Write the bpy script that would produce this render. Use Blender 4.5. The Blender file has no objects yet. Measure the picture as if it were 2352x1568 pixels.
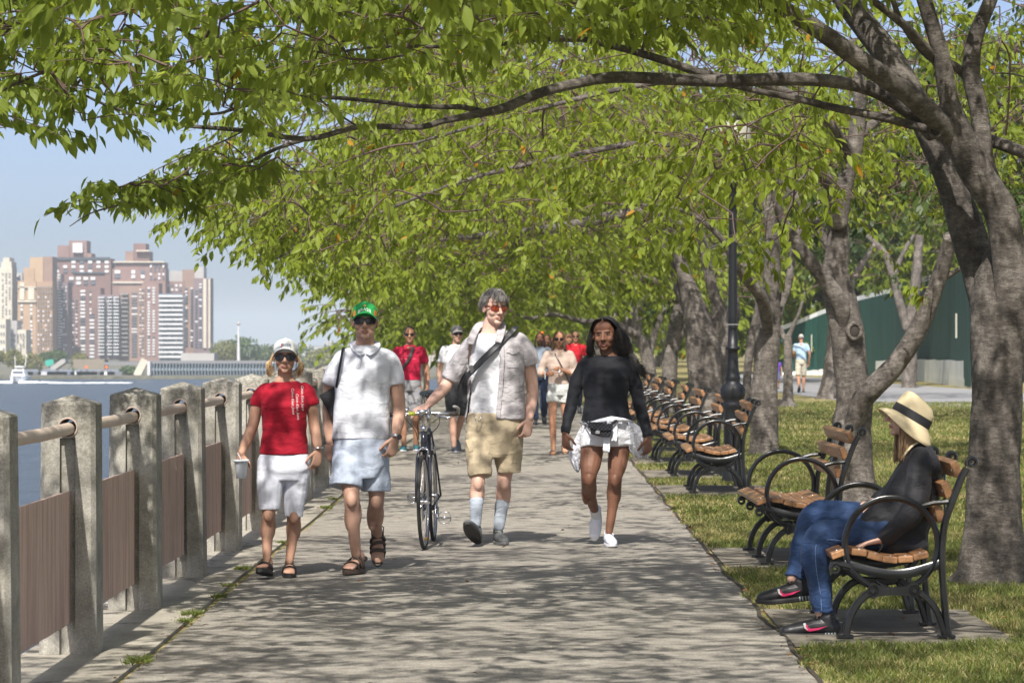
import bpy, bmesh, math, random
import numpy as np
from mathutils import Vector, Matrix, noise
RNG = np.random.default_rng(7)
random.seed(7)
R = math.radians
scene = bpy.context.scene
COL = scene.collection

# ---------------------------------------------------------------- camera, sky, sun, exposure
F = 7200.0            # focal length in pixels of a 2352 px wide picture
CAMH = 1.52
cam_d = bpy.data.cameras.new("camera")
cam_d.sensor_width = 36.0
cam_d.lens = F / 2352 * 36.0
cam_d.clip_start = 0.5
cam_d.clip_end = 9000
cam_d.dof.use_dof = True
cam_d.dof.focus_distance = 19.0
cam_d.dof.aperture_fstop = 9.0
cam = bpy.data.objects.new("camera", cam_d)
cam.location = (0, 0, CAMH)
cam.rotation_euler = (R(90), 0, 0)
COL.objects.link(cam)
scene.camera = cam

SUN_EL, SUN_AZ = 50.0, 188.0     # azimuth clockwise from +Y: behind the camera, slightly left
world = bpy.data.worlds.new("World")
scene.world = world
world.use_nodes = True
wn = world.node_tree
wn.nodes.clear()
sky = wn.nodes.new("ShaderNodeTexSky")
sky.sky_type = 'NISHITA'
sky.sun_disc = False
sky.sun_elevation = R(SUN_EL)
sky.sun_rotation = R(SUN_AZ)
sky.air_density = 0.38
sky.dust_density = 2.3
sky.ozone_density = 0.6
bg = wn.nodes.new("ShaderNodeBackground")
bg.inputs[1].default_value = 0.125
wo = wn.nodes.new("ShaderNodeOutputWorld")
wn.links.new(sky.outputs[0], bg.inputs[0])
wn.links.new(bg.outputs[0], wo.inputs[0])

sun_d = bpy.data.lights.new("sun", 'SUN')
sun_d.energy = 4.3
sun_d.angle = R(0.65)
sun_d.color = (1.0, 0.95, 0.87)
sun = bpy.data.objects.new("sun", sun_d)
az, el = R(SUN_AZ), R(SUN_EL)
sdir = Vector((math.sin(az) * math.cos(el), math.cos(az) * math.cos(el), math.sin(el)))
sun.rotation_euler = sdir.to_track_quat('Z', 'Y').to_euler()
sun.location = sdir * 60
COL.objects.link(sun)

scene.view_settings.view_transform = 'Standard'
scene.view_settings.look = 'None'
scene.view_settings.exposure = 0.82
scene.view_settings.gamma = 1.0
scene.cycles.max_bounces = 8
scene.cycles.transparent_max_bounces = 8
scene.cycles.caustics_reflective = False
scene.cycles.caustics_refractive = False

# ---------------------------------------------------------------- picture to world
def PT(px, py, Y):
    """a point at depth Y that is seen at (px, py) of the 2352 x 1568 picture"""
    s = F / Y
    return Vector(((px - 1176) / s, Y, CAMH + (784 - py) / s))
def GY(py, z=0.0):
    return F * (CAMH - z) / (py - 784)
def GP(px, py, z=0.0):
    return PT(px, py, GY(py, z))

# ---------------------------------------------------------------- objects and their properties
def tag(o, label=None, cat=None, group=None, kind=None):
    if label: o["label"] = label
    if cat: o["category"] = cat
    if group: o["group"] = group
    if kind: o["kind"] = kind
    return o
def thing(name, label, cat, loc=(0, 0, 0), group=None):
    o = bpy.data.objects.new(name, None)
    o.empty_display_size = 0.1
    o.location = loc
    COL.objects.link(o)
    return tag(o, label, cat, group)
def world_loc(o):
    v = Vector((0, 0, 0))
    while o is not None:
        v = v + o.location
        o = o.parent
    return v
def new_mesh(name, v, f, mats, mi=None, smooth=False):
    me = bpy.data.meshes.new(name)
    me.from_pydata([tuple(p) for p in v], [], f)
    if not isinstance(mats, (list, tuple)): mats = [mats]
    for m in mats: me.materials.append(m)
    if mi is not None: me.polygons.foreach_set("material_index", np.asarray(mi, dtype=np.int32))
    if smooth: me.polygons.foreach_set("use_smooth", np.ones(len(me.polygons), dtype=bool))
    me.update()
    return me
def obj(name, me, parent=None, world_coords=True):
    """links a mesh as one object; coordinates are world ones unless told otherwise"""
    o = bpy.data.objects.new(name, me)
    COL.objects.link(o)
    if parent is not None:
        if world_coords:
            w = world_loc(parent)
            me.transform(Matrix.Translation(-w))
        o.parent = parent
    return o
def copy_tree(o, parent=None):
    c = o.copy()
    COL.objects.link(c)
    if parent is not None: c.parent = parent
    for ch in list(o.children): copy_tree(ch, c)
    return c

# ---------------------------------------------------------------- materials
MATS = {}
def nt(m):
    return m.node_tree.nodes, m.node_tree.links
def mat(name, col, rough=0.6, metal=0.0, var=0.0, scale=8.0, bump=0.0, bscale=40.0, spec=0.5, col2=None, stretch=(1, 1, 1), transl=0.0, detail=6, dist=0.01):
    if name in MATS: return MATS[name]
    m = bpy.data.materials.new(name)
    m.use_nodes = True
    n, l = nt(m)
    b = n["Principled BSDF"]
    b.inputs["Base Color"].default_value = (*col, 1)
    b.inputs["Roughness"].default_value = rough
    b.inputs["Metallic"].default_value = metal
    b.inputs["Specular IOR Level"].default_value = spec
    tc = n.new("ShaderNodeTexCoord")
    mp = n.new("ShaderNodeMapping")
    mp.inputs["Scale"].default_value = stretch
    l.new(tc.outputs["Object"], mp.inputs[0])
    if var or col2:
        t = n.new("ShaderNodeTexNoise")
        t.inputs["Scale"].default_value = scale
        t.inputs["Detail"].default_value = detail
        t.inputs["Roughness"].default_value = 0.65
        l.new(mp.outputs[0], t.inputs["Vector"])
        r = n.new("ShaderNodeValToRGB")
        c2 = col2 if col2 else tuple(min(1, c * (1 + var)) for c in col)
        c1 = col if col2 else tuple(c * (1 - var) for c in col)
        r.color_ramp.elements[0].position = 0.35
        r.color_ramp.elements[1].position = 0.65
        r.color_ramp.elements[0].color = (*c1, 1)
        r.color_ramp.elements[1].color = (*c2, 1)
        l.new(t.outputs[0], r.inputs[0])
        l.new(r.outputs[0], b.inputs["Base Color"])
    if bump:
        t2 = n.new("ShaderNodeTexNoise")
        t2.inputs["Scale"].default_value = bscale
        t2.inputs["Detail"].default_value = 5
        l.new(mp.outputs[0], t2.inputs["Vector"])
        bp = n.new("ShaderNodeBump")
        bp.inputs["Strength"].default_value = bump
        bp.inputs["Distance"].default_value = dist
        l.new(t2.outputs[0], bp.inputs["Height"])
        l.new(bp.outputs[0], b.inputs["Normal"])
    if transl:
        out = n["Material Output"]
        tr = n.new("ShaderNodeBsdfTranslucent")
        tr.inputs[0].default_value = (*col, 1)
        mx = n.new("ShaderNodeMixShader")
        mx.inputs[0].default_value = transl
        l.new(b.outputs[0], mx.inputs[1])
        l.new(tr.outputs[0], mx.inputs[2])
        l.new(mx.outputs[0], out.inputs[0])
    MATS[name] = m
    return m

def leaf_mat(name, c1, c2, c3, transl=0.4, rough=0.42):
    m = bpy.data.materials.new(name)
    m.use_nodes = True
    n, l = nt(m)
    b = n["Principled BSDF"]
    a = n.new("ShaderNodeAttribute"); a.attribute_name = "tint"
    r = n.new("ShaderNodeValToRGB")
    e = r.color_ramp.elements
    e[0].position = 0.0; e[0].color = (*c1, 1)
    e[1].position = 1.0; e[1].color = (*c3, 1)
    k = e.new(0.55); k.color = (*c2, 1)
    k2 = e.new(0.93); k2.color = (*c2, 1)
    l.new(a.outputs["Fac"], r.inputs[0])
    l.new(r.outputs[0], b.inputs["Base Color"])
    b.inputs["Roughness"].default_value = rough
    b.inputs["Specular IOR Level"].default_value = 0.25
    tr = n.new("ShaderNodeBsdfTranslucent")
    hs = n.new("ShaderNodeHueSaturation")
    hs.inputs["Saturation"].default_value = 1.1
    hs.inputs["Value"].default_value = 1.7
    hs.inputs["Hue"].default_value = 0.485
    l.new(r.outputs[0], hs.inputs["Color"])
    l.new(hs.outputs[0], tr.inputs[0])
    mx = n.new("ShaderNodeMixShader")
    mx.inputs[0].default_value = transl
    l.new(b.outputs[0], mx.inputs[1]); l.new(tr.outputs[0], mx.inputs[2])
    l.new(mx.outputs[0], n["Material Output"].inputs[0])
    return m

# ---------------------------------------------------------------- shape helpers
class MB:
    """collects shapes into one mesh"""
    def __init__(s): s.v = []; s.f = []; s.mi = []
    def add(s, v, f, mi=0):
        k = len(s.v)
        s.v.extend(v); s.f.extend([tuple(i + k for i in q) for q in f]); s.mi.extend([mi] * len(f))
    def box(s, c, d, mi=0, rz=0.0, taper=1.0, mat3=None):
        hx, hy, hz = d[0] / 2, d[1] / 2, d[2] / 2
        vs = []
        for z, t in ((-hz, 1.0), (hz, taper)):
            for x, y in ((-hx, -hy), (hx, -hy), (hx, hy), (-hx, hy)):
                p = Vector((x * t, y * t, z))
                if mat3 is not None: p = mat3 @ p
                elif rz: p = Matrix.Rotation(rz, 3, 'Z') @ p
                vs.append(p + Vector(c))
        s.add(vs, [(0, 3, 2, 1), (4, 5, 6, 7), (0, 1, 5, 4), (1, 2, 6, 5), (2, 3, 7, 6), (3, 0, 4, 7)], mi)
        return s
    def bar(s, a, b, w, h, up=(0, 0, 1), mi=0):
        a, b = Vector(a), Vector(b)
        d = b - a
        z = d.normalized(); x = Vector(up).cross(z)
        if x.length < 1e-4: x = Vector((1, 0, 0)).cross(z)
        x.normalize(); y = z.cross(x)
        m = Matrix((x, y, z)).transposed()
        s.box((a + b) / 2, (w, h, d.length), mi, mat3=m)
        return s
    def tube(s, pts, rad, n=8, mi=0, caps=True, flat=None, up=None, closed=False):
        """lofted tube; rad a number or a list; flat = (width axis vector, ratio) for oval sections"""
        pts = [Vector(p) for p in pts]
        m = len(pts)
        if not hasattr(rad, '__len__'): rad = [rad] * m
        k = len(s.v)
        ref = Vector(up) if up is not None else None
        prev = None
        rings = []
        for i, p in enumerate(pts):
            if closed: t = pts[(i + 1) % m] - pts[i - 1]
            else: t = pts[min(i + 1, m - 1)] - pts[max(i - 1, 0)]
            if t.length < 1e-9: t = Vector((0, 0, 1))
            t.normalize()
            if ref is not None:
                x = ref.cross(t)
                if x.length < 1e-3: x = Vector((1, 0, 0)).cross(t)
            elif prev is None:
                x = t.orthogonal()
            else:
                x = prev - t * prev.dot(t)
                if x.length < 1e-6: x = t.orthogonal()
            x.normalize(); prev = x
            y = t.cross(x)
            ra = rad[i]
            if hasattr(ra, '__len__'): rx, ry = ra
            else: rx = ry = ra
            for j in range(n):
                a = 2 * math.pi * j / n
                s.v.append(p + x * (rx * math.cos(a)) + y * (ry * math.sin(a)))
        cnt = m if closed else m - 1
        for i in range(cnt):
            i2 = (i + 1) % m
            for j in range(n):
                j2 = (j + 1) % n
                s.f.append((k + i * n + j, k + i * n + j2, k + i2 * n + j2, k + i2 * n + j)); s.mi.append(mi)
        if caps and not closed:
            s.f.append(tuple(k + j for j in reversed(range(n)))); s.mi.append(mi)
            s.f.append(tuple(k + (m - 1) * n + j for j in range(n))); s.mi.append(mi)
        return s
    def limb(s, pts, rad, n=14, up=(0, 1, 0), sub=4, mi=0, flat=False):
        """a smooth tapering limb with round ends (closed)"""
        P, Q = smooth_path(pts, rad, sub)
        if flat: return s.tube(P, Q, n, mi, True, up=up)
        # round ends
        def r_of(q): return q if hasattr(q, '__len__') else (q, q)
        def ends(p, d, q):
            out = []
            for a in (80, 60, 35):
                out.append((p + d * (max(r_of(q)) * math.sin(R(a))), tuple(v * max(0.05, math.cos(R(a))) for v in r_of(q))))
            return out
        d0 = (P[0] - P[1]).normalized(); d1 = (P[-1] - P[-2]).normalized()
        e0 = ends(P[0], d0, Q[0]); e1 = ends(P[-1], d1, Q[-1])[::-1]
        PP = [e[0] for e in e0] + P + [e[0] for e in e1]
        QQ = [e[1] for e in e0] + [r_of(q) for q in Q] + [e[1] for e in e1]
        return s.tube(PP, QQ, n, mi, True, up=up)
    def ball(s, c, r, n=14, m=9, rot=None, mi=0):
        if not hasattr(r, '__len__'): r = (r, r, r)
        k = len(s.v); c = Vector(c)
        for i in range(1, m):
            th = math.pi * i / m
            for j in range(n):
                ph = 2 * math.pi * j / n
                p = Vector((r[0] * math.sin(th) * math.cos(ph), r[1] * math.sin(th) * math.sin(ph), r[2] * math.cos(th)))
                if rot is not None: p = rot @ p
                s.v.append(c + p)
        top = Vector((0, 0, r[2])); bot = Vector((0, 0, -r[2]))
        if rot is not None: top = rot @ top; bot = rot @ bot
        s.v.append(c + top); s.v.append(c + bot)
        t, b = k + (m - 1) * n, k + (m - 1) * n + 1
        for j in range(n):
            j2 = (j + 1) % n
            s.f.append((t, k + j, k + j2)); s.mi.append(mi)
            s.f.append((b, k + (m - 2) * n + j2, k + (m - 2) * n + j)); s.mi.append(mi)
        for i in range(m - 2):
            for j in range(n):
                j2 = (j + 1) % n
                s.f.append((k + i * n + j, k + (i + 1) * n + j, k + (i + 1) * n + j2, k + i * n + j2)); s.mi.append(mi)
        return s
    def loft(s, rings, n=20, mi=0, power=2.0):
        """rings: (centre, rx, ry) horizontal super-ellipses from bottom to top, closed with caps"""
        k = len(s.v)
        for c, rx, ry in rings:
            c = Vector(c)
            for j in range(n):
                a = 2 * math.pi * j / n
                ca, sa = math.cos(a), math.sin(a)
                e = 2.0 / power
                s.v.append(c + Vector((rx * math.copysign(abs(ca) ** e, ca), ry * math.copysign(abs(sa) ** e, sa), 0)))
        m = len(rings)
        for i in range(m - 1):
            for j in range(n):
                j2 = (j + 1) % n
                s.f.append((k + i * n + j, k + i * n + j2, k + (i + 1) * n + j2, k + (i + 1) * n + j)); s.mi.append(mi)
        s.f.append(tuple(k + j for j in reversed(range(n)))); s.mi.append(mi)
        s.f.append(tuple(k + (m - 1) * n + j for j in range(n))); s.mi.append(mi)
        return s
    def lathe(s, c, prof, n=24, mi=0):
        """prof: (radius, z) from bottom to top round a vertical axis"""
        return s.loft([(Vector(c) + Vector((0, 0, z)), r, r) for r, z in prof], n, mi)
    def prism(s, poly, d, mi=0):
        """poly: points of a planar outline, d: extrusion vector"""
        k = len(poly); d = Vector(d)
        v = [Vector(p) for p in poly] + [Vector(p) + d for p in poly]
        f = [tuple(reversed(range(k))), tuple(range(k, 2 * k))]
        for i in range(k):
            j = (i + 1) % k
            f.append((i, j, k + j, k + i))
        s.add(v, f, mi)
        return s
    def build(s, name, mats, parent=None, smooth=False, bevel=0.0):
        me = new_mesh(name, s.v, s.f, mats, s.mi, smooth)
        if bevel:
            bm = bmesh.new(); bm.from_mesh(me)
            bmesh.ops.recalc_face_normals(bm, faces=bm.faces)
            bmesh.ops.bevel(bm, geom=[e for e in bm.edges if e.calc_face_angle(0) > 0.5], offset=bevel, segments=2, affect='EDGES', profile=0.6)
            bm.to_mesh(me); bm.free()
        return obj(name, me, parent)

def smooth_path(pts, rad, sub=4):
    pts = [Vector(p) for p in pts]
    n = len(pts)
    if not hasattr(rad, '__len__'): rad = [rad] * n
    rr = [np.array(q if hasattr(q, '__len__') else (q, q), float) for q in rad]
    P, Q = [], []
    for i in range(n - 1):
        p0 = pts[max(i - 1, 0)]; p1 = pts[i]; p2 = pts[i + 1]; p3 = pts[min(i + 2, n - 1)]
        for k in range(sub):
            t = k / sub
            P.append(0.5 * ((2 * p1) + (p2 - p0) * t + (2 * p0 - 5 * p1 + 4 * p2 - p3) * t * t + (3 * p1 - p0 - 3 * p2 + p3) * t ** 3))
            u = t * t * (3 - 2 * t)
            Q.append(tuple(rr[i] * (1 - u) + rr[i + 1] * u))
    P.append(pts[-1]); Q.append(tuple(rr[-1]))
    return P, Q

def remeshed(mb, voxel, smooth=4, fac=0.5):
    """one continuous closed skin round everything in mb (MB of closed shapes) -> mesh"""
    me = bpy.data.meshes.new("tmp")
    me.from_pydata([tuple(p) for p in mb.v], [], mb.f)
    me.update()
    o = bpy.data.objects.new("tmp", me)
    COL.objects.link(o)
    m = o.modifiers.new("r", 'REMESH'); m.mode = 'VOXEL'; m.voxel_size = voxel; m.use_smooth_shade = True
    if smooth:
        q = o.modifiers.new("s", 'SMOOTH'); q.iterations = smooth; q.factor = fac
    dg = bpy.context.evaluated_depsgraph_get()
    out = bpy.data.meshes.new_from_object(o.evaluated_get(dg))
    bpy.data.objects.remove(o); bpy.data.meshes.remove(me)
    out.polygons.foreach_set("use_smooth", np.ones(len(out.polygons), dtype=bool))
    return out
def coords(me):
    a = np.empty(len(me.vertices) * 3, np.float32); me.vertices.foreach_get("co", a)
    return a.reshape(-1, 3)
def set_coords(me, a):
    me.vertices.foreach_set("co", a.astype(np.float32).ravel()); me.update()
def normals(me):
    a = np.empty(len(me.vertices) * 3, np.float32); me.vertex_normals.foreach_get("vector", a)
    return a.reshape(-1, 3)
def face_centres(me):
    a = np.empty(len(me.polygons) * 3, np.float32); me.polygons.foreach_get("center", a)
    return a.reshape(-1, 3)
def vnoise(c, sx, sy, sz, seed=0.0):
    return np.array([noise.noise(Vector((p[0] * sx + seed, p[1] * sy + seed * 1.7, p[2] * sz - seed))) for p in c], np.float32)
def put_mats(me, mats, idx=None):
    me.materials.clear()
    for m in mats: me.materials.append(m)
    if idx is not None: me.polygons.foreach_set("material_index", np.asarray(idx, np.int32))

def fast_mesh(name, V, F4=None, F3=None, mats=None, tint=None, smooth=False, mi=None):
    """numpy arrays of quads and triangles -> mesh, quickly"""
    me = bpy.data.meshes.new(name)
    V = np.asarray(V, np.float32).reshape(-1, 3)
    parts, starts, tot = [], [], 0
    loops = []
    if F4 is not None and len(F4):
        loops.append(np.asarray(F4, np.int32).ravel()); starts.append(np.arange(len(F4)) * 4); tot = len(F4) * 4
    if F3 is not None and len(F3):
        loops.append(np.asarray(F3, np.int32).ravel()); starts.append(tot + np.arange(len(F3)) * 3)
    L = np.concatenate(loops); S = np.concatenate(starts).astype(np.int32)
    me.vertices.add(len(V)); me.vertices.foreach_set("co", V.ravel())
    me.loops.add(len(L)); me.loops.foreach_set("vertex_index", L)
    me.polygons.add(len(S)); me.polygons.foreach_set("loop_start", S)
    if not isinstance(mats, (list, tuple)): mats = [mats]
    for m in mats: me.materials.append(m)
    if mi is not None: me.polygons.foreach_set("material_index", np.asarray(mi, np.int32))
    if smooth: me.polygons.foreach_set("use_smooth", np.ones(len(S), dtype=bool))
    me.update(calc_edges=True)
    if tint is not None:
        at = me.attributes.new("tint", 'FLOAT', 'POINT')
        at.data.foreach_set("value", np.asarray(tint, np.float32))
    return me

def text_mesh(body, size, mats, extrude=0.0008, shear=0.0, spacing=1.0):
    cu = bpy.data.curves.new("t", 'FONT')
    cu.body = body; cu.size = size; cu.extrude = extrude; cu.shear = shear
    cu.space_character = spacing
    cu.align_x = 'CENTER'; cu.align_y = 'CENTER'; cu.resolution_u = 3
    o = bpy.data.objects.new("t", cu); COL.objects.link(o)
    me = bpy.data.meshes.new_from_object(o.evaluated_get(bpy.context.evaluated_depsgraph_get()))
    bpy.data.objects.remove(o); bpy.data.curves.remove(cu)
    put_mats(me, [mats] if not isinstance(mats, list) else mats)
    return me
# ================================================================ THE SETTING
def XL(Y): return -1.85 + 0.0062 * Y       # seaward edge of the path
def XR(Y): return 1.30 + 0.0051 * Y        # lawn edge of the path
def XP(Y): return -2.085 + 0.0055 * Y       # inner face of the fence posts
WATER_Z = -4.5

def ground_mat(name, cols, scale, fine, bump, rough=0.9, stretch=(1, 1, 1), speck=0.35, cracks=None, patch=0.5):
    m = bpy.data.materials.new(name); m.use_nodes = True
    n, l = nt(m); b = n["Principled BSDF"]
    b.inputs["Roughness"].default_value = rough
    b.inputs["Specular IOR Level"].default_value = 0.25
    tc = n.new("ShaderNodeTexCoord"); mp = n.new("ShaderNodeMapping"); mp.inputs["Scale"].default_value = stretch
    l.new(tc.outputs["Object"], mp.inputs[0])
    def noi(sc, det=6, ro=0.6):
        t = n.new("ShaderNodeTexNoise"); t.inputs["Scale"].default_value = sc; t.inputs["Detail"].default_value = det; t.inputs["Roughness"].default_value = ro
        l.new(mp.outputs[0], t.inputs["Vector"]); return t
    a = noi(scale); r = n.new("ShaderNodeValToRGB")
    e = r.color_ramp.elements
    e[0].position = 0.3; e[0].color = (*cols[0], 1); e[1].position = 0.7; e[1].color = (*cols[-1], 1)
    for i, c in enumerate(cols[1:-1]):
        k = e.new(0.3 + 0.4 * (i + 1) / (len(cols) - 1)); k.color = (*c, 1)
    l.new(a.outputs[0], r.inputs[0])
    f = noi(fine, 3, 0.7)
    rr = n.new("ShaderNodeMapRange"); rr.inputs[1].default_value = 0.3; rr.inputs[2].default_value = 0.7
    rr.inputs[3].default_value = 1 - speck; rr.inputs[4].default_value = 1 + speck
    l.new(f.outputs[0], rr.inputs[0])
    vm = n.new("ShaderNodeVectorMath"); vm.operation = 'SCALE'
    l.new(r.outputs[0], vm.inputs[0]); l.new(rr.outputs[0], vm.inputs["Scale"])
    cur = vm.outputs[0]
    if cracks:
        v = n.new("ShaderNodeTexVoronoi"); v.feature = 'DISTANCE_TO_EDGE'; v.inputs["Scale"].default_value = cracks
        w = noi(3.0, 4); wm = n.new("ShaderNodeMixRGB"); wm.blend_type = 'LINEAR_LIGHT'; wm.inputs[0].default_value = 0.25
        l.new(mp.outputs[0], wm.inputs[1]); l.new(w.outputs["Color"], wm.inputs[2]); l.new(wm.outputs[0], v.inputs["Vector"])
        cr = n.new("ShaderNodeMapRange"); cr.inputs[1].default_value = 0.0; cr.inputs[2].default_value = 0.012; cr.inputs[3].default_value = 0.45; cr.inputs[4].default_value = 1.0
        l.new(v.outputs["Distance"], cr.inputs[0])
        v2 = n.new("ShaderNodeVectorMath"); v2.operation = 'SCALE'; l.new(cur, v2.inputs[0]); l.new(cr.outputs[0], v2.inputs["Scale"]); cur = v2.outputs[0]
    l.new(cur, b.inputs["Base Color"])
    bp = n.new("ShaderNodeBump"); bp.inputs["Strength"].default_value = bump; bp.inputs["Distance"].default_value = 0.004
    l.new(f.outputs[0], bp.inputs["Height"]); l.new(bp.outputs[0], b.inputs["Normal"])
    return m

M_path = ground_mat("path_asphalt", [(0.155, 0.142, 0.122), (0.25, 0.23, 0.198), (0.335, 0.308, 0.265)], 6.5, 70, 1.0, speck=0.55, stretch=(1, 1.5, 1))  # paving tones; the darker blotches also put fine leaf shadow into the colour
M_kerb = ground_mat("kerb_concrete", [(0.22, 0.20, 0.165), (0.32, 0.295, 0.245), (0.39, 0.36, 0.30)], 2.2, 70, 0.5, speck=0.25, cracks=0.5)
M_pad = ground_mat("pad_concrete", [(0.12, 0.108, 0.085), (0.24, 0.215, 0.175)], 3.0, 110, 0.8, speck=0.45)
M_soil = ground_mat("lawn_soil", [(0.07, 0.075, 0.025), (0.15, 0.14, 0.05), (0.30, 0.25, 0.12), (0.12, 0.12, 0.04)], 0.8, 30, 1.0, speck=0.5)
M_road = ground_mat("road_asphalt", [(0.20, 0.205, 0.21), (0.27, 0.27, 0.275)], 0.4, 60, 0.4, speck=0.2)
M_land = ground_mat("far_land", [(0.10, 0.10, 0.07), (0.17, 0.16, 0.12)], 0.05, 0.6, 0.2, speck=0.3)
M_seawall = ground_mat("seawall_stone", [(0.10, 0.10, 0.09), (0.17, 0.16, 0.14)], 0.8, 8, 0.8, speck=0.3)

def sheet(name, fL, fR, y0, y1, z, m, n=40, kind="structure"):
    v, f = [], []
    for i in range(n + 1):
        Y = y0 + (y1 - y0) * i / n
        v += [(fL(Y), Y, z), (fR(Y), Y, z)]
    for i in range(n): f.append((2 * i, 2 * i + 1, 2 * i + 3, 2 * i + 2))
    o = obj(name, new_mesh(name, v, f, m)); tag(o, kind=kind); return o

sheet("ground", lambda Y: XL(Y) - 0.60, lambda Y: 240.0, -40, 420, -0.006, M_soil)
# the path: slightly uneven slabs of worn concrete with a soft edge
def ewob(Y): return 0.045 * noise.noise(Vector((Y * .9, 9, 0))) + 0.02 * noise.noise(Vector((Y * 5, 9, 0)))
def path_mesh():
    v, f = [], []
    ys = [-30] + list(np.arange(6, 60, 0.25)) + list(np.arange(60, 260, 4))
    for i, Y in enumerate(ys):
        wl = 0.018 * noise.noise(Vector((Y * 1.7, 3, 0))); wr = ewob(Y)
        v += [(XL(Y) + wl + 0.02, Y, 0.0), (XR(Y) + wr, Y, 0.0)]
    for i in range(len(ys) - 1): f.append((2 * i, 2 * i + 1, 2 * i + 3, 2 * i + 2))
    return new_mesh("path", v, f, M_path)
tag(obj("path", path_mesh()), kind="structure")
sheet("path_expansion_joint", lambda Y: XR(Y) + ewob(Y) - 0.008, lambda Y: XR(Y) + ewob(Y) + 0.016, 6, 80, 0.006, mat("joint_dark", (0.045, 0.035, 0.025), 0.95), 300)
def kerb_mesh():
    mb = MB()
    Y = -22.0
    while Y < 260:
        L = 2.45
        a, b = Y + 0.006, Y + L - 0.006
        lx = lambda y: XP(y) - 0.36
        rx = lambda y: XL(y) - 0.012 + 0.012 * math.sin(y * 3.1)
        z1, z0 = 0.016, -0.3
        v = [(lx(a), a, z1), (rx(a), a, z1), (rx(b), b, z1), (lx(b), b, z1), (lx(a), a, z0), (rx(a), a, z0), (rx(b), b, z0), (lx(b), b, z0)]
        mb.add(v, [(0, 1, 2, 3), (0, 4, 5, 1), (1, 5, 6, 2), (2, 6, 7, 3), (3, 7, 4, 0)])
        Y += L
    return mb.build("kerb", M_kerb)
tag(kerb_mesh(), kind="structure")
sw = MB()
for Y in range(-40, 300, 10):
    x0, x1 = XP(Y) - 0.40, XP(Y + 10) - 0.40
    sw.add([(x0, Y, -0.02), (x1, Y + 10, -0.02), (x1, Y + 10, WATER_Z - 1), (x0, Y, WATER_Z - 1), (x0 - 0.0, Y, -0.02)], [(0, 1, 2, 3)])
tag(sw.build("seawall", M_seawall), kind="structure")

# river
M_water = bpy.data.materials.new("river_water"); M_water.use_nodes = True
n, l = nt(M_water); b = n["Principled BSDF"]
b.inputs["Base Color"].default_value = (0.045, 0.058, 0.066, 1); b.inputs["Roughness"].default_value = 0.26; b.inputs["IOR"].default_value = 1.33
tc = n.new("ShaderNodeTexCoord"); mp = n.new("ShaderNodeMapping"); mp.inputs["Scale"].default_value = (1.0, 0.45, 1); l.new(tc.outputs["Object"], mp.inputs[0])
t1 = n.new("ShaderNodeTexNoise"); t1.inputs["Scale"].default_value = 0.55; t1.inputs["Detail"].default_value = 7; t1.inputs["Roughness"].default_value = 0.62; l.new(mp.outputs[0], t1.inputs[0])
t2 = n.new("ShaderNodeTexNoise"); t2.inputs["Scale"].default_value = 0.07; t2.inputs["Detail"].default_value = 3; l.new(mp.outputs[0], t2.inputs[0])
ad = n.new("ShaderNodeMath"); ad.operation = 'MULTIPLY_ADD'; ad.inputs[1].default_value = 1.6; l.new(t2.outputs[0], ad.inputs[0]); l.new(t1.outputs[0], ad.inputs[2])
bp = n.new("ShaderNodeBump"); bp.inputs["Strength"].default_value = 1.0; bp.inputs["Distance"].default_value = 1.6
l.new(ad.outputs[0], bp.inputs["Height"]); l.new(bp.outputs[0], b.inputs["Normal"])
tag(obj("water", new_mesh("water", [(-1500, -60, WATER_Z), (40, -60, WATER_Z), (40, 2500, WATER_Z), (-1500, 2500, WATER_Z)], [(0, 1, 2, 3)], M_water)), kind="structure")

# far bank
BY = F * (CAMH - WATER_Z) / 86.0      # 504 m
bank = MB()
bank.box((-400, BY + 2000, WATER_Z - 0.9), (3600, 4000, 2.6))
tag(bank.build("far_ground", M_land), kind="structure")
# the ground and horizon straight on and to the right
tag(obj("far_lawn", new_mesh("far_lawn", [(-3, 420, -0.02), (900, 420, -0.02), (1500, 7000, -0.02), (-40, 7000, -0.02)], [(0, 1, 2, 3)], M_land)), kind="structure")

# road on the right, seen between the trunks
rp = [(1782, 862), (1900, 868), (2035, 880), (2223, 893), (2500, 915), (2500, 962), (2210, 937), (2013, 930), (1782, 900), (1700, 893), (1700, 855)]
pts = [GP(*p) + Vector((0, 0, 0.002)) for p in rp]
tag(obj("road", new_mesh("road", pts, [tuple(range(len(pts)))[::-1]], M_road)), kind="structure")

# concrete pads under the benches
BENCH_Y = [(15.95, 17.45), (21.2, 22.7), (31.2, 32.7), (35.1, 36.6), (39.2, 40.7), (43.1, 44.6), (47.2, 48.7), (51.6, 53.1), (56.5, 58.0)]
pads = MB()
for a, b_ in BENCH_Y:
    a -= 0.30; b_ += 0.28
    jag = lambda k: 0.03 * noise.noise(Vector((k * 3.3, a, 0)))
    poly = [(XR(a) + 0.03, a + jag(1), 0.0), (XR(a) + 0.75, a + jag(2), 0), (XR(a) + 1.18 + jag(3), a + 0.06, 0), (XR(b_) + 1.16 + jag(4), b_ - .05, 0), (XR(b_) + 0.6, b_ + jag(5), 0), (XR(b_) + 0.03, b_ + jag(6), 0)]
    pads.prism(poly, (0, 0, 0.010))
tag(pads.build("concrete_pads", M_pad), kind="structure")

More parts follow.
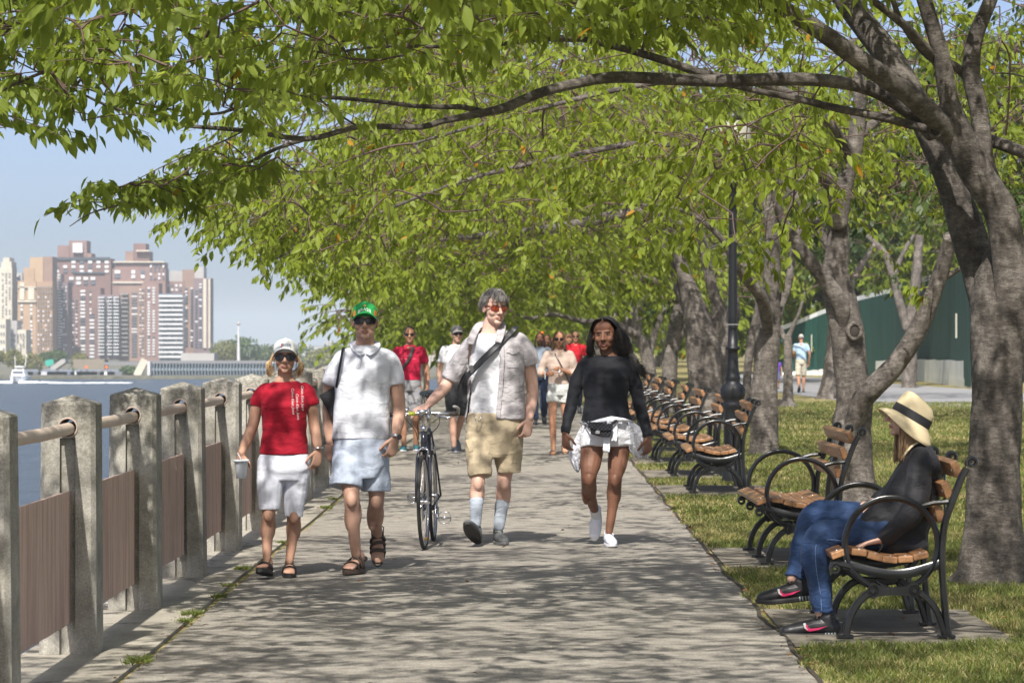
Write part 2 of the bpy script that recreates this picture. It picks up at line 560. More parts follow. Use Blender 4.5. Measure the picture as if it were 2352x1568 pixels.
# ---------------------------------------------------------------- the fence on the sea wall
M_conc = bpy.data.materials.new("post_concrete"); M_conc.use_nodes = True
n, l = nt(M_conc); b = n["Principled BSDF"]; b.inputs["Roughness"].default_value = 0.92; b.inputs["Specular IOR Level"].default_value = 0.2
tc = n.new("ShaderNodeTexCoord")
oi = n.new("ShaderNodeObjectInfo"); va = n.new("ShaderNodeVectorMath"); va.operation = 'ADD'
l.new(tc.outputs["Object"], va.inputs[0]); l.new(oi.outputs["Location"], va.inputs[1])
def _noi(sc, det, ro, vec):
    t = n.new("ShaderNodeTexNoise"); t.inputs["Scale"].default_value = sc; t.inputs["Detail"].default_value = det; t.inputs["Roughness"].default_value = ro
    l.new(vec, t.inputs["Vector"]); return t
big = _noi(5, 6, 0.7, va.outputs[0]); fine = _noi(110, 5, 0.8, va.outputs[0])
cr = n.new("ShaderNodeValToRGB"); e = cr.color_ramp.elements
e[0].position = 0.3; e[0].color = (0.20, 0.19, 0.16, 1); e[1].position = 0.68; e[1].color = (0.44, 0.42, 0.37, 1)
l.new(big.outputs[0], cr.inputs[0])
fr = n.new("ShaderNodeMapRange"); fr.inputs[1].default_value = 0.3; fr.inputs[2].default_value = 0.72; fr.inputs[3].default_value = 0.58; fr.inputs[4].default_value = 1.35
l.new(fine.outputs[0], fr.inputs[0])
# lichen and dirt gather near the top of each post
sx = n.new("ShaderNodeSeparateXYZ"); l.new(tc.outputs["Object"], sx.inputs[0])
tr_ = n.new("ShaderNodeMapRange"); tr_.inputs[1].default_value = 0.75; tr_.inputs[2].default_value = 1.25; tr_.inputs[3].default_value = 0.0; tr_.inputs[4].default_value = 0.75
l.new(sx.outputs[2], tr_.inputs[0])
lich = _noi(42, 5, 0.8, va.outputs[0]); lr = n.new("ShaderNodeMapRange"); lr.inputs[1].default_value = 0.47; lr.inputs[2].default_value = 0.56; l.new(lich.outputs[0], lr.inputs[0])
mu = n.new("ShaderNodeMath"); mu.operation = 'MULTIPLY'; l.new(tr_.outputs[0], mu.inputs[0]); l.new(lr.outputs[0], mu.inputs[1])
vs = n.new("ShaderNodeVectorMath"); vs.operation = 'SCALE'; l.new(cr.outputs[0], vs.inputs[0]); l.new(fr.outputs[0], vs.inputs["Scale"])
mx = n.new("ShaderNodeMixRGB"); mx.inputs[2].default_value = (0.11, 0.105, 0.08, 1); l.new(mu.outputs[0], mx.inputs[0]); l.new(vs.outputs[0], mx.inputs[1])
l.new(mx.outputs[0], b.inputs["Base Color"])
bp = n.new("ShaderNodeBump"); bp.inputs["Strength"].default_value = 0.8; bp.inputs["Distance"].default_value = 0.004
l.new(fine.outputs[0], bp.inputs["Height"]); l.new(bp.outputs[0], b.inputs["Normal"])

def post_mesh():
    mb = MB()
    def ring(w, z, ch=0.022):
        h = w / 2
        return [(-h + ch, -h, z), (h - ch, -h, z), (h, -h + ch, z), (h, h - ch, z), (h - ch, h, z), (-h + ch, h, z), (-h, h - ch, z), (-h, -h + ch, z)]
    rings = [ring(0.278, 0.0), ring(0.272, 0.5), ring(0.262, 1.198), ring(0.250, 1.207)]
    v = [p for r_ in rings for p in r_]
    f = [tuple(reversed(range(8)))]
    for i in range(3):
        for j in range(8):
            f.append((i * 8 + j, i * 8 + (j + 1) % 8, (i + 1) * 8 + (j + 1) % 8, (i + 1) * 8 + j))
    v.append((0, 0, 1.246))
    for j in range(8): f.append((24 + j, 24 + (j + 1) % 8, 32))
    mb.add(v, f)
    me = new_mesh("post", mb.v, mb.f, M_conc)
    o = bpy.data.objects.new("p", me); COL.objects.link(o)
    cut = MB()
    cut.tube([(0, -0.3, 1.089), (0, 0.3, 1.089)], 0.044, 24)
    c1 = new_mesh("c", cut.v, cut.f, M_conc); oc = bpy.data.objects.new("c", c1); COL.objects.link(oc)
    c2b = MB(); c2b.box((0, -0.14, 0.51), (0.076, 0.08, 1.06)); c2b.box((0, 0.14, 0.51), (0.076, 0.08, 1.06))
    od = bpy.data.objects.new("c2", new_mesh("c2", c2b.v, c2b.f, M_conc)); COL.objects.link(od)
    for k in (oc, od):
        m = o.modifiers.new("b", 'BOOLEAN'); m.operation = 'DIFFERENCE'; m.object = k; m.solver = 'EXACT'
    out = bpy.data.meshes.new_from_object(o.evaluated_get(bpy.context.evaluated_depsgraph_get()))
    for k in (o, oc, od): bpy.data.objects.remove(k)
    out.name = "post"
    return out
M_rail = mat("rail_paint", (0.46, 0.36, 0.29), 0.5, var=0.0, col2=(0.56, 0.46, 0.38), scale=6, stretch=(1, 6, 1), bump=0.1)
M_panel = bpy.data.materials.new("ribbed_metal_panel"); M_panel.use_nodes = True
n, l = nt(M_panel); b = n["Principled BSDF"]; b.inputs["Roughness"].default_value = 0.55; b.inputs["Metallic"].default_value = 0.15
tc = n.new("ShaderNodeTexCoord"); oi = n.new("ShaderNodeObjectInfo")
va = n.new("ShaderNodeVectorMath"); va.operation = 'ADD'; l.new(tc.outputs["Object"], va.inputs[0]); l.new(oi.outputs["Location"], va.inputs[1])
mp = n.new("ShaderNodeMapping"); mp.inputs["Scale"].default_value = (1, 7, 0.5); l.new(va.outputs[0], mp.inputs[0])
t = _noi(2.5, 6, 0.7, mp.outputs[0]); c = n.new("ShaderNodeValToRGB"); e = c.color_ramp.elements
e[0].position = 0.32; e[0].color = (0.38, 0.265, 0.215, 1); e[1].position = 0.7; e[1].color = (0.62, 0.46, 0.38, 1)
l.new(t.outputs[0], c.inputs[0]); l.new(c.outputs[0], b.inputs["Base Color"])

fence = thing("waterfront_fence", "long concrete post fence with brown ribbed panels and a round handrail beside the river", "fence", (XP(15), 15, 0))
PM = post_mesh()
FY = [12.6 + 2.47 * k for k in range(22)]
POSTY = [y + 0.13 for y in FY]
for i, Y in enumerate(POSTY):
    o = bpy.data.objects.new("post", PM); COL.objects.link(o); o.parent = fence
    o.location = Vector((XP(Y) - 0.135, Y, 0.016)) - fence.location
    o.rotation_euler = (R(random.uniform(-0.4, 0.4)), R(random.uniform(-0.4, 0.4)), R(-0.25 + random.uniform(-0.6, 0.6)))
_rg = MB(); _rg.tube([(0.046 * math.cos(a), -0.134, 1.089 + 0.046 * math.sin(a)) for a in np.linspace(0, 2 * math.pi, 25)[:-1]], 0.005, 6, closed=True)
_rgm = new_mesh("hole_ring", _rg.v, _rg.f, mat("ring_metal", (0.34, 0.27, 0.23), 0.5), smooth=True)
for p_ in [c for c in fence.children if c.name.startswith("post")][:12]:
    o = bpy.data.objects.new("hole_ring", _rgm); COL.objects.link(o); o.parent = p_
def rib_panel(y0, y1, z0, z1, ph):
    # a thin sheet folded into fine vertical ribs, with broader waves in it
    mb = MB(); n_ = int((y1 - y0) / 0.0125)
    vs, fs = [], []
    for i in range(n_ + 1):
        y = y0 + (y1 - y0) * i / n_
        off = 0.0045 * (1 if (i // 1) % 2 else -1) + (0.012 * math.sin(y * 42 + ph) if ph > 5 else 0.004 * noise.noise(Vector((y * 9, ph, 0))))
        x = XP(y) - 0.135 + off
        zz = 0.006 * noise.noise(Vector((y * 3, ph, 4)))
        vs += [(x - 0.006, y, z0 + zz), (x + 0.006, y, z0 + zz), (x + 0.006, y, z1), (x - 0.006, y, z1)]
        if i:
            k = (i - 1) * 4
            for a_, b_ in ((0, 1), (1, 2), (2, 3), (3, 0)): fs.append((k + a_, k + b_, k + 4 + b_, k + 4 + a_))
    k = n_ * 4
    fs += [(3, 2, 1, 0), (k, k + 1, k + 2, k + 3)]
    mb.add(vs, fs)
    return mb
for i in range(-1, len(POSTY) - 1):
    a = POSTY[i] + 0.10 if i >= 0 else POSTY[0] - 2.3
    b_ = (POSTY[i + 1] if i >= 0 else POSTY[0]) - 0.10
    rib_panel(a, b_, 0.165, 0.80, 6.0 if i == 2 else float(i % 4)).build("panel", M_panel, fence)
rl = MB()
yy = list(np.arange(8.0, POSTY[-1] + 1.2, 1.235))
rl.tube([(XP(y) - 0.135 + 0.002 * math.sin(y), y, 1.098 + 0.003 * math.sin(y * 2.1)) for y in yy], 0.031, 16)
rl.build("rail", M_rail, fence, smooth=True)
# ================================================================ TREES
M_bark = bpy.data.materials.new("cherry_bark"); M_bark.use_nodes = True
n, l = nt(M_bark); b = n["Principled BSDF"]; b.inputs["Roughness"].default_value = 0.75; b.inputs["Specular IOR Level"].default_value = 0.25
tc = n.new("ShaderNodeTexCoord")
def _n2(sc, det, ro, stretch):
    mp = n.new("ShaderNodeMapping"); mp.inputs["Scale"].default_value = stretch; l.new(tc.outputs["Object"], mp.inputs[0])
    t = n.new("ShaderNodeTexNoise"); t.inputs["Scale"].default_value = sc; t.inputs["Detail"].default_value = det; t.inputs["Roughness"].default_value = ro
    l.new(mp.outputs[0], t.inputs["Vector"]); return t
bg1 = _n2(6, 8, 0.75, (1, 1, .6)); band = _n2(11, 10, 0.82, (1, 1, 2.6)); lent = _n2(26, 3, 0.6, (1, 1, 4.5))
c = n.new("ShaderNodeValToRGB"); e = c.color_ramp.elements
e[0].position = 0.40; e[0].color = (0.050, 0.044, 0.039, 1); e[1].position = 0.62; e[1].color = (0.34, 0.305, 0.27, 1)
k = e.new(0.5); k.color = (0.135, 0.118, 0.104, 1)
mxx = n.new("ShaderNodeMixRGB"); mxx.inputs[0].default_value = 0.5; l.new(bg1.outputs[0], mxx.inputs[1]); l.new(band.outputs[0], mxx.inputs[2])
l.new(mxx.outputs[0], c.inputs[0])
lr = n.new("ShaderNodeMapRange"); lr.inputs[1].default_value = 0.63; lr.inputs[2].default_value = 0.72; l.new(lent.outputs[0], lr.inputs[0])
mm = n.new("ShaderNodeMixRGB"); mm.inputs[2].default_value = (0.27, 0.245, 0.20, 1); l.new(lr.outputs[0], mm.inputs[0]); l.new(c.outputs[0], mm.inputs[1])
l.new(mm.outputs[0], b.inputs["Base Color"])
bp = n.new("ShaderNodeBump"); bp.inputs["Strength"].default_value = 0.9; bp.inputs["Distance"].default_value = 0.05
l.new(band.outputs[0], bp.inputs["Height"]); l.new(bp.outputs[0], b.inputs["Normal"])
M_twig = mat("twig_bark", (0.09, 0.055, 0.045), 0.7)
M_leafA = leaf_mat("cherry_leaf_near", (0.135, 0.180, 0.030), (0.235, 0.300, 0.055), (0.38, 0.22, 0.03), 0.6, .45)
M_leafB = leaf_mat("cherry_leaf", (0.125, 0.165, 0.018), (0.215, 0.275, 0.034), (0.45, 0.24, 0.03), 0.5, .5)
M_leafC = leaf_mat("dark_leaf", (0.035, 0.065, 0.016), (0.07, 0.105, 0.024), (0.14, 0.14, 0.03), 0.35)

def unit(a): return a / np.maximum(np.linalg.norm(a, axis=-1, keepdims=True), 1e-9)
def leaf_cloud(P, D, N, L, W, detail):
    """leaves with their stalk end at P, pointing along D, facing N"""
    N = unit(N - D * np.sum(N * D, 1, keepdims=True)); S = np.cross(D, N)
    L = L[:, None]; W = W[:, None]
    k = len(P)
    if detail:
        fold = 0.28 * W; dr = -0.10 * L
        rows = [P,
                P + D * L * .28 + S * W * .85 + N * fold, P + D * L * .28, P + D * L * .28 - S * W * .85 + N * fold,
                P + D * L * .62 + S * W * .8 + N * (fold + dr * .4), P + D * L * .62 + N * dr * .4, P + D * L * .62 - S * W * .8 + N * (fold + dr * .4),
                P + D * L + N * dr]
        V = np.stack(rows, 1).reshape(-1, 3)
        o = (np.arange(k) * 8)[:, None]
        F3 = np.concatenate([o + np.array([[0, 2, 1]]), o + np.array([[0, 3, 2]]), o + np.array([[4, 5, 7]]), o + np.array([[5, 6, 7]])])
        F4 = np.concatenate([o + np.array([[1, 2, 5, 4]]), o + np.array([[2, 3, 6, 5]])])
        return V, F4, F3, 8
    rows = [P, P + D * L * .45 + S * W + N * W * .3, P + D * L, P + D * L * .45 - S * W + N * W * .3]
    V = np.stack(rows, 1).reshape(-1, 3)
    o = (np.arange(k) * 4)[:, None]
    return V, o + np.array([[0, 3, 2, 1]]), np.zeros((0, 3), np.int32), 4

def tube_cloud(P0, P1, P2, r0, r1, sides=3, seg=4):
    """curved thin tubes from P0 over P1 to P2 (quadratic)"""
    k = len(P0); ts = np.linspace(0, 1, seg + 1)
    T = unit(P2 - P0); A = unit(np.cross(T, np.array([0.3, 0.2, 1.0]))); B = np.cross(T, A)
    V = []
    for t in ts:
        c = P0 * (1 - t) ** 2 + P1 * 2 * t * (1 - t) + P2 * t * t
        r = (r0 * (1 - t) + r1 * t)[:, None]
        for j in range(sides):
            a = 2 * math.pi * j / sides
            V.append(c + A * r * math.cos(a) + B * r * math.sin(a))
    V = np.stack(V, 1).reshape(-1, 3)
    o = (np.arange(k) * (seg + 1) * sides)[:, None]; Fs = []
    for i in range(seg):
        for j in range(sides):
            Fs.append(o + np.array([[i * sides + j, i * sides + (j + 1) % sides, (i + 1) * sides + (j + 1) % sides, (i + 1) * sides + j]]))
    return V, np.concatenate(Fs)

def sprays_to_leaves(O, Dh, Ls, per, leafL, rng, droop=0.35):
    m = len(O)
    idx = np.repeat(np.arange(m), per)
    k = len(idx)
    t = rng.uniform(0.08, 1.02, k) ** 0.85
    Lr = Ls[idx]; d = Dh[idx]
    pos = O[idx] + d * (t * Lr)[:, None]
    pos[:, 2] -= droop * (t * Lr) ** 2
    side = unit(np.cross(d, np.array([0, 0, 1.0])))
    sg = np.where(rng.random(k) < .5, 1.0, -1.0)[:, None]
    rnd = rng.normal(0, 1, (k, 3))
    D = unit(side * sg * rng.uniform(.2, .8, (k, 1)) + d * rng.uniform(.1, .6, (k, 1)) + np.array([0, 0, -1.0]) * rng.uniform(.25, 1.3, (k, 1)) + rnd * .22)
    N = unit(np.array([0, 0, 1.0]) * .9 + rng.normal(0, .55, (k, 3)) + np.array([0.0, -0.25, 0]))
    pos = pos + rng.normal(0, .02, (k, 3))
    L = leafL * rng.uniform(.6, 1.3, k); W = L * rng.uniform(.17, .25, k)
    return pos, D, N, L, W, idx

def limb_mesh(mb, pts, rad, sides=16, seed=0.0, rough=0.05):
    P, Q = smooth_path(pts, rad, 5)
    # denser rings
    P2, Q2 = [], []
    for i in range(len(P) - 1):
        n_ = max(1, int((P[i + 1] - P[i]).length / 0.09))
        for k in range(n_):
            u = k / n_; P2.append(P[i].lerp(P[i + 1], u)); Q2.append(Q[i][0] * (1 - u) + Q[i + 1][0] * u)
    P2.append(P[-1]); Q2.append(Q[-1][0])
    k0 = len(mb.v)
    mb.tube(P2, Q2, sides, 0, True)
    c = 0
    for i, p in enumerate(P2):
        for j in range(sides):
            v = mb.v[k0 + c]; d = v - p; c += 1
            q = v * 2.2
            nn = noise.noise(Vector((v.x * 3 + seed, v.y * 3, v.z * 2.2))) + 0.5 * noise.noise(Vector((v.x * 9, v.y * 9, v.z * 7 + seed)))
            mb.v[k0 + c - 1] = p + d * (1 + rough * 2.2 * nn)
    return P2, Q2

def build_tree(name, label, limbs, sprays, leafL, leaf_m, per, detail, group="cherry trees along the promenade", cat="tree", seed=1, base=None, twig=True, twigr=0.004, droop=0.35, knots=()):
    """limbs: lists of (points, radii); sprays: (O, D, L) arrays"""
    rng = np.random.default_rng(seed)
    base = Vector(base if base is not None else limbs[0][0][0]); base.z = 0
    root = thing(name, label, cat, base, group)
    mb = MB(); skel = []
    for pts, rad in limbs:
        rmax = max(rad)
        P, Q = limb_mesh(mb, pts, rad, 20 if rmax > 0.12 else (12 if rmax > 0.04 else 7), seed * 3.1, 0.05 if rmax > .08 else 0.03)
        skel += [(p, q) for p, q in zip(P, Q)]
    for c_, r_ in knots:
        c_ = Vector(c_)
        mb.ball(c_, (r_, r_ * .55, r_ * 1.1), 16, 10)
        mb.tube([c_ + Vector((r_ * .72 * math.cos(a), -r_ * .5, r_ * .85 * math.sin(a))) for a in np.linspace(0, 2 * math.pi, 17)[:-1]], r_ * .22, 6, closed=True)
        mb.ball(c_ + Vector((0, -r_ * .42, 0)), (r_ * .55, r_ * .2, r_ * .7), 12, 8, mi=1)
    mb.build("trunk", [M_bark, mat("knot_hollow", (0.03, 0.024, 0.02), 0.9)], root, smooth=True)
    if sprays is None or len(sprays[0]) == 0: return root
    O, D, L = [np.asarray(a, float) for a in sprays]
    # the boughs are pruned clear of the people's heads over the path
    hx_ = (O[:, 0] > -2.6) & (O[:, 0] < 2.4) & (O[:, 2] < 2.25 + .010 * np.clip(O[:, 1] - 26, 0, 60) + 0 * L) & (O[:, 1] < 60)
    O, D, L = O[~hx_], D[~hx_], L[~hx_]
    # thinned where the photograph shows bare limbs and trunks through the leaves
    px_ = 1176 + O[:, 0] * F / O[:, 1]; py_ = 784 - (O[:, 2] - CAMH - .12) * F / O[:, 1]; Yo = O[:, 1]; pk = np.ones(len(O))
    pk[(px_ > 1020) & (px_ < 1580) & (py_ > 440) & (py_ < 640) & (Yo < 52)] = .30
    pk[(px_ > 1560) & (px_ < 2300) & (py_ > 450) & (py_ < 800) & (Yo < 110)] = .22
    pk[(px_ > 1860) & (px_ < 2010) & (py_ > 280) & (py_ < 700) & (Yo < 29.6)] = .12
    pk[(px_ > 380) & (px_ < 930) & (py_ > 525 + (px_ - 450) * .36) & (Yo > 22) & (Yo < 75)] = .06
    kk = rng.random(len(O)) < pk
    O, D, L = O[kk], D[kk], L[kk]
    sk = np.array([p[:] for p, q in skel if True]); skr = np.array([q for p, q in skel])
    thin = skr < 0.10
    if thin.sum() > 10: sk = sk[thin]; skr = skr[thin]
    if twig:
        # each spray hangs on a thin branch that leads back to the nearest limb
        # (or to a spray that is already joined on, so that the wood forks as it grows)
        near = np.empty(len(O), int)
        for a in range(0, len(O), 400):
            dd = np.linalg.norm(O[a:a + 400, None, :] - sk[None], axis=2); near[a:a + 400] = dd.argmin(1)
        best = np.linalg.norm(O - sk[near], axis=1); src = sk[near].copy(); srcr = skr[near].copy()
        depth_len = best.copy(); done = np.zeros(len(O), bool); kids = np.zeros(len(O))
        par = np.full(len(O), -1)
        cost = best.copy()
        for _ in range(len(O)):
            i = int(np.where(done, 1e9, cost).argmin()); done[i] = True
            d2 = np.linalg.norm(O - O[i], axis=1)
            c2 = d2 + .35 * cost[i]
            upd = (~done) & (c2 < cost) & (d2 < best)
            cost[upd] = c2[upd]; best[upd] = d2[upd]; par[upd] = i
        order = np.argsort(-cost); wt = np.ones(len(O))
        for i in order:
            if par[i] >= 0: wt[par[i]] += wt[i]
        has = par >= 0
        src[has] = O[par[has]]
        S = src; dist = np.linalg.norm(O - S, axis=1)
        rB = twigr * np.sqrt(wt) ** .9; rA = rB * 1.15
        rA[has] = np.minimum(rA[has], twigr * np.sqrt(wt[par[has]]) ** .9)
        rA = np.minimum(rA, .03); rB = np.minimum(rB, .026)
        ok = dist < (2.4 if not has.any() else 2.4)
        mid = (S + O) / 2; mid[:, 2] += 0.08 * dist; mid += rng.normal(0, .09, mid.shape) * dist[:, None]
        V1, F1 = tube_cloud(S[ok], mid[ok], O[ok], rA[ok], rB[ok], 4 if detail else 3, 5)
        end = O + D * L[:, None]; end[:, 2] -= droop * L ** 2
        m2 = O + D * L[:, None] * .5; m2[:, 2] -= 0.0
        V2, F2 = tube_cloud(O, m2, end, np.full(len(O), twigr), np.full(len(O), twigr * .4), 3, 4)
        me = fast_mesh("twigs", np.concatenate([V1, V2]), np.concatenate([F1, F2 + len(V1)]), None, M_twig)
        obj("twigs", me, root)
    P, Dl, N, LL, W, idx = sprays_to_leaves(O, D, L, per, leafL, rng, droop)
    V, F4, F3, nv = leaf_cloud(P, Dl, N, LL, W, detail)
    tint = np.clip(rng.normal(.42, .16, len(P)) + rng.normal(0, .22, len(O))[idx], 0, .9)
    tint[rng.random(len(P)) < 0.006] = 1.0
    me = fast_mesh("foliage", V, F4, F3, leaf_m, np.repeat(tint, nv))
    obj("foliage", me, root)
    return root

def region_sprays(n, x0, x1, y0, y1, Y0, Y1, rng, L=(.35, .7), out=None, poly=None):
    """spray origins spread through the block of air seen in a rectangle of the picture"""
    O, D = [], []
    while len(O) < n:
        px, py, Y = rng.uniform(x0, x1), rng.uniform(y0, y1), rng.uniform(Y0, Y1)
        if poly is not None and not poly(px, py): continue
        O.append(PT(px, py, Y)[:])
        a = rng.uniform(0, 2 * math.pi)
        d = np.array([math.cos(a), math.sin(a), rng.uniform(-.25, .2)])
        if out is not None: d = d * .7 + np.array(out)
        D.append(d / np.linalg.norm(d))
    return np.array(O), np.array(D), rng.uniform(L[0], L[1], n)
def join_sprays(*a):
    return tuple(np.concatenate([s[i] for s in a]) for i in range(3))

def crown_sprays(n, cx, cy, rl, rr, ry, zlow, ztop, rng, L=(.45, .85), edge_drop=0.5, clump=3.2):
    O, D = [], []
    while len(O) < n:
        a = rng.uniform(0, 2 * math.pi); r = rng.uniform(0, 1) ** .55
        rx = rr if math.cos(a) > 0 else rl
        wob = 1 + .16 * noise.noise(Vector((math.cos(a) * 2 + cx, math.sin(a) * 2 + cy, 0)))
        x = cx + rx * r * math.cos(a) * wob; y = cy + ry * r * math.sin(a) * wob
        lo = zlow + (-edge_drop * r ** 3 if x < cx else .35 * r) + .35 * noise.noise(Vector((x * .8, y * .8, cy)))
        hi = zlow + .5 + (ztop - zlow - .5) * math.sqrt(max(0, 1 - r * r))
        u = rng.random() ** 1.35
        z = lo + (hi - lo) * u
        # leave gaps between the layers
        if noise.noise(Vector((x * .9, y * .9, z * 1.9 + cy))) < -0.10 * clump / 3.2 and rng.random() < .85: continue
        O.append((x, y, z))
        d = np.array([x - cx, y - cy, 0.0]); d = d / (np.linalg.norm(d) + 1e-6) + rng.normal(0, .5, 3) * np.array([1, 1, .35])
        d[2] -= .05
        D.append(d / np.linalg.norm(d))
    return np.array(O), np.array(D), rng.uniform(L[0], L[1], n)

def px_limb(pts, Y0, Y1=None):
    """(px, py, width px) polyline from depth Y0 to Y1 -> points, radii"""
    n_ = len(pts); P, Q = [], []
    for i, (x, y, w) in enumerate(pts):
        Y = Y0 + ((Y1 if Y1 is not None else Y0) - Y0) * i / (n_ - 1)
        P.append(PT(x, y, Y)); Q.append(w / 2 / (F / Y))
    return P, Q
def auto_limbs(cx, cy, h, r, rl, rr, ry, ztop, rng, nl=6, lean=0.0):
    """a trunk that forks low into wide arching limbs"""
    limbs = [([Vector((cx, cy, -.05)), Vector((cx + lean * .3, cy, h * .3)), Vector((cx + lean * .7, cy, h * .75)), Vector((cx + lean, cy, h * 1.12))], [r * 1.45, r * 1.02, r * .95, r * .9])]
    top = Vector((cx + lean, cy, h))
    for i in range(nl):
        a = 2 * math.pi * (i + rng.uniform(-.3, .3)) / nl
        rx = rr if math.cos(a) > 0 else rl
        ex, ey = math.cos(a) * rx * .85, math.sin(a) * ry * .85
        up = rng.uniform(.35, .9)
        p = [top + Vector((0, 0, -.25)), top + Vector((ex * .18, ey * .18, .55 + up * .5)), top + Vector((ex * .45, ey * .45, .9 + up * 1.2)), top + Vector((ex * .75, ey * .75, 1.0 + up * 1.5)), top + Vector((ex, ey, .75 + up * 1.2))]
        p = [p[0]] + [q + Vector(rng.normal(0, .12, 3)) for q in p[1:]]
        limbs.append((p, [r * .5, r * .42, r * .28, r * .15, r * .05]))
        for s in (0.35, 0.6):
            k = 2 if s < .5 else 3
            q0 = p[k]; b_ = a + rng.choice([-1, 1]) * rng.uniform(.5, 1.0)
            e1 = q0 + Vector((math.cos(b_) * rx * .3, math.sin(b_) * ry * .3, rng.uniform(.1, .9)))
            e2 = q0 + Vector((math.cos(b_) * rx * .55, math.sin(b_) * ry * .55, rng.uniform(.0, 1.3)))
            limbs.append(([q0, e1, e2], [r * .18, r * .1, r * .04]))
    return limbs

# ------- the nearest tree, right of the benches, with its long limb across the path
YT = 19.6
T1 = [
 px_limb([(2272,1350,190),(2278,1300,155),(2282,1180,132),(2285,1050,120),(2288,920,118),(2294,800,126),(2298,700,136),(2297,640,120),(2292,590,70),(2290,560,20)], YT),
 px_limb([(2286,1060,12),(2284,930,48),(2276,780,80),(2262,660,86),(2225,540,80),(2185,420,72),(2150,330,66),(2105,240,66),(2040,130,62),(1965,30,58),(1890,-70,48)], YT+.12, YT+.4),
 px_limb([(2292,1120,12),(2298,980,46),(2310,800,80),(2322,650,84),(2302,500,80),(2245,400,78),(2200,310,72),(2178,220,44),(2160,120,40),(2126,10,36),(2095,-90,28)], YT+.06, YT-.6),
 px_limb([(2200,330,60),(2150,275,52),(2085,215,47),(1992,150,45),(1875,66,42),(1777,5,38),(1700,-60,26)], YT-.25, YT-1.6),
 px_limb([(2300,1040,10),(2308,880,30),(2322,720,46),(2328,560,46),(2290,450,46),(2262,371,46),(2249,253,44),(2231,170,42),(2241,84,36),(2275,0,32),(2300,-90,22)], YT+.0, YT-.3),
 px_limb([(2229,185,24),(2190,150,20),(2134,130,18),(2070,50,15),(2040,-40,9)], YT-.1, YT-.6),
 px_limb([(2160,150,26),(2120,105,24),(2077,58,21),(1990,-10,17)], YT-.35, YT-1.0),
 px_limb([(2255,320,32),(2290,328,30),(2355,352,28),(2450,392,22),(2560,420,14)], YT+.05, YT-.6),
 # the long limb
 px_limb([(2140,310,32),(2094,262,34),(2010,209,33),(1925,189,31),(1824,182,30),(1655,186,29),(1554,183,29),(1408,178,26),(1311,195,24),(1237,215,23),(1164,246,22),(1116,258,19),(1018,278,15),(960,292,14),(823,292,13),(705,319,13),(562,300,11),(401,285,9),(259,247,7),(169,206,5),(56,150,3.4),(-40,100,2)], YT-.1, 16.4),
 px_limb([(705,319,10),(637,341,9),(562,379,8),(480,424,7.5),(375,448,6.5),(262,474,5),(206,491,3.5),(160,520,2)], 17.4, 16.6),
 px_limb([(1116,258,13),(1060,246,13),(1018,246,12),(945,243,11),(872,234,10),(700,222,9),(562,244,8),(487,262,7),(375,249,6),(262,225,5),(150,190,3),(60,205,2)], 18.3, 16.9),
 px_limb([(2150,300,26),(2129,297,21),(2027,270,20),(1926,250,18),(1824,226,16),(1723,206,14),(1662,192,12)], YT-.2, 19.0),
 px_limb([(1665,180,20),(1603,166,21),(1530,141,19),(1432,112,17),(1335,90,14),(1262,83,11),(1189,54,9),(1116,19,7),(1020,-30,4)], 19.0, 17.6),
 px_limb([(1335,92,10),(1238,92,10),(1164,100,10),(1091,110,9),(969,107,8),(872,107,7),(740,120,5),(600,95,3)], 18.3, 16.8),
 px_limb([(1777,5,18),(1700,-10,16),(1560,20,12),(1400,30,9),(1250,-10,5)], 18.2, 17.0),
 px_limb([(823,292,5),(760,250,5),(690,190,4),(600,150,3),(470,120,2)], 17.6, 16.4),
 px_limb([(562,300,4),(500,330,3.5),(400,370,3),(300,420,2)], 17.1, 16.6),
]
rg = np.random.default_rng(11)
def topleft(px, py):
    lim = 225 + 30 * math.sin(px * .013) + 20 * math.sin(px * .05)
    if px < 300: lim = 318 - .2 * px
    if px > 620: lim = 228 - (px - 620) * .30
    return py < lim
def lowbr(px, py):   # round the drooping end of the lower limb
    yc = 352 + (705 - px) * .29
    return yc - 60 < py < yc + 5 and px < 560
sp = join_sprays(
    region_sprays(175, -80, 760, -100, 330, 15.2, 17.6, rg, (.3, .55), poly=topleft),
    region_sprays(110, 700, 1300, -110, 235, 15.6, 18.4, rg, (.3, .55), poly=topleft),
    region_sprays(105, 1200, 1760, -110, 60, 16.5, 19, rg, (.3, .55)),
    region_sprays(25, 180, 700, 330, 500, 16.4, 17.2, rg, (.22, .4), poly=lowbr),
    region_sprays(8, 380, 760, 315, 400, 16.4, 17.2, rg, (.22, .4)),
    region_sprays(10, 1500, 1900, 215, 300, 20.5, 22, rg, (.3, .5)),
    region_sprays(40, 1700, 2400, -150, -60, 17, 20, rg, (.3, .5)),
    region_sprays(10, 2280, 2400, 60, 700, 19.8, 22, rg, (.3, .5)),
)
# the part of the crown above the picture, which only throws shade
up = join_sprays(crown_sprays(700, 1.6, 17.6, 4.6, 4.5, 4.6, 4.0, 6.3, rg, (.4, .7), 0.0), crown_sprays(430, .0, 18.2, 3.0, 3.6, 3.0, 4.0, 5.6, rg, (.4, .7), 0.0, clump=6))
keep = up[0][:, 2] > CAMH + 830 / F * up[0][:, 1]
up = tuple(a[keep] for a in up)
build_tree("cherry_tree", "large cherry tree at right edge whose long limb reaches over the path to the river", T1, join_sprays(sp, up), .098, M_leafA, 20, True, seed=3, base=PT(2272, 1340, YT),
           knots=[(PT(2146, 300, YT - .45), .05)])

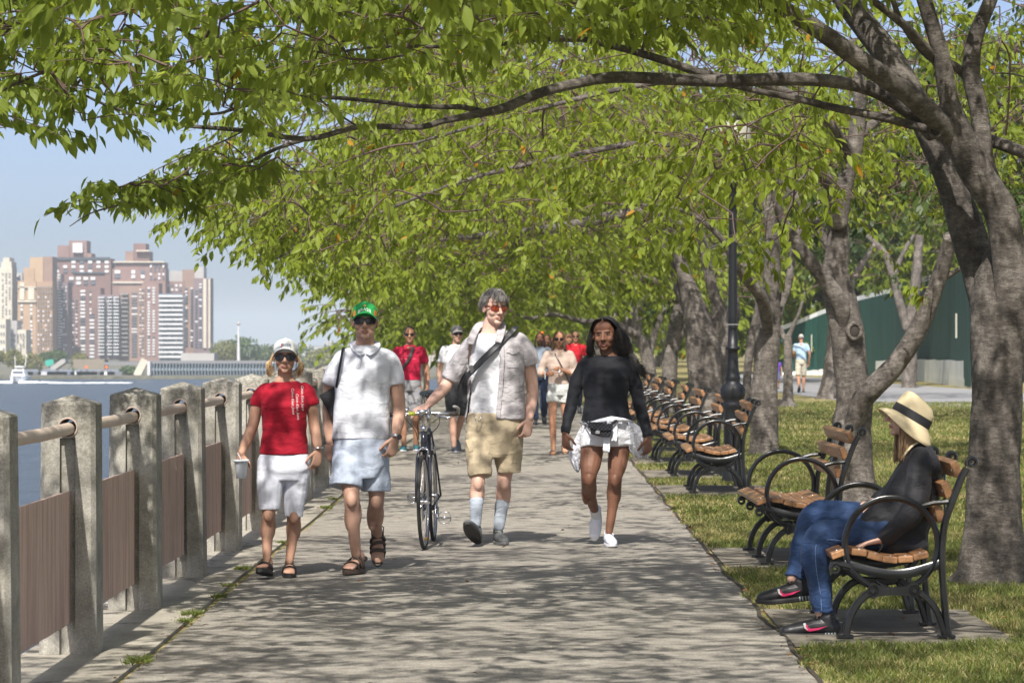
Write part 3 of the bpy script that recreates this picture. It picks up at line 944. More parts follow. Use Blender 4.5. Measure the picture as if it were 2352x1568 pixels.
# ------- the tree beside it, nearer than the picture's edge: its crown hangs in at the top and shades the path
rg = np.random.default_rng(12)
T0 = auto_limbs(3.3, 9.6, 1.9, .2, 5.2, 4.2, 5.0, 6.0, rg)
up = crown_sprays(1400, 1.2, 10.2, 4.6, 5.0, 5.2, 3.4, 6.2, rg, (.4, .7), 0.0)
keep = up[0][:, 2] > CAMH + 815 / F * up[0][:, 1] + .12
up = tuple(a[keep] for a in up)
lowt = region_sprays(34, 150, 1500, -130, -10, 11.5, 13.5, rg, (.25, .4))
T0 = [(p, q) for p, q in T0]
build_tree("cherry_tree", "cherry tree nearest the viewer, only leaf tips hanging in along the top edge", T0, join_sprays(up, lowt), .10, M_leafA, 20, True, seed=4)
# sprays between the two nearest trees, over the benches
# ------- second tree: forked, with a big knot
Y2 = F * CAMH / (1158 - 784)
T2 = [
 px_limb([(1960,1175,128),(1960,1130,108),(1959,1060,98),(1958,982,92),(1964,916,86),(1955,850,82),(1948,772,80),(1930,693,76),(1917,640,68),(1921,601,58),(1925,564,52),(1925,496,46),(1940,420,44),(1956,361,42),(1966,316,38),(1975,220,32),(1960,90,22)], Y2),
 px_limb([(1938,770,12),(1930,700,40),(1884,630,34),(1844,578,31),(1812,532,28),(1790,490,20),(1770,400,12)], Y2-.1, Y2-.5),
 px_limb([(1928,520,40),(1918,455,36),(1900,412,34),(1873,398,30),(1850,408,16),(1800,455,7),(1750,490,4)], Y2-.1, Y2-.9),
 px_limb([(1952,1060,12),(1958,990,48),(1980,922,52),(2002,893,50),(2060,834,46),(2114,744,42),(2154,645,38),(2177,570,34),(2181,542,30)], Y2-.05, Y2-.7),
 px_limb([(2165,640,18),(2215,610,10),(2260,570,5)], Y2-.5, Y2-.8),
 px_limb([(1956,361,30),(1900,280,24),(1800,210,20),(1650,180,16),(1450,200,12),(1200,260,9),(950,330,6)], Y2, Y2-2.5),
 px_limb([(1920,585,26),(1800,420,20),(1640,350,17),(1480,330,15),(1300,360,12),(1050,420,9),(800,520,6),(620,600,4)], Y2+.2, Y2+2.5),
 px_limb([(1966,316,26),(2060,250,20),(2200,220,14),(2380,260,8)], Y2, Y2+1),
]
rg = np.random.default_rng(21)
def low2(px, py):
    edge = 520 + (px - 420) * .62 if px < 900 else 9999
    return py < edge and py > 230
sp = join_sprays(
    crown_sprays(900, .9, Y2 - .3, 3.9, 5.0, 4.6, 3.0, 5.2, rg, (.4, .75), .75),
    region_sprays(170, 410, 900, 380, 700, Y2 - 2, Y2 + 3, rg, (.35, .65), (-.5, 0, -.2), poly=low2),
    region_sprays(120, 1480, 1980, 270, 520, 20.5, 26.0, rg, (.35, .6), (-.2, -.2, -.2)),
    region_sprays(34, 1440, 1850, 470, 610, 20.5, 24.0, rg, (.3, .5), (-.4, 0, -.3), poly=lambda x, y: y < 640 - abs(x - 1660) * .35),
    region_sprays(5, 2115, 2150, 660, 700, Y2 - 1.1, Y2 - .9, rg, (.1, .2)),
    region_sprays(6, 2170, 2200, 520, 560, Y2 - 1.1, Y2 - .9, rg, (.15, .3)),
)
build_tree("cherry_tree", "forked cherry tree with a round hollow knot behind the empty near bench", T2, sp, .10, M_leafB, 17, True, seed=5, base=PT(1960, 1158, Y2),
           knots=[(PT(1962, 761, Y2 - .16), .085)])

# ------- third tree
Y3 = F * CAMH / (1045 - 784)
T3 = [
 px_limb([(1752,1060,84),(1755,1020,68),(1756,900,62),(1762,800,58),(1766,720,52),(1772,654,40),(1774,582,36),(1770,500,30),(1755,380,22)], Y3),
 px_limb([(1764,790,10),(1760,730,30),(1748,681,28),(1718,645,24),(1690,610,20),(1650,540,14),(1560,480,9),(1420,470,6)], Y3, Y3-2),
 px_limb([(1772,760,30),(1794,699,22),(1812,645,20),(1817,609,18),(1840,520,14),(1900,440,8)], Y3, Y3+1),
]
rg = np.random.default_rng(31)
def low3(px, py):
    return py < 560 + (px - 560) * .50
sp = join_sprays(crown_sprays(1000, .6, Y3 - .5, 3.9, 5.4, 5.6, 2.9, 6.4, rg, (.5, .9), .9),
    region_sprays(150, 560, 1000, 480, 760, Y3 - 4, Y3 + 4, rg, (.4, .8), (-.5, 0, -.2), poly=low3))
build_tree("cherry_tree", "straight cherry tree just behind the street lamp and the third bench", T3, sp, .125, M_leafB, 20, False, seed=6, base=PT(1752, 1045, Y3), twigr=.006)

build_tree('young_tree', 'slender pale stem leaning beside the straight cherry tree behind the street lamp', [px_limb([(1716,950,20),(1716,880,20),(1719,834,20),(1728,767,19),(1742,700,16),(1735,640,10)], Y3+3)], None, .1, M_leafB, 1, False, seed=66)
# ------- fourth tree, broad trunk, long level limb over the path
Y4 = F * CAMH / (985 - 784)
T4 = [
 px_limb([(1622,990,104),(1622,960,86),(1621,880,78),(1614,800,74),(1606,740,66),(1590,690,48),(1574,640,34),(1556,570,28),(1565,520,24)], Y4),
 px_limb([(1600,740,44),(1575,690,30),(1545,630,24),(1529,560,20),(1545,500,16)], Y4+.3),
 px_limb([(1565,522,26),(1520,500,26),(1471,488,26),(1400,498,25),(1340,512,24),(1228,531,21),(1116,541,17),(1050,546,12),(900,560,7),(760,590,4)], Y4-.2, Y4-3),
 px_limb([(1625,780,50),(1650,721,30),(1636,660,26),(1622,600,22),(1600,480,16)], Y4),
 px_limb([(1640,900,40),(1668,800,26),(1690,720,20),(1680,640,14)], Y4+1),
]
rg = np.random.default_rng(41)
sp = join_sprays(crown_sprays(1000, .3, Y4, 4.0, 5.6, 6.4, 2.9, 7.6, rg, (.6, 1.0), .95))
build_tree("cherry_tree", "broad trunked cherry tree left of the street lamp with one long level limb", T4, sp, .16, M_leafB, 20, False, seed=7, base=PT(1622, 985, Y4), twigr=.008)

Y5 = 66.0
T5 = [
 px_limb([(1530,955,52),(1532,930,42),(1537,860,36),(1545,790,34),(1552,740,30),(1560,690,24),(1540,655,20)], Y5),
 px_limb([(1556,690,22),(1540,662,20),(1496,644,18),(1408,629,14),(1335,580,9)], Y5-.5, Y5-2),
 px_limb([(1545,800,24),(1578,740,18),(1600,690,14)], Y5),
]
rg = np.random.default_rng(51)
sp = crown_sprays(950, .2, Y5, 4.2, 6.0, 7.0, 2.7, 8.6, rg, (.7, 1.2), .95)
build_tree("cherry_tree", "cherry tree left of the broad trunked one with a limb arching over the walkers", T5, sp, .19, M_leafB, 20, False, seed=8, base=PT(1530, 950, Y5), twigr=.01)
Y6 = 78.0
T6 = [
 px_limb([(1488,935,44),(1490,915,36),(1492,860,32),(1482,800,30),(1462,760,24),(1470,700,20)], Y6),
 px_limb([(1462,770,20),(1400,738,14),(1340,738,12),(1272,722,10),(1213,731,8),(1174,715,6)], Y6-.5, Y6-2),
 px_limb([(1488,830,20),(1505,760,16),(1530,700,12)], Y6),
]
rg = np.random.default_rng(61)
sp = crown_sprays(900, .1, Y6, 4.3, 6.2, 7.5, 2.6, 9.5, rg, (.8, 1.3), .9)
build_tree("cherry_tree", "cherry tree whose thin dark limb stretches low behind the walkers' heads", T6, sp, .22, M_leafB, 20, False, seed=9, base=PT(1488, 930, Y6), twigr=.012)
far_spots = [(92, 3.3, "first"), (106, 3.6, "second"), (124, 3.8, "third"), (146, 4.0, "fourth"), (175, 3.0, "fifth")]
far_lab = ["slim cherry tree next after the one with the low dark limb", "cherry tree deep in the row where the path narrows", "cherry tree deeper still in the row, trunk partly hidden",
           "small looking cherry tree close to where the row ends", "last cherry tree at the far end of the row"]
for i, (Y, x, _) in enumerate(far_spots):
    rg = np.random.default_rng(70 + i)
    lb = auto_limbs(x, Y, 2.0, .26, 5.5, 6, 7, 8, rg)
    s_ = crown_sprays(700, .3 if i < 4 else 1.0, Y, 4.2 + i * .25, 7.5, 9, 2.5, 10.5 + i, rg, (1.0, 1.6), .8)
    build_tree("cherry_tree", far_lab[i], lb, s_, .30 + .03 * i, M_leafB, 18, False, seed=90 + i, twigr=.014)

# ------- trees on the lawn to the right
def lawn_tree(label, x, Y, h, r, rad, zlow, ztop, seed, limbs=None, n=620, leafL=.2, m=None, name="lawn_tree", leaves=True):
    rg = np.random.default_rng(seed)
    lb = limbs if limbs else auto_limbs(x, Y, h, r, rad, rad, rad, ztop, rg)
    s_ = crown_sprays(n, x, Y, rad, rad, rad, zlow, ztop, rg, (.6, 1.1), .5) if leaves else None
    return build_tree(name, label, lb, s_, leafL, m or M_leafC, 20, False, group="trees on the lawn right of the path", seed=seed, base=(x, Y, 0), twigr=.01)
X_ = lambda px, Y: (px - 1176) * Y / F
lawn_tree("young lawn tree with a thin trunk and a swollen root ball near the walking man", X_(1808, 72.5), 72.5, 1.9, .1, 2.8, 2.6, 5.0, 101,
    limbs=[px_limb([(1808,938,50),(1808,924,44),(1810,912,24),(1810,860,21),(1810,800,20),(1808,768,18)], 72.5),
           px_limb([(1810,790,16),(1795,762,11),(1784,735,8),(1770,690,5)], 72.5), px_limb([(1808,780,14),(1822,748,10),(1835,720,7),(1850,670,5)], 72.5)], n=160, leafL=.16)
lawn_tree("lawn tree with a wide flaring base half hidden behind the forked cherry", X_(1905, 83.5), 83.5, 2.4, .26, 5.0, 4.4, 9, 102,
    limbs=[px_limb([(1903,918,70),(1905,900,52),(1912,850,42),(1918,760,36),(1925,660,30),(1935,560,22)], 83.5), px_limb([(1918,740,26),(1960,640,18),(2010,560,10)], 83.5)], n=500)
Yc = 103.0
lawn_tree("dark lawn tree whose trunk leans apart in front of the green hoarding", X_(2088, Yc), Yc + 4.5, 2.6, .3, 3.4, 5.6, 10, 103,
    limbs=[px_limb([(2088,895,44),(2088,880,34),(2092,800,30),(2096,720,28),(2104,640,24),(2112,540,18)], Yc),
           px_limb([(2085,760,22),(2068,700,20),(2050,630,18),(2030,580,16),(1990,540,10)], Yc), px_limb([(2050,640,14),(2075,580,11),(2100,540,8)], Yc)], n=220, leafL=.26)
lawn_tree("lawn tree with a dark trunk showing just left of the nearest cherry trunk", 8.9, 60, 2.5, .2, 4.6, 3.9, 7.8, 104,
    limbs=[px_limb([(2246,967,40),(2246,940,26),(2244,800,22),(2240,700,20),(2236,600,17),(2225,500,13),(2190,400,9)], 60), px_limb([(2238,640,12),(2280,540,9),(2340,470,6)], 60)], n=600)
lawn_tree("leafy lawn tree whose crown fills the gap behind the nearest cherry's limbs", 8.3, 40, 2.4, .2, 4.4, 3.4, 6.8, 105, n=700, leafL=.15)
lawn_tree("tall lawn tree further along the hoarding behind the street lamp", 8.0, 118, 3, .3, 6.5, 4.6, 12, 107, n=700, leafL=.32)
lawn_tree("shade tree on the lawn to the right of the near benches", 9.5, 22, 2.4, .22, 4.6, 3.6, 6.8, 108, n=520, leafL=.14)
for i, (x, Y, lab) in enumerate([(17, 150, "round green tree rising behind the middle of the hoarding"), (24, 140, "broad green tree rising behind the near end of the hoarding"),
                                 (9, 190, "distant green tree between the path and the hoarding"), (1, 230, "distant green tree closing the view at the end of the path"),
                                 (15, 230, "distant green tree left of the hoarding's far end"), (-2.4, 260, "pale distant tree beside the river end of the path"), (28, 200, "distant tree high behind the hoarding"), (19.5, 118, "green tree close behind the near end of the hoarding"), (15.5, 146, "leafy tree close behind the middle of the hoarding"), (8, 270, "bushy distant tree straight above the far walkers")]):
    lawn_tree(lab, x, Y, 2.6, .3, (8.5 if Y < 250 else 9.5) if Y not in (118, 146) else 5.5, 1.6 if Y not in (118, 146) else 4.2, 13.5 if Y not in (118, 146) else 10, 120 + i, n=760, leafL=.5 if Y > 132 else .36, m=M_leafB)
# ================================================================ THE CITY ACROSS THE RIVER
def c1(x, y): return (x * 0.29994, 529.2 + y * 0.29994)      # helper scale of the close view the shapes were measured in
def flat(name, c, r=0.75): return mat(name, c, r, var=0.10, scale=0.3)
M_brick = flat("far_red_brick", (0.17, 0.098, 0.085)); M_brown = flat("far_brown_brick", (0.24, 0.155, 0.12)); M_tan = flat("far_tan_brick", (0.34, 0.235, 0.15))
M_cream = flat("far_cream_stone", (0.50, 0.46, 0.38)); M_pale = flat("far_white_slab", (0.52, 0.53, 0.55)); M_grey = flat("far_grey_wall", (0.34, 0.33, 0.32))
M_dark = flat("far_dark_trim", (0.05, 0.055, 0.07)); M_pink = flat("far_pink_brick", (0.215, 0.132, 0.115)); M_purple = flat("far_dusky_brick", (0.17, 0.12, 0.125))
M_win = mat("far_window_glass", (0.10, 0.12, 0.15), 0.15, spec=0.8); M_winl = mat("far_window_blind", (0.62, 0.64, 0.66), 0.5)
M_steel = mat("far_steel", (0.19, 0.23, 0.27), 0.5); M_deck = mat("far_deck", (0.17, 0.17, 0.18), 0.7)
crng = random.Random(5)
def slab(p0, p1, Y, dep, m, name, parent, base=None):
    """box whose front face covers a rectangle of the picture at depth Y"""
    a, b_ = PT(p0[0], p0[1], Y), PT(p1[0], p1[1], Y)
    z0 = base if base is not None else min(a.z, b_.z)
    mb = MB(); z1 = max(a.z, b_.z)
    mb.box(((a.x + b_.x) / 2, Y + dep / 2, (z0 + z1) / 2), (abs(b_.x - a.x), dep, z1 - z0))
    return mb.build(name, m, parent)
def tower(name, label, Y, blocks, wins=(), balconies=(), trims=()):
    """blocks: (x0, x1, ytop, ybottom, material) in close-view numbers"""
    x0, x1, yt, yb, m = blocks[0]
    bx = c1((x0 + x1) / 2, yb)
    root = thing(name, label, "building", (PT(bx[0], bx[1], Y).x, Y, WATER_Z + 1.5), "buildings across the river")
    for i, (x0, x1, yt, yb, m) in enumerate(blocks):
        nm = "wall" if i == 0 else ("setback" if yt > 200 else "roof_block")
        slab(c1(x0, yt), c1(x1, yb), Y + 0.35 * i, 8, m, nm, root)
    for i, (x0, x1, yt, yb, m) in enumerate(trims):
        slab(c1(x0, yt), c1(x1, yb), Y - 0.5, 1.2, m, "cornice", root)
    wm = {}
    total = 0
    rest = MB()
    for (x0, x1, y0, y1, nc, nr, w, h, light) in wins:
        if nr > 4: nr = int(nr * 1.5); h = h * .62
        for r_ in range(nr):
            for c_ in range(nc):
                if crng.random() < 0.06: continue
                lt = crng.random() < light
                key = (round(w, 1), round(h, 1), lt)
                ww, hh = w * 0.29994 * Y / F, h * 0.29994 * Y / F
                if key not in wm:
                    mb = MB(); mb.box((0, 0, 0), (ww, 0.5, hh)); wm[key] = new_mesh("window", mb.v, mb.f, M_winl if lt else M_win)
                cx = x0 + (x1 - x0) * (c_ + .5) / nc; cy = y0 + (y1 - y0) * (r_ + .5) / nr
                if total >= 98:
                    rest.box(PT(*c1(x0 + (x1 - x0) * (c_ + .5) / nc, y0 + (y1 - y0) * (r_ + .5) / nr), Y) + Vector((0, -0.05, 0)), (ww, .5, hh), 1 if lt else 0); continue
                o = bpy.data.objects.new("window", wm[key]); COL.objects.link(o); o.parent = root
                o.location = PT(*c1(cx, cy), Y) + Vector((0, -0.05, 0)) - root.location
                total += 1
    if rest.v: tag(rest.build("windows", [M_win, M_winl], root), kind="stuff")
    for (x0, x1, y0, y1, nr, m, hfrac, dep) in balconies:
        for r_ in range(nr):
            cy = y0 + (y1 - y0) * (r_ + .5) / nr; hh = (y1 - y0) / nr * hfrac
            # dark recess and pale parapet of one floor
            a, b_ = PT(*c1(x0, cy - hh / 2), Y - dep), PT(*c1(x1, cy + hh / 2), Y - dep)
            mb = MB(); mb.box(((a.x + b_.x) / 2, Y - dep / 2 + .2, (a.z + b_.z) / 2), (b_.x - a.x, dep, a.z - b_.z))
            mb.build("balcony", m, root)
    return root
YB = 820.0
tower("apartment_tower", "cream tower with a stepped crown at the far left of the skyline", YB - 12,
    [(-40, 92, 285, 960, M_cream), (10, 88, 240, 290, M_cream), (24, 72, 208, 245, M_cream)], [(8, 88, 320, 670, 3, 10, 10, 16, .3)])
tower("apartment_tower", "narrow pale tower with dark balconies between the cream tower and the tan brick one", YB + 4,
    [(86, 172, 325, 960, M_grey)], [(134, 168, 420, 900, 2, 14, 9, 18, .3)], [(90, 140, 330, 700, 10, M_pale, .35, 3)])
tower("apartment_building", "low cream block at the left edge behind the shore trees", YB - 60, [(-50, 44, 678, 1010, M_cream)], [(0, 40, 700, 940, 2, 4, 9, 20, .2)])
tower("apartment_building", "low grey block between the cream block and the tan brick tower", YB - 50, [(44, 130, 690, 1010, M_grey), (130, 200, 760, 1010, M_cream)], [(60, 190, 780, 930, 6, 4, 8, 18, .2)])
tower("apartment_tower", "tan brick tower with two pale columns of windows and a ribbed brown flank", YB - 30,
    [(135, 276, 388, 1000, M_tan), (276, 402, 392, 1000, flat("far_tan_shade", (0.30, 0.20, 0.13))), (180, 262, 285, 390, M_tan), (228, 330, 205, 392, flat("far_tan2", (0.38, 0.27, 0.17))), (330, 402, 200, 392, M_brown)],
    [(140, 195, 560, 960, 1, 9, 15, 26, .6), (210, 270, 560, 960, 1, 9, 15, 26, .5), (285, 400, 420, 960, 6, 10, 8, 22, .25)], (), [(135, 276, 430, 438, M_cream), (135, 276, 535, 548, M_cream), (150, 186, 400, 530, M_cream), (214, 262, 440, 530, M_cream)])
tower("apartment_tower", "grey brown tower with a striped corner beside the tan brick one", YB - 14,
    [(400, 520, 395, 980, M_purple), (335, 460, 330, 980, flat("far_mauve", (0.33, 0.25, 0.21))), (320, 405, 265, 335, M_grey)],
    [(402, 440, 400, 900, 1, 11, 14, 24, .6), (466, 515, 420, 920, 3, 12, 9, 20, .35)], [(440, 462, 330, 900, 26, M_pale, .45, 2)])
tower("apartment_tower", "widest red brick tower, dark roof terrace, penthouse with a pale louvre", YB + 10,
    [(400, 850, 215, 990, M_brick), (440, 530, 115, 215, M_pink), (528, 664, 78, 215, M_pink), (664, 700, 175, 215, M_brown)],
    [(405, 850, 225, 330, 7, 3, 30, 20, .6), (520, 740, 350, 420, 4, 2, 34, 22, .6), (600, 740, 450, 980, 2, 13, 36, 24, .75), (520, 600, 520, 960, 3, 11, 14, 18, .35)], (),
    [(400, 838, 205, 226, M_dark), (556, 632, 96, 170, M_pale), (560, 800, 318, 330, M_dark)])
tower("apartment_tower", "brick tower stacked with white edged balconies left of the centre of the skyline", YB - 6,
    [(748, 912, 492, 990, M_purple), (700, 770, 440, 640, M_brick)], [(755, 905, 500, 970, 3, 18, 24, 13, .12)], [(750, 796, 500, 960, 18, M_pale, .38, 3), (822, 856, 500, 960, 18, M_pale, .34, 3), (868, 908, 500, 960, 18, M_pale, .38, 3)])
tower("apartment_tower", "brown tower with dark stacked loggias in the middle of the skyline", YB - 4,
    [(912, 1112, 425, 1000, M_brown), (1085, 1125, 400, 1000, M_pink)], [(925, 975, 470, 970, 1, 15, 40, 15, .1), (1005, 1055, 470, 970, 1, 15, 42, 15, .15), (1065, 1105, 440, 960, 2, 13, 13, 14, .5)], [(925, 978, 470, 970, 15, M_grey, .2, 2)])
tower("apartment_tower", "rosy brick tower with stepped roof and a tall chimney block", YB + 8,
    [(860, 1268, 292, 990, M_pink), (880, 1262, 245, 300, M_pink), (960, 1022, 160, 250, M_brown), (1020, 1145, 160, 250, M_brick), (1022, 1116, 100, 165, M_brick)],
    [(870, 930, 300, 370, 1, 2, 42, 24, .6), (985, 1130, 300, 370, 2, 2, 28, 26, .7), (1140, 1268, 260, 380, 4, 4, 14, 18, .4)], (), [(865, 1260, 236, 246, M_cream), (862, 1100, 392, 404, M_cream), (1040, 1145, 150, 160, M_cream)])
tower("apartment_tower", "brick tower with two neat rows of small pale windows beside the white striped one", YB - 10,
    [(1120, 1216, 402, 1000, M_pink)], [(1122, 1158, 430, 960, 1, 16, 18, 20, .85), (1160, 1196, 430, 960, 1, 16, 18, 20, .85)])
tower("apartment_tower", "white striped tower with glass balconies on every floor", YB - 16,
    [(1216, 1396, 482, 1000, M_win)], [(1225, 1390, 500, 980, 6, 13, 20, 14, .25)], [(1214, 1398, 484, 984, 14, M_pale, .42, 2.5)])
tower("apartment_tower", "dusky brick tower rising behind the white striped one", YB + 14,
    [(1260, 1412, 390, 990, M_pink), (1396, 1500, 300, 990, M_brown), (1300, 1440, 310, 395, M_grey)], [(1405, 1490, 430, 880, 2, 12, 18, 20, .2), (1270, 1400, 405, 470, 4, 2, 16, 18, .5)])
tower("apartment_tower", "rightmost tower with a dark glazed face and a pale full height fin", YB + 6,
    [(1480, 1612, 365, 1000, M_purple), (1490, 1560, 280, 370, M_grey)], [(1490, 1550, 400, 900, 2, 14, 20, 18, .35)], (), [(1556, 1580, 370, 900, M_cream), (1596, 1610, 370, 900, M_cream)])

def block(name, label, p0, p1, Y, dep, m, cat, base=None, group=None, extra=None):
    root = thing(name, label, cat, (PT((p0[0] + p1[0]) / 2, p1[1], Y).x, Y, WATER_Z + 1.5), group)
    slab(p0, p1, Y, dep, m, "body", root, base)
    if extra: extra(root)
    return root
# long double deck roadway at the water's edge
root = thing("elevated_roadway", "long dark two deck roadway on columns along the far bank", "road deck", (-60, 520, WATER_Z + 1.5))
for (ya, yb, nm, m) in ((998, 1018, "deck", M_deck), (1058, 1072, "deck", M_steel), (1122, 1136, "deck", M_deck)):
    slab(c1(1140, ya), c1(2300, yb), 520, 8, m, nm, root)
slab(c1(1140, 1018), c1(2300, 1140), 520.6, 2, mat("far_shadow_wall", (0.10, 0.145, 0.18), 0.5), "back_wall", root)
for i in range(47):
    x = 1150 + i * 24.5
    slab(c1(x, 1018), c1(x + 6, 1136), 519.5, .8, M_steel, "column", root)
slab(c1(800, 1008), c1(1140, 1030), 535, 8, M_deck, "deck", root)
slab(c1(1385, 940), c1(1640, 998), 560, 8, M_grey, "service_building", root)
def lean(root):
    mb = MB(); a, b_ = PT(*c1(1112, 990), 514), PT(*c1(1050, 1112), 514); mb.bar(a, b_, 1.6, 1.2); mb.build("slanted_leg", M_cream, root)
block("shore_pylon", "white pylon with a slanting leg at the left end of the roadway", c1(1128, 1002), c1(1148, 1140), 512, 3, M_pale, "pylon", extra=lean)
# ramp, sign, wall and traffic at the left
root = thing("highway_ramp", "grey ramp rising beside a green road sign on the far bank", "ramp", (PT(*c1(400, 1100), 515).x, 515, WATER_Z + 1.5))
mb = MB(); A = [PT(*c1(x, y), 515) for x, y in ((300, 1105), (330, 1090), (470, 985), (500, 985), (500, 1010), (350, 1112))]
mb.prism(A, (0, 4, 0)); mb.build("ramp", M_grey, root)
root = thing("road_sign", "blank looking teal green highway sign on the far bank", "sign", (PT(*c1(380, 1060), 512).x, 512, WATER_Z + 1.5))
mb = MB(); mb.prism([PT(*c1(x, y), 512) for x, y in ((350, 992), (408, 984), (410, 1022), (372, 1040), (345, 1028))], (0, .2, 0)); mb.build("panel", mat("sign_green", (0.03, 0.33, 0.25), 0.5), root)
mb = MB(); mb.bar(PT(*c1(378, 1035), 512.4), PT(*c1(378, 1110), 512.4), .3, .3); mb.build("pole", M_steel, root)
for (x, y, lab) in ((662, 1045, "left orange work sign among the far traffic"), (815, 1046, "right orange work sign among the far traffic")):
    root = thing("work_sign", lab, "sign", (PT(*c1(x, 1085), 508).x, 508, WATER_Z + 1.5), "orange signs on the far bank")
    mb = MB(); p = PT(*c1(x, y), 508); r_ = 13 * .3 * 508 / F
    mb.prism([p + Vector((r_, 0, 0)), p + Vector((0, 0, r_)), p + Vector((-r_, 0, 0)), p + Vector((0, 0, -r_))], (0, .2, 0)); mb.build("board", mat("sign_orange", (0.85, 0.16, 0.02), 0.5), root)
    mb = MB(); mb.bar(p + Vector((0, .3, -r_)), PT(*c1(x, 1100), 508.3), .15, .15); mb.build("post", M_steel, root)
tag(slab(c1(-60, 1108), c1(1150, 1146), BY + 2, 2, M_seawall, "seawall", None), kind="structure")
tag(slab(c1(560, 985), c1(800, 1100), 540, 5, flat("far_shore_brush", (0.20, 0.17, 0.13)), "embankment", None), kind="structure")
cars = [(200, 1105, (0.7, 0.7, 0.72), "white"), (262, 1108, (0.1, 0.11, 0.13), "black"), (352, 1112, (0.45, 0.46, 0.5), "silver"), (420, 1104, (0.75, 0.75, 0.76), "bright white"), (462, 1104, (0.78, 0.78, 0.8), "chalk white"),
        (520, 1106, (0.12, 0.14, 0.2), "navy"), (600, 1103, (0.7, 0.7, 0.7), "pale grey"), (645, 1102, (0.75, 0.76, 0.78), "off white"), (690, 1096, (0.6, 0.6, 0.55), "beige"), (745, 1108, (0.1, 0.1, 0.1), "charcoal"), (825, 1102, (0.72, 0.7, 0.7), "ivory"), (880, 1108, (0.14, 0.15, 0.17), "dark grey")]
for i, (x, y, c, nm) in enumerate(cars):
    p = PT(*c1(x, y), 507.5); p.z = PT(*c1(x, 1109), 507.5).z
    root = thing("car", f"tiny {nm} car driving along the far bank, " + ("below the green sign" if 300 < x < 500 else "left of the green sign" if x < 300 else "near the orange signs"), "car", p, "cars on the far bank road")
    mb = MB(); mb.box(p + Vector((0, 0, .35)), (2.4, 1.2, .5)); mb.build("body", mat("far_car_" + nm.replace(" ", "_"), c, .3), root)
    mb = MB(); mb.box(p + Vector((.05, 0, .78)), (1.4, 1.1, .4), taper=.8); mb.build("cabin", M_win, root)
# leafy masses along the far shore
def far_tree(label, px0, px1, pyt, pyb, Y, m, seed, n=700):
    rg = np.random.default_rng(seed)
    a, b_ = PT(px0, pyt, Y), PT(px1, pyb, Y)
    c = Vector(((a.x + b_.x) / 2, Y, (a.z + b_.z) / 2)); rx = abs(b_.x - a.x) / 2; rz = abs(a.z - b_.z) / 2
    root = thing("shore_tree", label, "tree", (c.x, Y, min(a.z, b_.z)), "trees on the far shore")
    u = unit(rg.normal(0, 1, (n, 3))); rr = rg.uniform(.45, 1, (n, 1)) ** .6
    lob = np.array([1 + .22 * noise.noise(Vector(x * 2.3) + Vector((seed, 0, 0))) for x in u])[:, None]
    P = u * rr * lob * np.array([rx, rx * .8, rz]) + np.array(c[:])
    L = np.full(n, max(.35, rx * .16)) * rg.uniform(.7, 1.4, n)
    D = unit(rg.normal(0, 1, (n, 3)) + np.array([0, 0, -.4])); N = unit(u + rg.normal(0, .5, (n, 3)))
    V, F4, F3, nv = leaf_cloud(P, D, N, L, L * .45, False)
    obj("foliage", fast_mesh("foliage", V, F4, F3, m, np.repeat(np.clip(rg.normal(.45, .22, n), 0, .9), nv)), root)
    mb = MB(); mb.tube([(c.x, Y, min(a.z, b_.z) - .4), (c.x, Y, c.z)], [rx * .12, rx * .06], 6); mb.build("trunk", M_twig, root)
M_olive = leaf_mat("olive_leaf", (0.12, 0.13, 0.04), (0.20, 0.20, 0.06), (0.3, 0.25, 0.1), .3, .7)
M_green2 = leaf_mat("shore_leaf", (0.05, 0.085, 0.03), (0.095, 0.14, 0.05), (0.14, 0.17, 0.06), .3, .7)
c_ = lambda x0, x1, y0, y1: (c1(x0, 0)[0], c1(x1, 0)[0], c1(0, y0)[1], c1(0, y1)[1])
for i, (q, lab, m, Y) in enumerate([
    (c_(-60, 45, 915, 1010), "olive shore tree at the left edge of the far bank", M_olive, 530), (c_(30, 180, 905, 1050), "olive shore tree below the cream tower", M_olive, 528), (c_(150, 340, 930, 1100), "largest olive shore tree just right of the motor boat", M_olive, 526),
    (c_(290, 420, 930, 1000), "small dark green shore tree below the tan brick tower", M_green2, 560), (c_(360, 520, 915, 1010), "green shore tree above the ramp", M_green2, 556), (c_(540, 680, 930, 1060), "brownish shore tree above the left orange sign", M_olive, 552),
    (c_(920, 1050, 1035, 1115), "low green shrub left of the white pylon", M_green2, 515), (c_(500, 620, 1060, 1125), "low dark shrub right of the ramp", M_green2, 516), (c_(690, 800, 1000, 1070), "pale shrub between the orange signs", M_olive, 545),
    ((486, 545, 778, 832), "olive tree just right of the last tower", M_olive, 600), ((512, 600, 772, 834), "rounded green tree behind the flagpole", M_green2, 610), ((585, 640, 790, 836), "green tree right of the flagpole", M_green2, 640),
    ((622, 684, 782, 850), "hazy green tree behind the woman in red", M_green2, 700), ((664, 735, 792, 852), "hazy tree between the woman in red and the man in the green cap", M_green2, 680), ((696, 778, 800, 856), "low hazy tree above the fence posts", M_olive, 660),
    ((725, 800, 788, 852), "hazy tree behind the shoulder of the man in the green cap", M_green2, 720), ((590, 660, 796, 850), "low hazy tree right of the flagpole above the roadway", M_olive, 655), ((480, 530, 790, 838), "low green tree between the last tower and the flagpole", M_green2, 640)]):
    far_tree(lab, q[0], q[1], q[2], q[3], Y, m, 300 + i)
root = thing("flagpole", "tall white pole rising above the far shore trees", "flagpole", PT(548, 838, 590))
mb = MB(); mb.tube([PT(548, 838, 590), PT(547.5, 745, 590)], [.32, .16], 8); mb.build("pole", M_pale, root)
mb = MB(); mb.ball(PT(547.5, 743, 590), .35); mb.build("finial", M_grey, root)
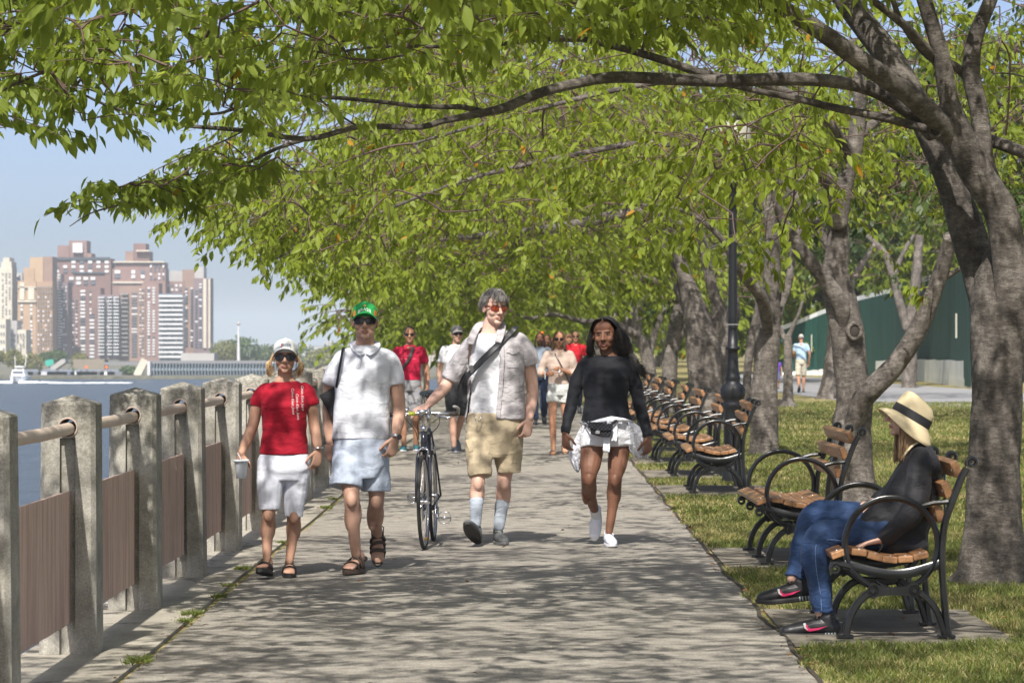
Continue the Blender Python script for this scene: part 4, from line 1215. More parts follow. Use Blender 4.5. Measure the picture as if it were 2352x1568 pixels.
for i, (x0, x1, yt, lab, m) in enumerate([(600, 640, 800, "distant mauve block behind the flagpole trees", M_grey), (690, 745, 797, "distant flat roofed block left of the green capped man", M_grey), (742, 768, 788, "distant block with a rooftop tank left of the green capped man", M_grey)]):
    tower_root = block("distant_building", lab, (x0, yt), (x1, 840), 1100 + 10 * i, 30, m, "building", group="distant blocks on the horizon")
    slab((x0 + 8, yt - 6), (x0 + 20, yt), 1102 + 10 * i, 10, m, "roof_block", tower_root)
def gridwin(x0, x1, y0, y1, nc, nr, Y, root):
    a = None
    for r_ in range(nr):
        for k in range(nc):
            x = x0 + (x1 - x0) * (k + .5) / nc; y = y0 + (y1 - y0) * (r_ + .5) / nr
            p = PT(x, y, Y - .2)
            if a is None:
                mb = MB(); mb.box((0, 0, 0), ((x1 - x0) / nc * .5 * Y / F, .3, (y1 - y0) / nr * .5 * Y / F)); a = new_mesh("window", mb.v, mb.f, mat("far_grey_window", (0.30, 0.29, 0.28), .4))
            o = bpy.data.objects.new("window", a); COL.objects.link(o); o.parent = root; o.location = p - root.location
r_ = block("apartment_building", "pale grey slab block behind the man in the red T-shirt", (862, 762), (931, 850), 700, 30, M_cream, "building"); gridwin(864, 929, 768, 840, 8, 9, 700, r_)
r_ = block("apartment_building", "pale block between the two walking men in the background", (948, 792), (1010, 850), 720, 30, M_cream, "building"); gridwin(950, 1008, 796, 840, 8, 5, 720, r_)

# ---------------------------------------------------------------- motor boat and its wake
bp_ = PT(42, 879, F * (CAMH - WATER_Z) / 95.0); bp_.z = WATER_Z
boat = thing("motor_boat", "white motor cruiser heading this way on the river with foam at its bow", "boat", bp_)
M_boat = mat("boat_white", (0.82, 0.84, 0.86), 0.3)
mb = MB(); W = 1.25
rings = [(-4.2, .05, 1.15, .9), (-3.4, .5, 1.12, .2), (-2, .95, 1.05, -.1), (0, 1.2, 1.0, -.2), (3, 1.25, .95, -.2), (4.5, 1.2, .95, -.2)]
vs = []
for (y, w, zt, zb) in rings: vs += [(-w, y, zt), (-w * .75, y, zb), (0, y, zb - .15), (w * .75, y, zb), (w, y, zt)]
fs = []
for i in range(5):
    for j in range(4): fs.append((i * 5 + j, i * 5 + j + 1, i * 5 + 6 + j, i * 5 + 5 + j))
    fs.append((i * 5 + 4, i * 5, i * 5 + 5, i * 5 + 9))
fs.append((25, 26, 27, 28, 29)); mb.add([bp_ + Vector(v) for v in vs], fs); mb.build("hull", M_boat, boat)
mb = MB(); mb.box(bp_ + Vector((0, 1.2, 1.45)), (1.9, 3.6, .9), taper=.85); mb.box(bp_ + Vector((0, 1.6, 2.35)), (1.3, 1.8, .12)); mb.build("cabin", M_boat, boat)
mb = MB(); mb.box(bp_ + Vector((0, -.5, 1.55)), (1.5, .3, .4)); mb.build("windscreen", M_win, boat)
mb = MB()
for sx_ in (-.6, .6):
    for sy in (.9, 2.2): mb.bar(bp_ + Vector((sx_, sy, 1.8)), bp_ + Vector((sx_ * .9, sy, 2.35)), .06, .06)
mb.bar(bp_ + Vector((-.7, 1.8, 2.3)), bp_ + Vector((-.9, 2.3, 3.9)), .05, .05); mb.bar(bp_ + Vector((.7, 1.8, 2.3)), bp_ + Vector((.9, 2.3, 4.3)), .05, .05)
mb.build("mast", M_boat, boat)
M_foam = mat("foam", (0.82, 0.86, 0.9), 0.8, bump=.6, bscale=3)
mb = MB(); fr_ = random.Random(3)
for k in range(150):
    u = fr_.random(); side = fr_.choice((-1, 1))
    x = bp_.x + side * (.6 + u * 5.0); y = bp_.y - 3 + u * 8 + fr_.uniform(-1, 1)
    s_ = (1 - u) * .26 + .06
    mb.ball((x, y, WATER_Z + .02), (s_ * fr_.uniform(.8, 2.4), s_ * 1.3, s_ * fr_.uniform(.5, 1.1)), 7, 5)
for k in range(120):
    u = fr_.random(); x = bp_.x + 5.5 + u * 11; y = bp_.y - 5 + u * 3 + fr_.uniform(-1.4, 1.4)
    mb.ball((x, y, WATER_Z + .02), (fr_.uniform(.3, 1.0), .5, fr_.uniform(.03, .11)), 7, 5)
for k in range(40):
    x = bp_.x - 4 - fr_.random() * 7; mb.ball((x, bp_.y + fr_.uniform(-1, 1), WATER_Z + .02), (fr_.uniform(.3, 1.2), .5, fr_.uniform(.15, .4)), 7, 5)
for k in range(34):
    p = PT(fr_.uniform(480, 545) , 880, 450); mb.ball((p.x, 450 + fr_.uniform(-3, 3), WATER_Z + .02), (fr_.uniform(.3, 1.0), .4, fr_.uniform(.08, .22)), 7, 5)
tag(mb.build("foam", M_foam, smooth=True), kind="stuff")

# ================================================================ THE SUMMER HAZE
hz = MB(); hz.box((100, 3560, 27.0), (7000, 7300, 66.0))
M_haze = bpy.data.materials.new("haze_air"); M_haze.use_nodes = True
n, l = nt(M_haze); n.clear()
pv = n.new("ShaderNodeVolumePrincipled"); pv.inputs["Color"].default_value = (0.80, 0.92, 1.0, 1); pv.inputs["Density"].default_value = 0.00033
pv.inputs["Anisotropy"].default_value = 0.0
o_ = n.new("ShaderNodeOutputMaterial"); l.new(pv.outputs[0], o_.inputs["Volume"])
hzo = hz.build("haze", M_haze); tag(hzo, kind="stuff")
# ================================================================ BENCHES
M_iron = mat("black_iron", (0.012, 0.013, 0.015), 0.28, spec=0.6, bump=0.25, bscale=60, dist=0.002)
M_bolt = mat("bolt_steel", (0.6, 0.6, 0.62), 0.3, metal=1.0)
M_wood = bpy.data.materials.new("bench_wood"); M_wood.use_nodes = True
n, l = nt(M_wood); b = n["Principled BSDF"]; b.inputs["Roughness"].default_value = 0.38
tc = n.new("ShaderNodeTexCoord"); oi = n.new("ShaderNodeObjectInfo")
va = n.new("ShaderNodeVectorMath"); va.operation = 'ADD'; l.new(tc.outputs["Object"], va.inputs[0]); l.new(oi.outputs["Random"], va.inputs[1])
mp = n.new("ShaderNodeMapping"); mp.inputs["Scale"].default_value = (26, 1.3, 26); l.new(va.outputs[0], mp.inputs[0])
t = n.new("ShaderNodeTexNoise"); t.inputs["Scale"].default_value = 1.6; t.inputs["Detail"].default_value = 6; t.inputs["Roughness"].default_value = .6; t.inputs["Distortion"].default_value = .5; l.new(mp.outputs[0], t.inputs[0])
c = n.new("ShaderNodeValToRGB"); e = c.color_ramp.elements
e[0].position = .3; e[0].color = (0.19, 0.095, 0.042, 1); e[1].position = .72; e[1].color = (0.40, 0.205, 0.092, 1)
l.new(t.outputs[0], c.inputs[0]); l.new(c.outputs[0], b.inputs["Base Color"])

def B(cx, cy): return ((cx - 650) * 0.000905, (1497 - cy) * 0.000905)     # bench side view -> metres
def bar2(mb, pts, w, d, y=0.0, sub=3):
    """flat cast bar following a side-view curve; w in the view plane, d in depth, a softened rectangle"""
    P = [Vector((p[0], y, p[1])) for p in [B(*q) for q in pts]]
    if sub > 1 and len(P) > 2: P, _ = smooth_path(P, 1.0, sub)
    ws = w if hasattr(w, '__len__') else None
    k = len(mb.v)
    m = len(P)
    for i, p in enumerate(P):
        t = (P[min(i + 1, m - 1)] - P[max(i - 1, 0)]).normalized(); nn = Vector((-t.z, 0, t.x))
        ww = w if ws is None else ws[0] + (ws[1] - ws[0]) * i / (m - 1)
        for (a, c_) in ((-.5, -.3), (-.3, -.5), (.3, -.5), (.5, -.3), (.5, .3), (.3, .5), (-.3, .5), (-.5, .3)):
            mb.v.append(p + nn * (a * ww) + Vector((0, c_ * d, 0)))
    for i in range(m - 1):
        for j in range(8):
            j2 = (j + 1) % 8
            mb.f.append((k + i * 8 + j, k + i * 8 + j2, k + (i + 1) * 8 + j2, k + (i + 1) * 8 + j)); mb.mi.append(0)
    mb.f.append(tuple(k + j for j in reversed(range(8)))); mb.f.append(tuple(k + (m - 1) * 8 + j for j in range(8))); mb.mi += [0, 0]
def scroll(mb, cx, cy, r, y, a0, turns=1.35, w=.02, d=.055, sgn=1):
    pts = []
    for i in range(22):
        u = i / 21; a = a0 + sgn * u * turns * 2 * math.pi; q = r * (1 - .72 * u)
        pts.append((cx + q * math.cos(a), cy - q * math.sin(a)))
    bar2(mb, pts, w, d, y, 1)
def frame_mesh(mid=False):
    mb = MB()
    # rear upright with a scroll at its head
    bar2(mb, [(1240, 1497), (1222, 1380), (1210, 1250), (1200, 1100), (1200, 980), (1216, 850), (1245, 760), (1275, 680), (1312, 585), (1340, 540)], .034, .05)
    scroll(mb, 1368, 508, 34, 0, math.radians(215), 1.4, .018, .055, -1)
    # seat rail
    bar2(mb, [(648, 1080), (690, 1088), (760, 1108), (850, 1128), (930, 1134), (1010, 1128), (1090, 1108), (1198, 1075)], .050, .034)
    scroll(mb, 600, 1102, 34, 0, math.radians(40), 1.35, .018, .05, 1)
    bar2(mb, [(625, 1076), (650, 1080), (700, 1092)], .028, .045)
    # front leg, rear brace and the tie plate
    bar2(mb, [(664, 1490), (668, 1430), (690, 1360), (725, 1300), (770, 1255), (820, 1225)], .036, .045)
    bar2(mb, [(1050, 1225), (1105, 1262), (1150, 1310), (1180, 1365), (1205, 1440), (1222, 1490)], .034, .045)
    if not mid:
        pl = [(786, 1196), (812, 1180), (850, 1200), (925, 1210), (1000, 1200), (1040, 1176), (1066, 1192), (1072, 1232), (1052, 1268), (1010, 1256), (925, 1250), (840, 1258), (806, 1274), (782, 1240)]
        mb.prism([Vector((B(*q)[0], -.024, B(*q)[1])) for q in pl], (0, .048, 0))
        for cx in (810, 1044):
            for r_ in (.026, .016):
                mb.tube([Vector((B(cx, 1222)[0] + r_ * math.cos(a), -.026, B(cx, 1222)[1] + r_ * math.sin(a))) for a in np.linspace(0, 2 * math.pi, 19)[:-1]], .0045, 6, closed=True)
        mb.box((B(925, 1230)[0], -.028, B(925, 1230)[1]), (.030, .016, .030))
        # the big round arm
        cx, cy, r = 915, 968, 262
        pts = [(cx + r * math.cos(a), cy - r * math.sin(a)) for a in np.linspace(0, 2 * math.pi, 49)[:-1]]
        P = [Vector((B(*q)[0], 0, B(*q)[1])) for q in pts]
        mb.tube(P, (.0165), 8, closed=True)
        mb.tube([p + Vector((0, 0, 0)) for p in P], [(.012, .024)] * len(P), 8, closed=True, up=(0, 1, 0))
        P = [Vector((B(*q)[0], 0, B(*q)[1])) for q in ((1088, 752), (1150, 735), (1235, 728))]
        mb.tube(P, .014, 8)
    else:
        bar2(mb, [(790, 1222), (830, 1232), (925, 1240), (1020, 1232), (1062, 1218)], .045, .045)
        bar2(mb, [(700, 1095), (740, 1160), (800, 1215)], .034, .04)
        bar2(mb, [(1170, 1085), (1120, 1160), (1060, 1215)], .034, .04)
    # feet
    for cx in (664, 1235):
        x, z = B(cx, 1490); mb.box((x - .01, 0, .012), (.085, .07, .014))
    return mb
SEAT = [(618, 1028, -20), (738, 1022, 6), (828, 1046, 14), (912, 1062, 6), (1000, 1060, -3), (1085, 1042, -14)]
BACK = [(1283, 545, 66), (1232, 663, 68), (1190, 800, 78)]
def make_bench(L, label):
    root = thing("park_bench", label, "bench", (0, 0, 0), "hoop armed benches along the lawn edge of the path")
    fr = frame_mesh(); me = new_mesh("iron_frame", fr.v, fr.f, M_iron, smooth=True)
    fm = frame_mesh(True); mm_ = new_mesh("iron_frame", fm.v, fm.f, M_iron, smooth=True)
    for y, q in ((0, me), (L / 2, mm_), (L, me)):
        o = obj("iron_frame", q, root, False); o.location = (0, y, 0)
    for q in (me, mm_):
        bm_ = bmesh.new(); bm_.from_mesh(q); bmesh.ops.recalc_face_normals(bm_, faces=bm_.faces)
        for e_ in bm_.edges: e_.smooth = e_.calc_face_angle(0) < .7
        bm_.to_mesh(q); bm_.free()
    for i, (cx, cy, tl) in enumerate(SEAT):
        x, z = B(cx, cy)
        mb = MB(); n_ = 10
        for k in range(1):
            mb.box((0, L / 2, 0), (.078, L + .03 if i == 0 else L - .05, .035))
        for p in mb.v: pass
        rot = Matrix.Rotation(R(tl), 3, 'Y')
        mb.v = [Vector((0, p.y, 0)) + rot @ Vector((p.x, 0, p.z)) + Vector((x, 0, z + .006)) for p in mb.v]
        s = mb.build("seat_slat", M_wood, root, bevel=.007)
        for y in (.035, L / 2, L - .035):
            bo = MB(); bo.ball(Vector((x, y, z + .006)) + rot @ Vector((0, 0, .018)), (.011, .006, .003), 8, 5, rot=rot); bo.build("bolt", M_bolt, s, smooth=True)
    for (cx, cy, tl) in BACK:
        x, z = B(cx, cy)
        mb = MB(); mb.box((0, L / 2, 0), (.084, L - .03, .042))
        rot = Matrix.Rotation(R(tl), 3, 'Y')
        # the slats bow slightly backwards between the frames
        mb.v = [rot @ Vector((p.x, 0, p.z)) + Vector((x, p.y, z)) for p in mb.v]
        s = mb.build("back_slat", M_wood, root, bevel=.008)
        for y in (.045, L / 2, L - .045):
            bo = MB(); bo.ball(Vector((x, y, z)) - rot @ Vector((0, 0, .022)), (.011, .006, .004), 8, 5, rot=rot); bo.build("bolt", M_bolt, s, smooth=True)
    mb = MB()
    for (a, b_) in (((1325, 600), (1215, 860)), ((1215, 860), (1325, 600))):
        pa, pb = B(*a), B(*b_)
        for k in (0, 1):
            y0, y1 = k * L / 2, (k + 1) * L / 2
            mb.tube([(pa[0], y0, pa[1]), (pb[0], y1, pb[1])], .006, 6)
    mb.tube([(B(925, 1232)[0], 0, B(925, 1232)[1]), (B(925, 1232)[0], L, B(925, 1232)[1])], .009, 8)
    mb.build("brace_rods", mat("brace_steel", (0.25, 0.27, 0.26), 0.35, metal=.8), root, smooth=True)
    return root
blabs = ["nearest bench, the one the woman in the straw hat sits on", "empty bench just beyond the seated woman, below the forked cherry", "third bench up the path, right in front of the street lamp",
         "fourth bench, its back half hidden by the street lamp", "fifth bench, just left of the street lamp", "sixth bench, sixth in the line counting away from the viewer", "seventh bench, two beyond the one left of the lamp",
         "eighth bench, a small one beside the woman in black's elbow", "farthest bench of the line, mostly hidden behind the others"]
bench0 = make_bench(1.5, blabs[0])
for i, (a, b_) in enumerate(BENCH_Y):
    o = bench0 if i == 0 else copy_tree(bench0)
    o["label"] = blabs[i]
    fx = [1.69, 1.72, 1.80, 1.815, 1.82, 1.83, 1.85, 1.87, 1.90][i]
    o.location = (fx, a, 0.010)
    o.rotation_euler = (0, 0, R(-0.3 + (0.8 * math.sin(i * 2.1) if i else 0)))

# ================================================================ STREET LAMP
M_lamp = mat("lamp_paint", (0.010, 0.011, 0.014), 0.45, spec=.4, bump=.15, bscale=30)
lp = GP(1683, 1108)
lamp = thing("street_lamp", "black fluted cast iron street lamp standing between the benches", "street lamp", lp)
mb = MB(); S_ = 1 / (F / lp.y)
# profile measured from the photograph: (half width px, py)
prof = [(35, 1108), (35, 1084), (32, 1080), (30, 1060), (29, 960), (28, 940), (33, 934), (34, 926), (30, 921), (38, 914), (42, 905), (42, 893), (34, 884), (24, 879), (23, 873), (26, 868), (24, 864), (20, 850), (17, 815), (15, 805), (21, 802), (21, 797), (15, 795), (13.5, 760), (12.5, 640), (11, 480), (10.5, 430), (15, 426), (15, 418), (10, 414), (8, 398), (12, 392), (22, 388)]
prof = [(w * (.70 if py > 810 else .80), py) for w, py in prof]
vv, ff = [], []
NS = 48
for i, (w, py) in enumerate(prof):
    z = (1108 - py) * S_
    fl = 0.055 if py < 790 else (0.03 if 940 < py < 1060 or 884 < py < 914 else 0.0)
    octo = py > 921
    for j in range(NS):
        a = 2 * math.pi * j / NS
        r_ = w * S_ * (1 - fl * (0.5 + 0.5 * math.cos(a * (12 if not octo else 16))))
        vv.append(lp + Vector((r_ * math.cos(a), r_ * math.sin(a), z)))
for i in range(len(prof) - 1):
    for j in range(NS): ff.append((i * NS + j, i * NS + (j + 1) % NS, (i + 1) * NS + (j + 1) % NS, (i + 1) * NS + j))
ff.append(tuple((len(prof) - 1) * NS + j for j in range(NS)))
mb.add(vv, ff)
mb.build("post", M_lamp, lamp, smooth=True)
zt = (1108 - 388) * S_
mb = MB(); mb.lathe(lp + Vector((0, 0, zt)), [(.10, 0), (.17, .10), (.205, .28), (.19, .44), (.15, .52)], 20)
mb.build("globe", mat("lamp_glass", (0.34, 0.33, 0.27), 0.3), lamp, smooth=True)
mb = MB(); mb.lathe(lp + Vector((0, 0, zt + .52)), [(.16, 0), (.17, .02), (.10, .10), (.03, .16), (.02, .22), (.03, .25), (.002, .30)], 20)
mb.build("cap", M_lamp, lamp, smooth=True)
mb = MB(); mb.box(lp + Vector((.0, -.085, (1108 - 745) * S_)), (.12, .01, .012)); mb.build("band", M_bolt, lamp)

# ================================================================ GREEN HOARDING AND BARRIERS
M_hoard = mat("hoarding_green", (0.009, 0.066, 0.052), 0.7, var=.25, scale=1.2, stretch=(1, 1, .25))
M_barr = mat("barrier_plastic", (0.80, 0.81, 0.82), 0.5, var=.1, scale=.8)
hb = [(2262, 893.5, 612), (2234, 892, 617), (2140, 876, 643), (2050, 869, 672), (1975, 865, 690), (1880, 862, 726), (1827, 861, 748), (1786, 861, 762)]
hd = thing("construction_hoarding", "tall dark green construction hoarding curving along the far side of the road", "hoarding", GP(2234, 892))
pts = []
for (x, yb, yt) in hb:
    g = GP(x, yb); pts.append((g, PT(x, yt, g.y).z))
mb = MB()
vv, ff = [], []
seg = []
for i in range(len(pts) - 1):
    (a, za), (b_, zb) = pts[i], pts[i + 1]
    k = max(2, int((b_ - a).length / .18))
    for j in range(k + (i == len(pts) - 2)):
        u = j / k; seg.append((a.lerp(b_, u), za + (zb - za) * u))
for j, (p, z) in enumerate(seg):
    off = Vector((-.02, .5 + (0.03 if j % 2 else 0), 0))
    vv += [p + off + Vector((0, 0, .05)), p + off + Vector((0, 0, z)), p + off + Vector((0, .06, z)), p + off + Vector((0, .06, .05))]
for j in range(len(seg) - 1):
    k = j * 4
    for a_, b_ in ((0, 1), (1, 2), (2, 3)): ff.append((k + a_, k + b_, k + 4 + b_, k + 4 + a_))
ff += [(0, 3, 2, 1), tuple(len(vv) - 4 + i for i in range(4))]
mb.add(vv, ff); mb.build("panel_run", M_hoard, hd)
# pale mesh strip on top
mb = MB()
sel = [(p, z) for p, z in seg if PT(1795, 800, p.y).x < p.x < PT(2180, 800, p.y).x]
nv = []
for j, (p, z) in enumerate(sel):
    h_ = .20 if (j // 2) % 3 != 2 or p.y > 118 else .03
    for o_ in (.49, .53): nv += [p + Vector((0, o_, z)), p + Vector((0, o_, z + h_))]
nf = []
for j in range(len(sel) - 1):
    a = j * 4; nf += [(a, a + 1, a + 5, a + 4), (a + 2, a + 6, a + 7, a + 3), (a + 1, a + 3, a + 7, a + 5)]
mb.add(nv, nf)
mb.build("top_netting", mat("net_white", (0.75, 0.77, 0.8), .7), hd)
mb = MB()
for (x, y0, y1) in ((2196, 720, 776), (2050, 735, 808), (1903, 772, 815), (1864, 768, 808)):
    Yp = min(pts, key=lambda q: abs(PT(x, 800, q[0].y).x - q[0].x))[0].y
    mb.bar(PT(x, y0, Yp + .35), PT(x, y1, Yp + .35), .09, .05)
mb.build("strip", mat("hoarding_strip", (0.36, 0.36, 0.30), .6), hd)
tb = [(2234, 892, 829), (2150, 880, 826), (2095, 873, 825), (2000, 866, 829), (1925, 863, 843), (1880, 862, 849), (1838, 861, 852), (1795, 861, 855)]
blab = ["rightmost white water filled barrier, beside the nearest cherry trunk", "white barrier second from the right at the foot of the hoarding", "white barrier between the forked cherry's leaning limb and the leaning dark tree",
        "white barrier directly behind the forked cherry", "white barrier just left of the forked cherry", "white barrier right of the walking man in the blue shirt", "far left white barrier behind the walking man"]
for i in range(len(tb) - 1):
    (xa, ya, ta), (xb, yb, tb_) = tb[i], tb[i + 1]
    a, b_ = GP(xa, ya), GP(xb, yb); za, zb = PT(xa, ta, a.y).z, PT(xb, tb_, b_.y).z
    d = (b_ - a); a = a + d * .015; b_ = b_ - d * .015
    root = thing("barrier", blab[i], "barrier", a, "white barriers at the foot of the hoarding")
    mb = MB(); nn = 24; vs, fs = [], []
    for k in range(nn + 1):
        u = k / nn; p = a.lerp(b_, u); z = za + (zb - za) * u + .012 * math.sin(k * .5 + i)
        rib = .025 if k % 3 == 1 else 0
        zz = [(.0, -.26), (z * .25, -.24), (z * .42, -.10), (z, -.06 - rib)]
        for (h, o_) in zz: vs.append(p + Vector((0, o_, h)))
        for (h, o_) in reversed(zz): vs.append(p + Vector((0, -o_ + .05, h)))
    for k in range(nn):
        for j in range(8):
            j2 = (j + 1) % 8; fs.append((k * 8 + j, k * 8 + 8 + j, k * 8 + 8 + j2, k * 8 + j2))
    fs += [tuple(reversed(range(8))), tuple(nn * 8 + j for j in range(8))]
    mb.add(vs, fs); mb.build("body", M_barr, root)

# ================================================================ GRASS, WEEDS, FALLEN LEAVES
M_grass = leaf_mat("grass_blade", (0.060, 0.080, 0.018), (0.130, 0.160, 0.036), (0.42, 0.34, 0.17), .35, .5)
def blades(P, h, lean, w, rng, tint):
    k = len(P); a = rng.uniform(0, 2 * math.pi, k)
    S = np.stack([np.cos(a), np.sin(a) * .4, np.zeros(k)], 1)
    b2 = rng.uniform(0, 2 * math.pi, k); Ln = np.stack([np.cos(b2), np.sin(b2), np.zeros(k)], 1) * (lean * h)[:, None]
    up = np.array([0, 0, 1.0])
    A = P - S * w[:, None]; Bq = P + S * w[:, None]
    M1 = P + up * (h * .6)[:, None] + Ln * .35 - S * (w * .7)[:, None]; M2 = P + up * (h * .6)[:, None] + Ln * .35 + S * (w * .7)[:, None]
    T = P + up * h[:, None] + Ln
    V = np.stack([A, Bq, M2, M1, T], 1).reshape(-1, 3); o = (np.arange(k) * 5)[:, None]
    return V, o + np.array([[0, 1, 2, 3]]), o + np.array([[3, 2, 4]]), np.repeat(tint, 5)
def on_pad(x, y):
    m = np.zeros(len(x), bool)
    for a, b_ in BENCH_Y:
        m |= (y > a - .27) & (y < b_ + .25) & (x < 2.50 + .005 * a + .06 * np.sin(y * 9)) & (x > 1.2)
    return m
rgx = np.random.default_rng(77)
def make_grass(n, y0, y1, x1, hmul, wmul, rng):
    Y = y0 + (y1 - y0) * rng.random(n) ** 1.25
    X = rng.uniform(0, 1, n) * (x1 - 1.34) + XR(Y) + .02 + .03 * np.sin(Y * 3.3) + .02 * np.sin(Y * 11)
    vis = X < (1260 / F) * Y + .5
    ok = vis & ~on_pad(X, Y)
    X, Y = X[ok], Y[ok]
    nn = np.array([noise.noise(Vector((x * 1.1, y * .8, 0))) for x, y in zip(X, Y)]); n3 = np.array([noise.noise(Vector((x * 4, y * 4, 5))) for x, y in zip(X, Y)])
    tall = np.array([noise.noise(Vector((x * 2.3, y * 2.3, 9))) for x, y in zip(X, Y)])
    h = (.020 + .024 * rng.random(len(X)) + .045 * np.clip(tall, 0, 1)) * hmul
    edge = X - XR(Y) < .12; h = np.where(edge, h * .8, h)
    dry = (rng.random(len(X)) < np.clip(.28 + .8 * nn + .4 * n3, .08, .9))
    tint = np.where(dry, rng.uniform(.93, 1.0, len(X)), np.clip(rng.normal(.5, .2, len(X)), .05, .9))
    return blades(np.stack([X, Y, np.zeros(len(X))], 1), h, rng.uniform(.2, 1.4, len(X)), (.0016 + .0018 * rng.random(len(X))) * wmul, rng, tint)
gs = [make_grass(170000, 12.5, 26, 4.9, 1.0, 1.25, rgx), make_grass(110000, 26, 48, 8.0, 1.0, 2.2, rgx), make_grass(70000, 48, 78, 13.0, 1.1, 4.0, rgx)]
V = np.concatenate([g[0] for g in gs]); off = np.cumsum([0] + [len(g[0]) for g in gs])[:-1]
tag(obj("grass", fast_mesh("grass", V, np.concatenate([g[1] + o for g, o in zip(gs, off)]), np.concatenate([g[2] + o for g, o in zip(gs, off)]), M_grass, np.concatenate([g[3] for g in gs]))), kind="stuff")
def weed(px, py, sz, label, seed, nb=90):
    rng = np.random.default_rng(seed); c = GP(px, py); root = thing("weed_tuft", label, "weed", c, "weeds in the crack beside the path")
    a = rng.uniform(0, 2 * math.pi, nb); r_ = sz * rng.random(nb) ** .8
    P = np.stack([c.x + r_ * np.cos(a) * .6, c.y + r_ * np.sin(a) * 2.0, np.full(nb, .012)], 1) 
    D = unit(np.stack([np.cos(a), np.sin(a), rng.uniform(.2, 1.3, nb)], 1)); N = unit(rng.normal(0, .5, (nb, 3)) + np.array([0, -.4, 1]))
    L = sz * rng.uniform(.25, .6, nb); V_, F4, F3, nv = leaf_cloud(P, D, N, L, L * .17, False)
    V2, Q4, Q3, t2 = blades(P + rng.normal(0, .02, P.shape) * np.array([1, 1, 0]), L * .9, rng.uniform(.3, 1.2, nb), np.full(nb, .0022), rng, np.clip(rng.normal(.5, .25, nb), 0, 1))
    me = fast_mesh("leaves", np.concatenate([V_, V2]), np.concatenate([F4, Q4 + len(V_)]), np.concatenate([F3.reshape(-1, 3), Q3 + len(V_)]) if len(F3) else Q3 + len(V_), M_grass, np.concatenate([np.repeat(np.clip(rng.normal(.5, .2, nb), 0, .9), nv), t2]))
    obj("leaves", me, root)
for i, (x, y, s_, lab) in enumerate([(318, 1526, .085, "largest leafy weed at the bottom of the crack beside the path"), (442, 1416, .07, "green weed in the crack, third post from the left"), (425, 1432, .05, "low weed just nearer than the green one in the crack"),
    (502, 1376, .06, "weed in the crack level with the fourth fence post"), (520, 1350, .05, "small dry weed in the crack near the sandal of the woman in red"), (558, 1312, .07, "weed at the woman in red's heel"), (650, 1250, .05, "tuft in the crack between the woman in red and the capped man"),
    (750, 1170, .07, "tuft in the crack behind the capped man's legs"), (765, 1150, .06, "farther tuft in the crack behind the capped man's shorts"), (905, 1030, .10, "distant tuft by the fence behind the red shirted man")]):
    weed(x, y, s_, lab, 400 + i)
# fallen leaves and crumbs along the edges
rng = np.random.default_rng(91); nfl = 260
Y = 13 + 26 * rng.random(nfl) ** 1.5; side = rng.random(nfl)
X = np.where(side < .35, XR(Y) + rng.normal(0, .06, nfl), np.where(side < .6, XL(Y) + rng.normal(0, .05, nfl), rng.uniform(-2, 3.5, nfl)))
P = np.stack([X, Y, np.full(nfl, .02)], 1); D = unit(np.stack([rng.normal(0, 1, nfl), rng.normal(0, 1, nfl), rng.normal(0, .12, nfl)], 1)); N = unit(np.array([0, 0, 1.0]) + rng.normal(0, .25, (nfl, 3)))
L = rng.uniform(.012, .055, nfl); V_, F4, F3, nv = leaf_cloud(P, D, N, L, L * .25, True)
M_dead = leaf_mat("fallen_leaf", (0.10, 0.055, 0.025), (0.22, 0.11, 0.04), (0.40, 0.26, 0.06), .2, .8)
tag(obj("fallen_leaves", fast_mesh("fallen_leaves", V_, F4, F3, M_dead, np.repeat(rng.random(nfl), nv))), kind="stuff")
# ================================================================ PEOPLE
def skin_mat(name, col, col2, rough=0.58):
    m = bpy.data.materials.new(name); m.use_nodes = True
    n, l = nt(m); b = n["Principled BSDF"]; b.inputs["Roughness"].default_value = rough
    b.inputs["Subsurface Weight"].default_value = 0.0
    b.inputs["Specular IOR Level"].default_value = 0.28
    tc = n.new("ShaderNodeTexCoord"); t = n.new("ShaderNodeTexNoise"); t.inputs["Scale"].default_value = 9; t.inputs["Detail"].default_value = 6
    l.new(tc.outputs["Object"], t.inputs[0]); c = n.new("ShaderNodeValToRGB"); e = c.color_ramp.elements
    e[0].position = .3; e[0].color = (*col, 1); e[1].position = .7; e[1].color = (*col2, 1)
    l.new(t.outputs[0], c.inputs[0]); l.new(c.outputs[0], b.inputs["Base Color"])
    return m
SK_A = skin_mat("skin_tanned", (0.37, 0.205, 0.14), (0.47, 0.275, 0.195))
SK_B = skin_mat("skin_fair_tan", (0.40, 0.235, 0.17), (0.50, 0.31, 0.235))
SK_C = skin_mat("skin_pale", (0.50, 0.31, 0.24), (0.60, 0.39, 0.31))
SK_D = skin_mat("skin_brown", (0.135, 0.062, 0.038), (0.195, 0.095, 0.060), .48)
SK_E = skin_mat("skin_olive", (0.34, 0.17, 0.10), (0.44, 0.235, 0.145))
LIP_A = mat("lip_rose", (0.36, 0.155, 0.12), .45); LIP_D = mat("lip_berry", (0.20, 0.075, 0.065), .35)
BROW_L = mat("brow_brown", (0.15, 0.09, 0.055), .8); BROW_D = mat("brow_black", (0.05, 0.025, 0.018), .8)
